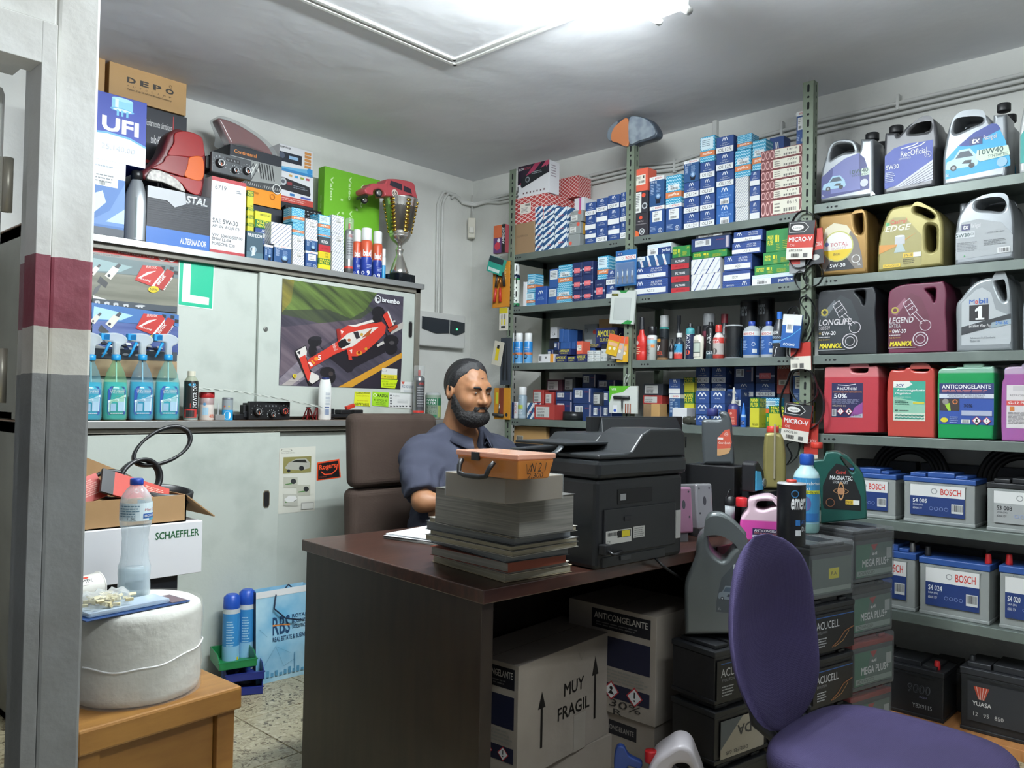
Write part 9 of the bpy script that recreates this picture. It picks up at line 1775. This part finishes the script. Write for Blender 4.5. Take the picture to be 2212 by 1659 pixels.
def back_shell(name,parent,W_,z0,z1,y0,lean,curve,th,mat,bulge=.03,pw=2.6,flat_bottom=.0):
 rows=[]; n=26; K=16
 pts=[]
 for side in (0,1):
  for i in range(n+1):
   t=i/n; z=z0+(z1-z0)*t; hw=W_/2*max(1-abs(2*t-1)**pw*(1 if t>.5 else 1-flat_bottom),0.02)**(1/2.2)
   yl=y0+lean*t+bulge*math.sin(t*PI*1.1+.3)
   row=[]
   for k in range(K+1):
    u=k/K*2-1; e=max(0,1-u**4)**.5; row.append((u*hw,yl-curve*u*u*(hw/(W_/2))**2+(th/2*e if side else -th/2*e)*min(1,6*min(t,1-t)+.15),z))
   pts.append(row)
 a,b=pts[:n+1],pts[n+1:]
 for i in range(n+1):rows.append(a[i]+b[i][::-1])
 mb=MB(); mb.grid(rows,mat,True,True); mb.add(rows[0],[tuple(range(len(rows[0])))],mat); mb.add(rows[-1],[tuple(range(len(rows[0])))[::-1]],mat)
 return mb.build(name,parent,fix=True)
back_shell('backrest',pch,.44,.455,.92,.225,.12,.055,.045,m_pf,bulge=.045)
o=MB(); o.tube([(0,.05,.40),(0,.22,.39),(0,.325,.44),(0,.36,.62)],.016,m_blk,10); o.build('back_support',pch); RB('seat_plate',pch,-.1,-.1,.385,.1,.12,.405,m_blk)
o=MB(); o.cyl(.025,.08,.385,m_blk,20); o.build('gas_column',pch)
for k in range(5):
 a=2*PI*k/5+.3; o=MB(); o.tube([(0,0,.085),(.14*math.cos(a),.14*math.sin(a),.08),(.27*math.cos(a),.27*math.sin(a),.06)],[.022,.018,.013],m_blk,8); o.build('base_leg',pch)
 T=Matrix.Translation((.27*math.cos(a),.27*math.sin(a),.027))@Matrix.Rotation(a+PI/2,4,'Z')@Matrix.Rotation(PI/2,4,'Y'); o=MB(); o.lathe([(.022,-.014),(.026,-.008),(.026,.008),(.022,.014)],m_blk,18,T=T); o.build('castor',pch)
# ==== BROWN OFFICE CHAIR
m_br=mesh_fabric('brown_fabric','#3b2f29','#463a33',420)
oc_=empty('office_chair',(2.36,2.66,0),math.radians(2)); tag(oc_,'high-backed brown fabric office chair behind the seated person','chair')
ol=smooth_pts([(-.26,.2),(-.27,0),(-.26,-.2),(-.2,-.26),(.2,-.26),(.26,-.2),(.27,0),(.26,.2),(.2,.24),(-.2,.24)],True,6)
cushion('seat',oc_,ol,.43,.10,m_br)
def pad(name,z0,z1,w):
 o=MB(); o.frustum((-w/2,.235,w/2,.32),(-w/2,.255,w/2,.34),z0,z1,m_br); o=o.build(name,oc_); bev(o,.035,5); return o
pad('lower_backrest',.50,.86,.50); pad('upper_backrest',.862,1.185,.50)
for s_ in (-1,1):
 o=MB(); o.tube([(s_*.20,.0,.40),(s_*.31,.0,.42),(s_*.315,.02,.62)],.016,m_blk,8); o.build('arm_post',oc_)
 o=RB('armrest',oc_,s_*.315-.03,-.16,.62,s_*.315+.03,.14,.655,M('#2c2e2e',.35),.012)
o=MB(); o.cyl(.028,.08,.38,m_blk,20); o.build('gas_column',oc_)
for k in range(5):
 a=2*PI*k/5; o=MB(); o.tube([(0,0,.085),(.3*math.cos(a),.3*math.sin(a),.035)],[.024,.014],m_blk,8); o.build('base_leg',oc_)
# ==== THE SEATED MAN (distance fields polygonised into smooth meshes)
def surfnet(f,lo,hi,h):
 ax=[np.arange(lo[i],hi[i]+h,h) for i in range(3)]; X,Y,Z=np.meshgrid(*ax,indexing='ij'); V=f(X,Y,Z); S=V<0
 n=np.array(V.shape); cells=tuple(n-1); acc=np.zeros(cells+(3,)); cnt=np.zeros(cells)
 c8=[(i,j,k) for i in (0,1) for j in (0,1) for k in (0,1)]
 sl=lambda o:tuple(slice(o[i],n[i]-1+o[i]) for i in range(3))
 for a in c8:
  for d in range(3):
   if a[d]==0:
    b=list(a); b[d]=1; va,vb=V[sl(a)],V[sl(b)]; m=(va<0)!=(vb<0); t=np.where(m,va/np.where(m,va-vb,1),0)
    for q in range(3):acc[...,q]+=np.where(m,a[q]+(t if q==d else 0),0)
    cnt+=m
 act=cnt>0; idx=-np.ones(cells,int); idx[act]=np.arange(act.sum()); g=np.argwhere(act)
 P=(acc[act]/cnt[act][:,None]+g)*h+np.array(lo); F=[]
 for d in range(3):
  u,w=(d+1)%3,(d+2)%3; s0=[slice(None)]*3; s1=[slice(None)]*3; s0[d]=slice(0,-1); s1[d]=slice(1,None)
  A,B=S[tuple(s0)],S[tuple(s1)]; e=np.argwhere(A!=B); e=e[(e[:,u]>0)&(e[:,w]>0)&(e[:,u]<n[u]-1)&(e[:,w]<n[w]-1)]
  du=np.zeros(3,int); du[u]=1; dw=np.zeros(3,int); dw[w]=1
  q=np.stack([idx[tuple((e-du-dw).T)],idx[tuple((e-dw).T)],idx[tuple(e.T)],idx[tuple((e-du).T)]],1); inside=A[tuple(e.T)]
  F.append(np.where(inside[:,None],q,q[:,::-1]))
 return P,np.concatenate(F)
def sd_e(c,r):return lambda x,y,z:(np.sqrt(((x-c[0])/r[0])**2+((y-c[1])/r[1])**2+((z-c[2])/r[2])**2)-1)*min(r)
def sd_c(a,b,ra,rb):
 a,b=np.array(a),np.array(b); d=b-a; L2=(d*d).sum()
 def f(x,y,z):
  t=np.clip(((x-a[0])*d[0]+(y-a[1])*d[1]+(z-a[2])*d[2])/L2,0,1)
  return np.sqrt((x-a[0]-t*d[0])**2+(y-a[1]-t*d[1])**2+(z-a[2]-t*d[2])**2)-(ra+(rb-ra)*t)
 return f
def smin(a,b,k):h=np.clip(.5+.5*(b-a)/k,0,1); return b+(a-b)*h-k*h*(1-h)
def U(fs,k=.03):
 def f(x,y,z):
  v=fs[0](x,y,z)
  for g in fs[1:]:v=smin(v,g(x,y,z),k)
  return v
 return f
def netobj(name,shells,mat,parent):
 mb=MB()
 for P,F in shells:mb.add([tuple(p) for p in P],[tuple(int(i) for i in q) for q in F],mat,True)
 return mb.build(name,parent)
HC=np.array([-.030,-.085,1.286]); HS=1.0; pt_,yw=math.radians(9),math.radians(-4)
RH=np.array(Matrix.Rotation(yw,3,'Z')@Matrix.Rotation(pt_,3,'X'))
def tohead(P):return (P*HS)@RH.T+HC
head0=U([sd_e((0,.015,.035),(.080,.100,.095)),sd_e((0,-.028,-.03),(.066,.074,.092)),sd_e((0,-.036,-.078),(.052,.055,.046)),sd_c((-.036,-.078,.030),(.036,-.078,.030),.017,.017),sd_e((-.042,-.066,-.026),(.026,.026,.024)),sd_e((.042,-.066,-.026),(.026,.026,.024)),sd_c((0,.03,-.07),(0,.055,-.2),.064,.068)],.028)
def headf(x,y,z):
 v=head0(x,y,z)
 for s in (-1,1):v=-smin(-v,sd_e((s*.031,-.112,.012),(.020,.018,.011))(x,y,z),.014)
 v=smin(v,sd_c((0,-.094,.022),(0,-.122,-.022),.009,.0135)(x,y,z),.014)
 for s in (-1,1):
  v=smin(v,sd_e((s*.0125,-.108,-.027),(.010,.011,.009))(x,y,z),.008); v=smin(v,sd_e((s*.031,-.083,.010),(.016,.012,.0105))(x,y,z),.005)
  ear=sd_e((s*.084,.018,.0),(.011,.022,.033))(x,y,z); ear=np.maximum(ear,-sd_e((s*.094,.014,.003),(.009,.012,.020))(x,y,z)); v=smin(v,ear,.008)
 for zz,r in ((-.056,.0055),(-.066,.0065)):v=smin(v,sd_e((0,-.097,zz),(.025,.012,r))(x,y,z),.006)
 return v+.0006*np.sin(x*210)*np.sin(z*160)*(z>.03)
off=lambda x,y,z:head0(x,y,z)
def hairf(x,y,z):
 ax=abs(x); yb=-.056+.34*ax+.35*np.clip(.075-z,0,.1)*(ax>.03); reg=np.maximum(yb-y,-.045-z+1.4*np.clip(.04-y,0,.1))
 reg=reg+.003*np.sin(x*160); return np.maximum(off(x,y,z)-.001-.010*np.clip(-reg/.02,0,1)-.0008*np.sin(x*300+y*200),reg)
def beardf(x,y,z):
 ax=abs(x); b=smin(off(x,y,z),sd_e((0,-.058,-.097),(.050,.046,.030))(x,y,z),.02)+.0016*np.sin(x*420+z*130)*np.sin(z*380+y*200)
 top=z-np.maximum(-.066,-.006+.95*y)-.002*np.sin(ax*300+y*160); mo=np.maximum(np.maximum(ax-.034,z+.045),-.070-z)
 reg=np.minimum(top,mo); v=np.maximum(np.maximum(b-.002-.007*np.clip(-reg/.014,0,1),reg),y-.010); v=np.maximum(v,(-.075-z)-1.2*np.clip(-y,0,.1)); return np.maximum(v,-sd_e((0,-.112,-.062),(.021,.03,.0065))(x,y,z))
m_skin=MN('skin','#8c6244','#a57655',9,5,.5,bump=.12,bscale=120,bdist=.002,spec=.4); m_skin.node_tree.nodes['Principled BSDF'].inputs['Subsurface Weight'].default_value=.08
m_hair=MN('black_hair','#08080a','#17171a',60,4,.5,stretch=(4,1,1),bump=.6,bscale=180,bdist=.004); m_beard=MN('greying_beard','#0c0b0c','#2e2b2a',130,3,.65,bump=.9,bscale=240,bdist=.005,lo=.45,hi=.75)
m_shirt=MN('slate_blue_polo','#353845','#3f4250',4,4,.85,bump=.25,bscale=9,bdist=.02,spec=.2)
man=empty('person',(2.425,2.585,0),math.radians(-3)); tag(man,'person in a slate blue polo shirt seated at the desk behind the books','person')
SHR,ELR,WRR=(-.225,.02,1.01),(-.28,-.11,.845),(-.115,-.32,.84); SHL,ELL,WRL=(.255,.0,1.01),(.31,-.14,.86),(.15,-.34,.84)
torso=[sd_e((.01,-.02,.70),(.235,.19,.21)),sd_e((.01,.0,.91),(.235,.150,.19)),sd_c((-.165,.02,1.025),(.185,.01,1.025),.072,.072),sd_c((-.07,.01,1.085),(.08,.0,1.085),.056,.056),sd_c((-.09,.0,.56),(.09,.0,.56),.12,.12)]
arms=[sd_c(SHR,ELR,.058,.047),sd_c(ELR,WRR,.047,.029),sd_c(SHL,ELL,.058,.047),sd_c(ELL,WRL,.047,.029)]
legs=[sd_c((s*.10,.0,.575),(s*.14,-.40,.565),.085,.066) for s in (-1,1)]+[sd_c((s*.14,-.40,.565),(s*.15,-.36,.12),.062,.042) for s in (-1,1)]
bodyf=lambda x,y,z:U(torso+[sd_c((.0,.0,1.06),(-.02,-.045,1.2),.072,.066)]+arms+legs,.03)(x,y,z)+.008
def handf(s,W,dr):
 W=np.array(W); d=np.array(dr)/np.linalg.norm(dr); r=np.cross(d,(0,0,1)); fs=[sd_c(W-d*.03,W+d*.03,.027,.024),sd_c(W+d*.03-r*.018,W+d*.055-r*.022,.015,.014),sd_c(W+d*.03+r*.018,W+d*.055+r*.022,.015,.014)]
 for i,L in enumerate((.072,.082,.076,.058)):
  o=r*s*(-.026+.0175*i); a=W+d*.06+o; b=a+d*L*.5+np.array((0,0,.004)); c=b+d*L*.45-np.array((0,0,.018)); fs+=[sd_c(a,b,.0095,.0085),sd_c(b,c,.0085,.0068)]
 t=W+d*.01-r*s*.026; fs+=[sd_c(t,t+d*.035-r*s*.022,.012,.0095),sd_c(t+d*.035-r*s*.022,t+d*.058-r*s*.022-np.array((0,0,.008)),.0095,.008)]
 return U(fs,.008)
sh=[surfnet(bodyf,(-.38,-.52,.04),(.40,.22,1.24),.011)]
for s,W,E_ in ((1,WRR,ELR),(-1,WRL,ELL)):sh.append(surfnet(handf(s,W,np.array((.12*s,-1,-.05))),(W[0]-.09,W[1]-.17,W[2]-.06),(W[0]+.09,W[1]+.05,W[2]+.05),.0042))
P,F=surfnet(headf,(-.11,-.15,-.2),(.11,.14,.145),.0036); sh.append((tohead(P),F))
netobj('body',sh,m_skin,man)
P,F=surfnet(hairf,(-.11,-.12,-.12),(.11,.14,.15),.004); netobj('hair',[(tohead(P),F)],m_hair,man)
P,F=surfnet(beardf,(-.1,-.15,-.17),(.1,.04,.05),.0036); netobj('beard',[(tohead(P),F)],m_beard,man)
e=MB(); e.lathe([(.001,-.004),(.006,0),(.001,.004)],M('#6b4a3c',.6),12,ey=.5); e.build('forehead_mark',man,tuple(tohead(np.array([[.004,-.0815,.072]]))[0]))
for s in (-1,1):
 e=MB(); e.lathe([(.001,-.0095),(.007,-.006),(.0095,0),(.007,.006),(.001,.0095)],M('#b8aca0',.2),14); e.build('eye',man,tuple(tohead(np.array([[s*.031,-.0865,.0105]]))[0]))
 e=MB(); q=[tuple(tohead(np.array([[s*(.031+.004),-.0985,.009]]))[0])]; e.lathe([(.001,-.004),(.0045,0),(.001,.004)],M('#1c120c',.15),12); e.build('iris',man,q[0])
 e=MB(); e.tube([tuple(tohead(np.array([p]))[0]) for p in ((s*.010,-.1,.026),(s*.025,-.101,.034),(s*.042,-.094,.033),(s*.053,-.082,.026))],[.0045,.006,.005,.002],m_hair,8); e.build('eyebrow',man)
def shirtf(x,y,z):
 v=U(torso,.04)(x,y,z)-.012
 for S_,E_ in ((SHR,ELR),(SHL,ELL)):
  S2,E2=np.array(S_),np.array(E_); v=smin(v,sd_c(S2,S2+(E2-S2)*.80,.068,.072)(x,y,z),.05); d=(E2-S2)/np.linalg.norm(E2-S2); c=S2+(E2-S2)*.86
  cut=(x-c[0])*d[0]+(y-c[1])*d[1]+(z-c[2])*d[2]; near=np.sqrt((x-c[0])**2+(y-c[1])**2+(z-c[2])**2)<.13; v=np.where(near,np.maximum(v,cut),v)
 v=v+.0045*np.sin(z*38+x*22+3*np.sin(y*14))*np.sin(x*26+y*30+z*9)+.003*np.sin((z+abs(x)*1.4)*75)*(z<.98)
 v=np.maximum(v,-sd_c((.0,.0,1.09),(.0,-.03,1.25),.078,.09)(x,y,z)); return np.maximum(v,-sd_c((.0,-.11,1.10),(.0,-.16,.96),.06,.012)(x,y,z))
netobj('polo_shirt',[surfnet(shirtf,(-.40,-.26,.52),(.42,.2,1.2),.0085)],m_shirt,man)
rows=[]; n=44
for k,(dr,dz) in enumerate(((.0,.0),(.004,.022),(.010,.026),(.028,.006),(.040,-.014),(.036,-.017),(.012,.010),(.003,-.004))):
 row=[]
 for i in range(n+1):
  a=-PI/2+.42+(2*PI-.84)*i/n; fr_=max(0,-math.sin(a)); R_=.084+dr; row.append((.004+R_*math.cos(a)*(1.02+.0*fr_),.0+R_*math.sin(a)*1.10-.04*fr_**3,1.110+dz-.052*fr_**2-(.012 if k in (3,4,5) else 0)*fr_))
 rows.append(row)
rows.append(rows[0]); mb=MB(); mb.grid(rows,m_shirt,True); mb.build('collar',man)
tr_=U([sd_c((-.1,.0,.57),(.1,.0,.57),.13,.13)]+[sd_c((s*.10,.0,.575),(s*.14,-.40,.565),.092,.074) for s in (-1,1)]+[sd_c((s*.14,-.40,.565),(s*.15,-.36,.13),.070,.055) for s in (-1,1)],.03)
netobj('trousers',[surfnet(lambda x,y,z:np.maximum(tr_(x,y,z),z-.62),(-.27,-.5,.05),(.27,.18,.66),.014)],M('#20242c',.8),man)
for s in (-1,1):netobj('shoe',[surfnet(lambda x,y,z:np.maximum(U([sd_e((s*.15,-.42,.045),(.05,.13,.045)),sd_c((s*.15,-.36,.05),(s*.15,-.36,.11),.045,.04)],.03)(x,y,z),.001-z),(s*.15-.08,-.58,-.01),(s*.15+.08,-.26,.16),.01)],m_blk,man)
bpy.data.objects['office_chair'].location.z=0
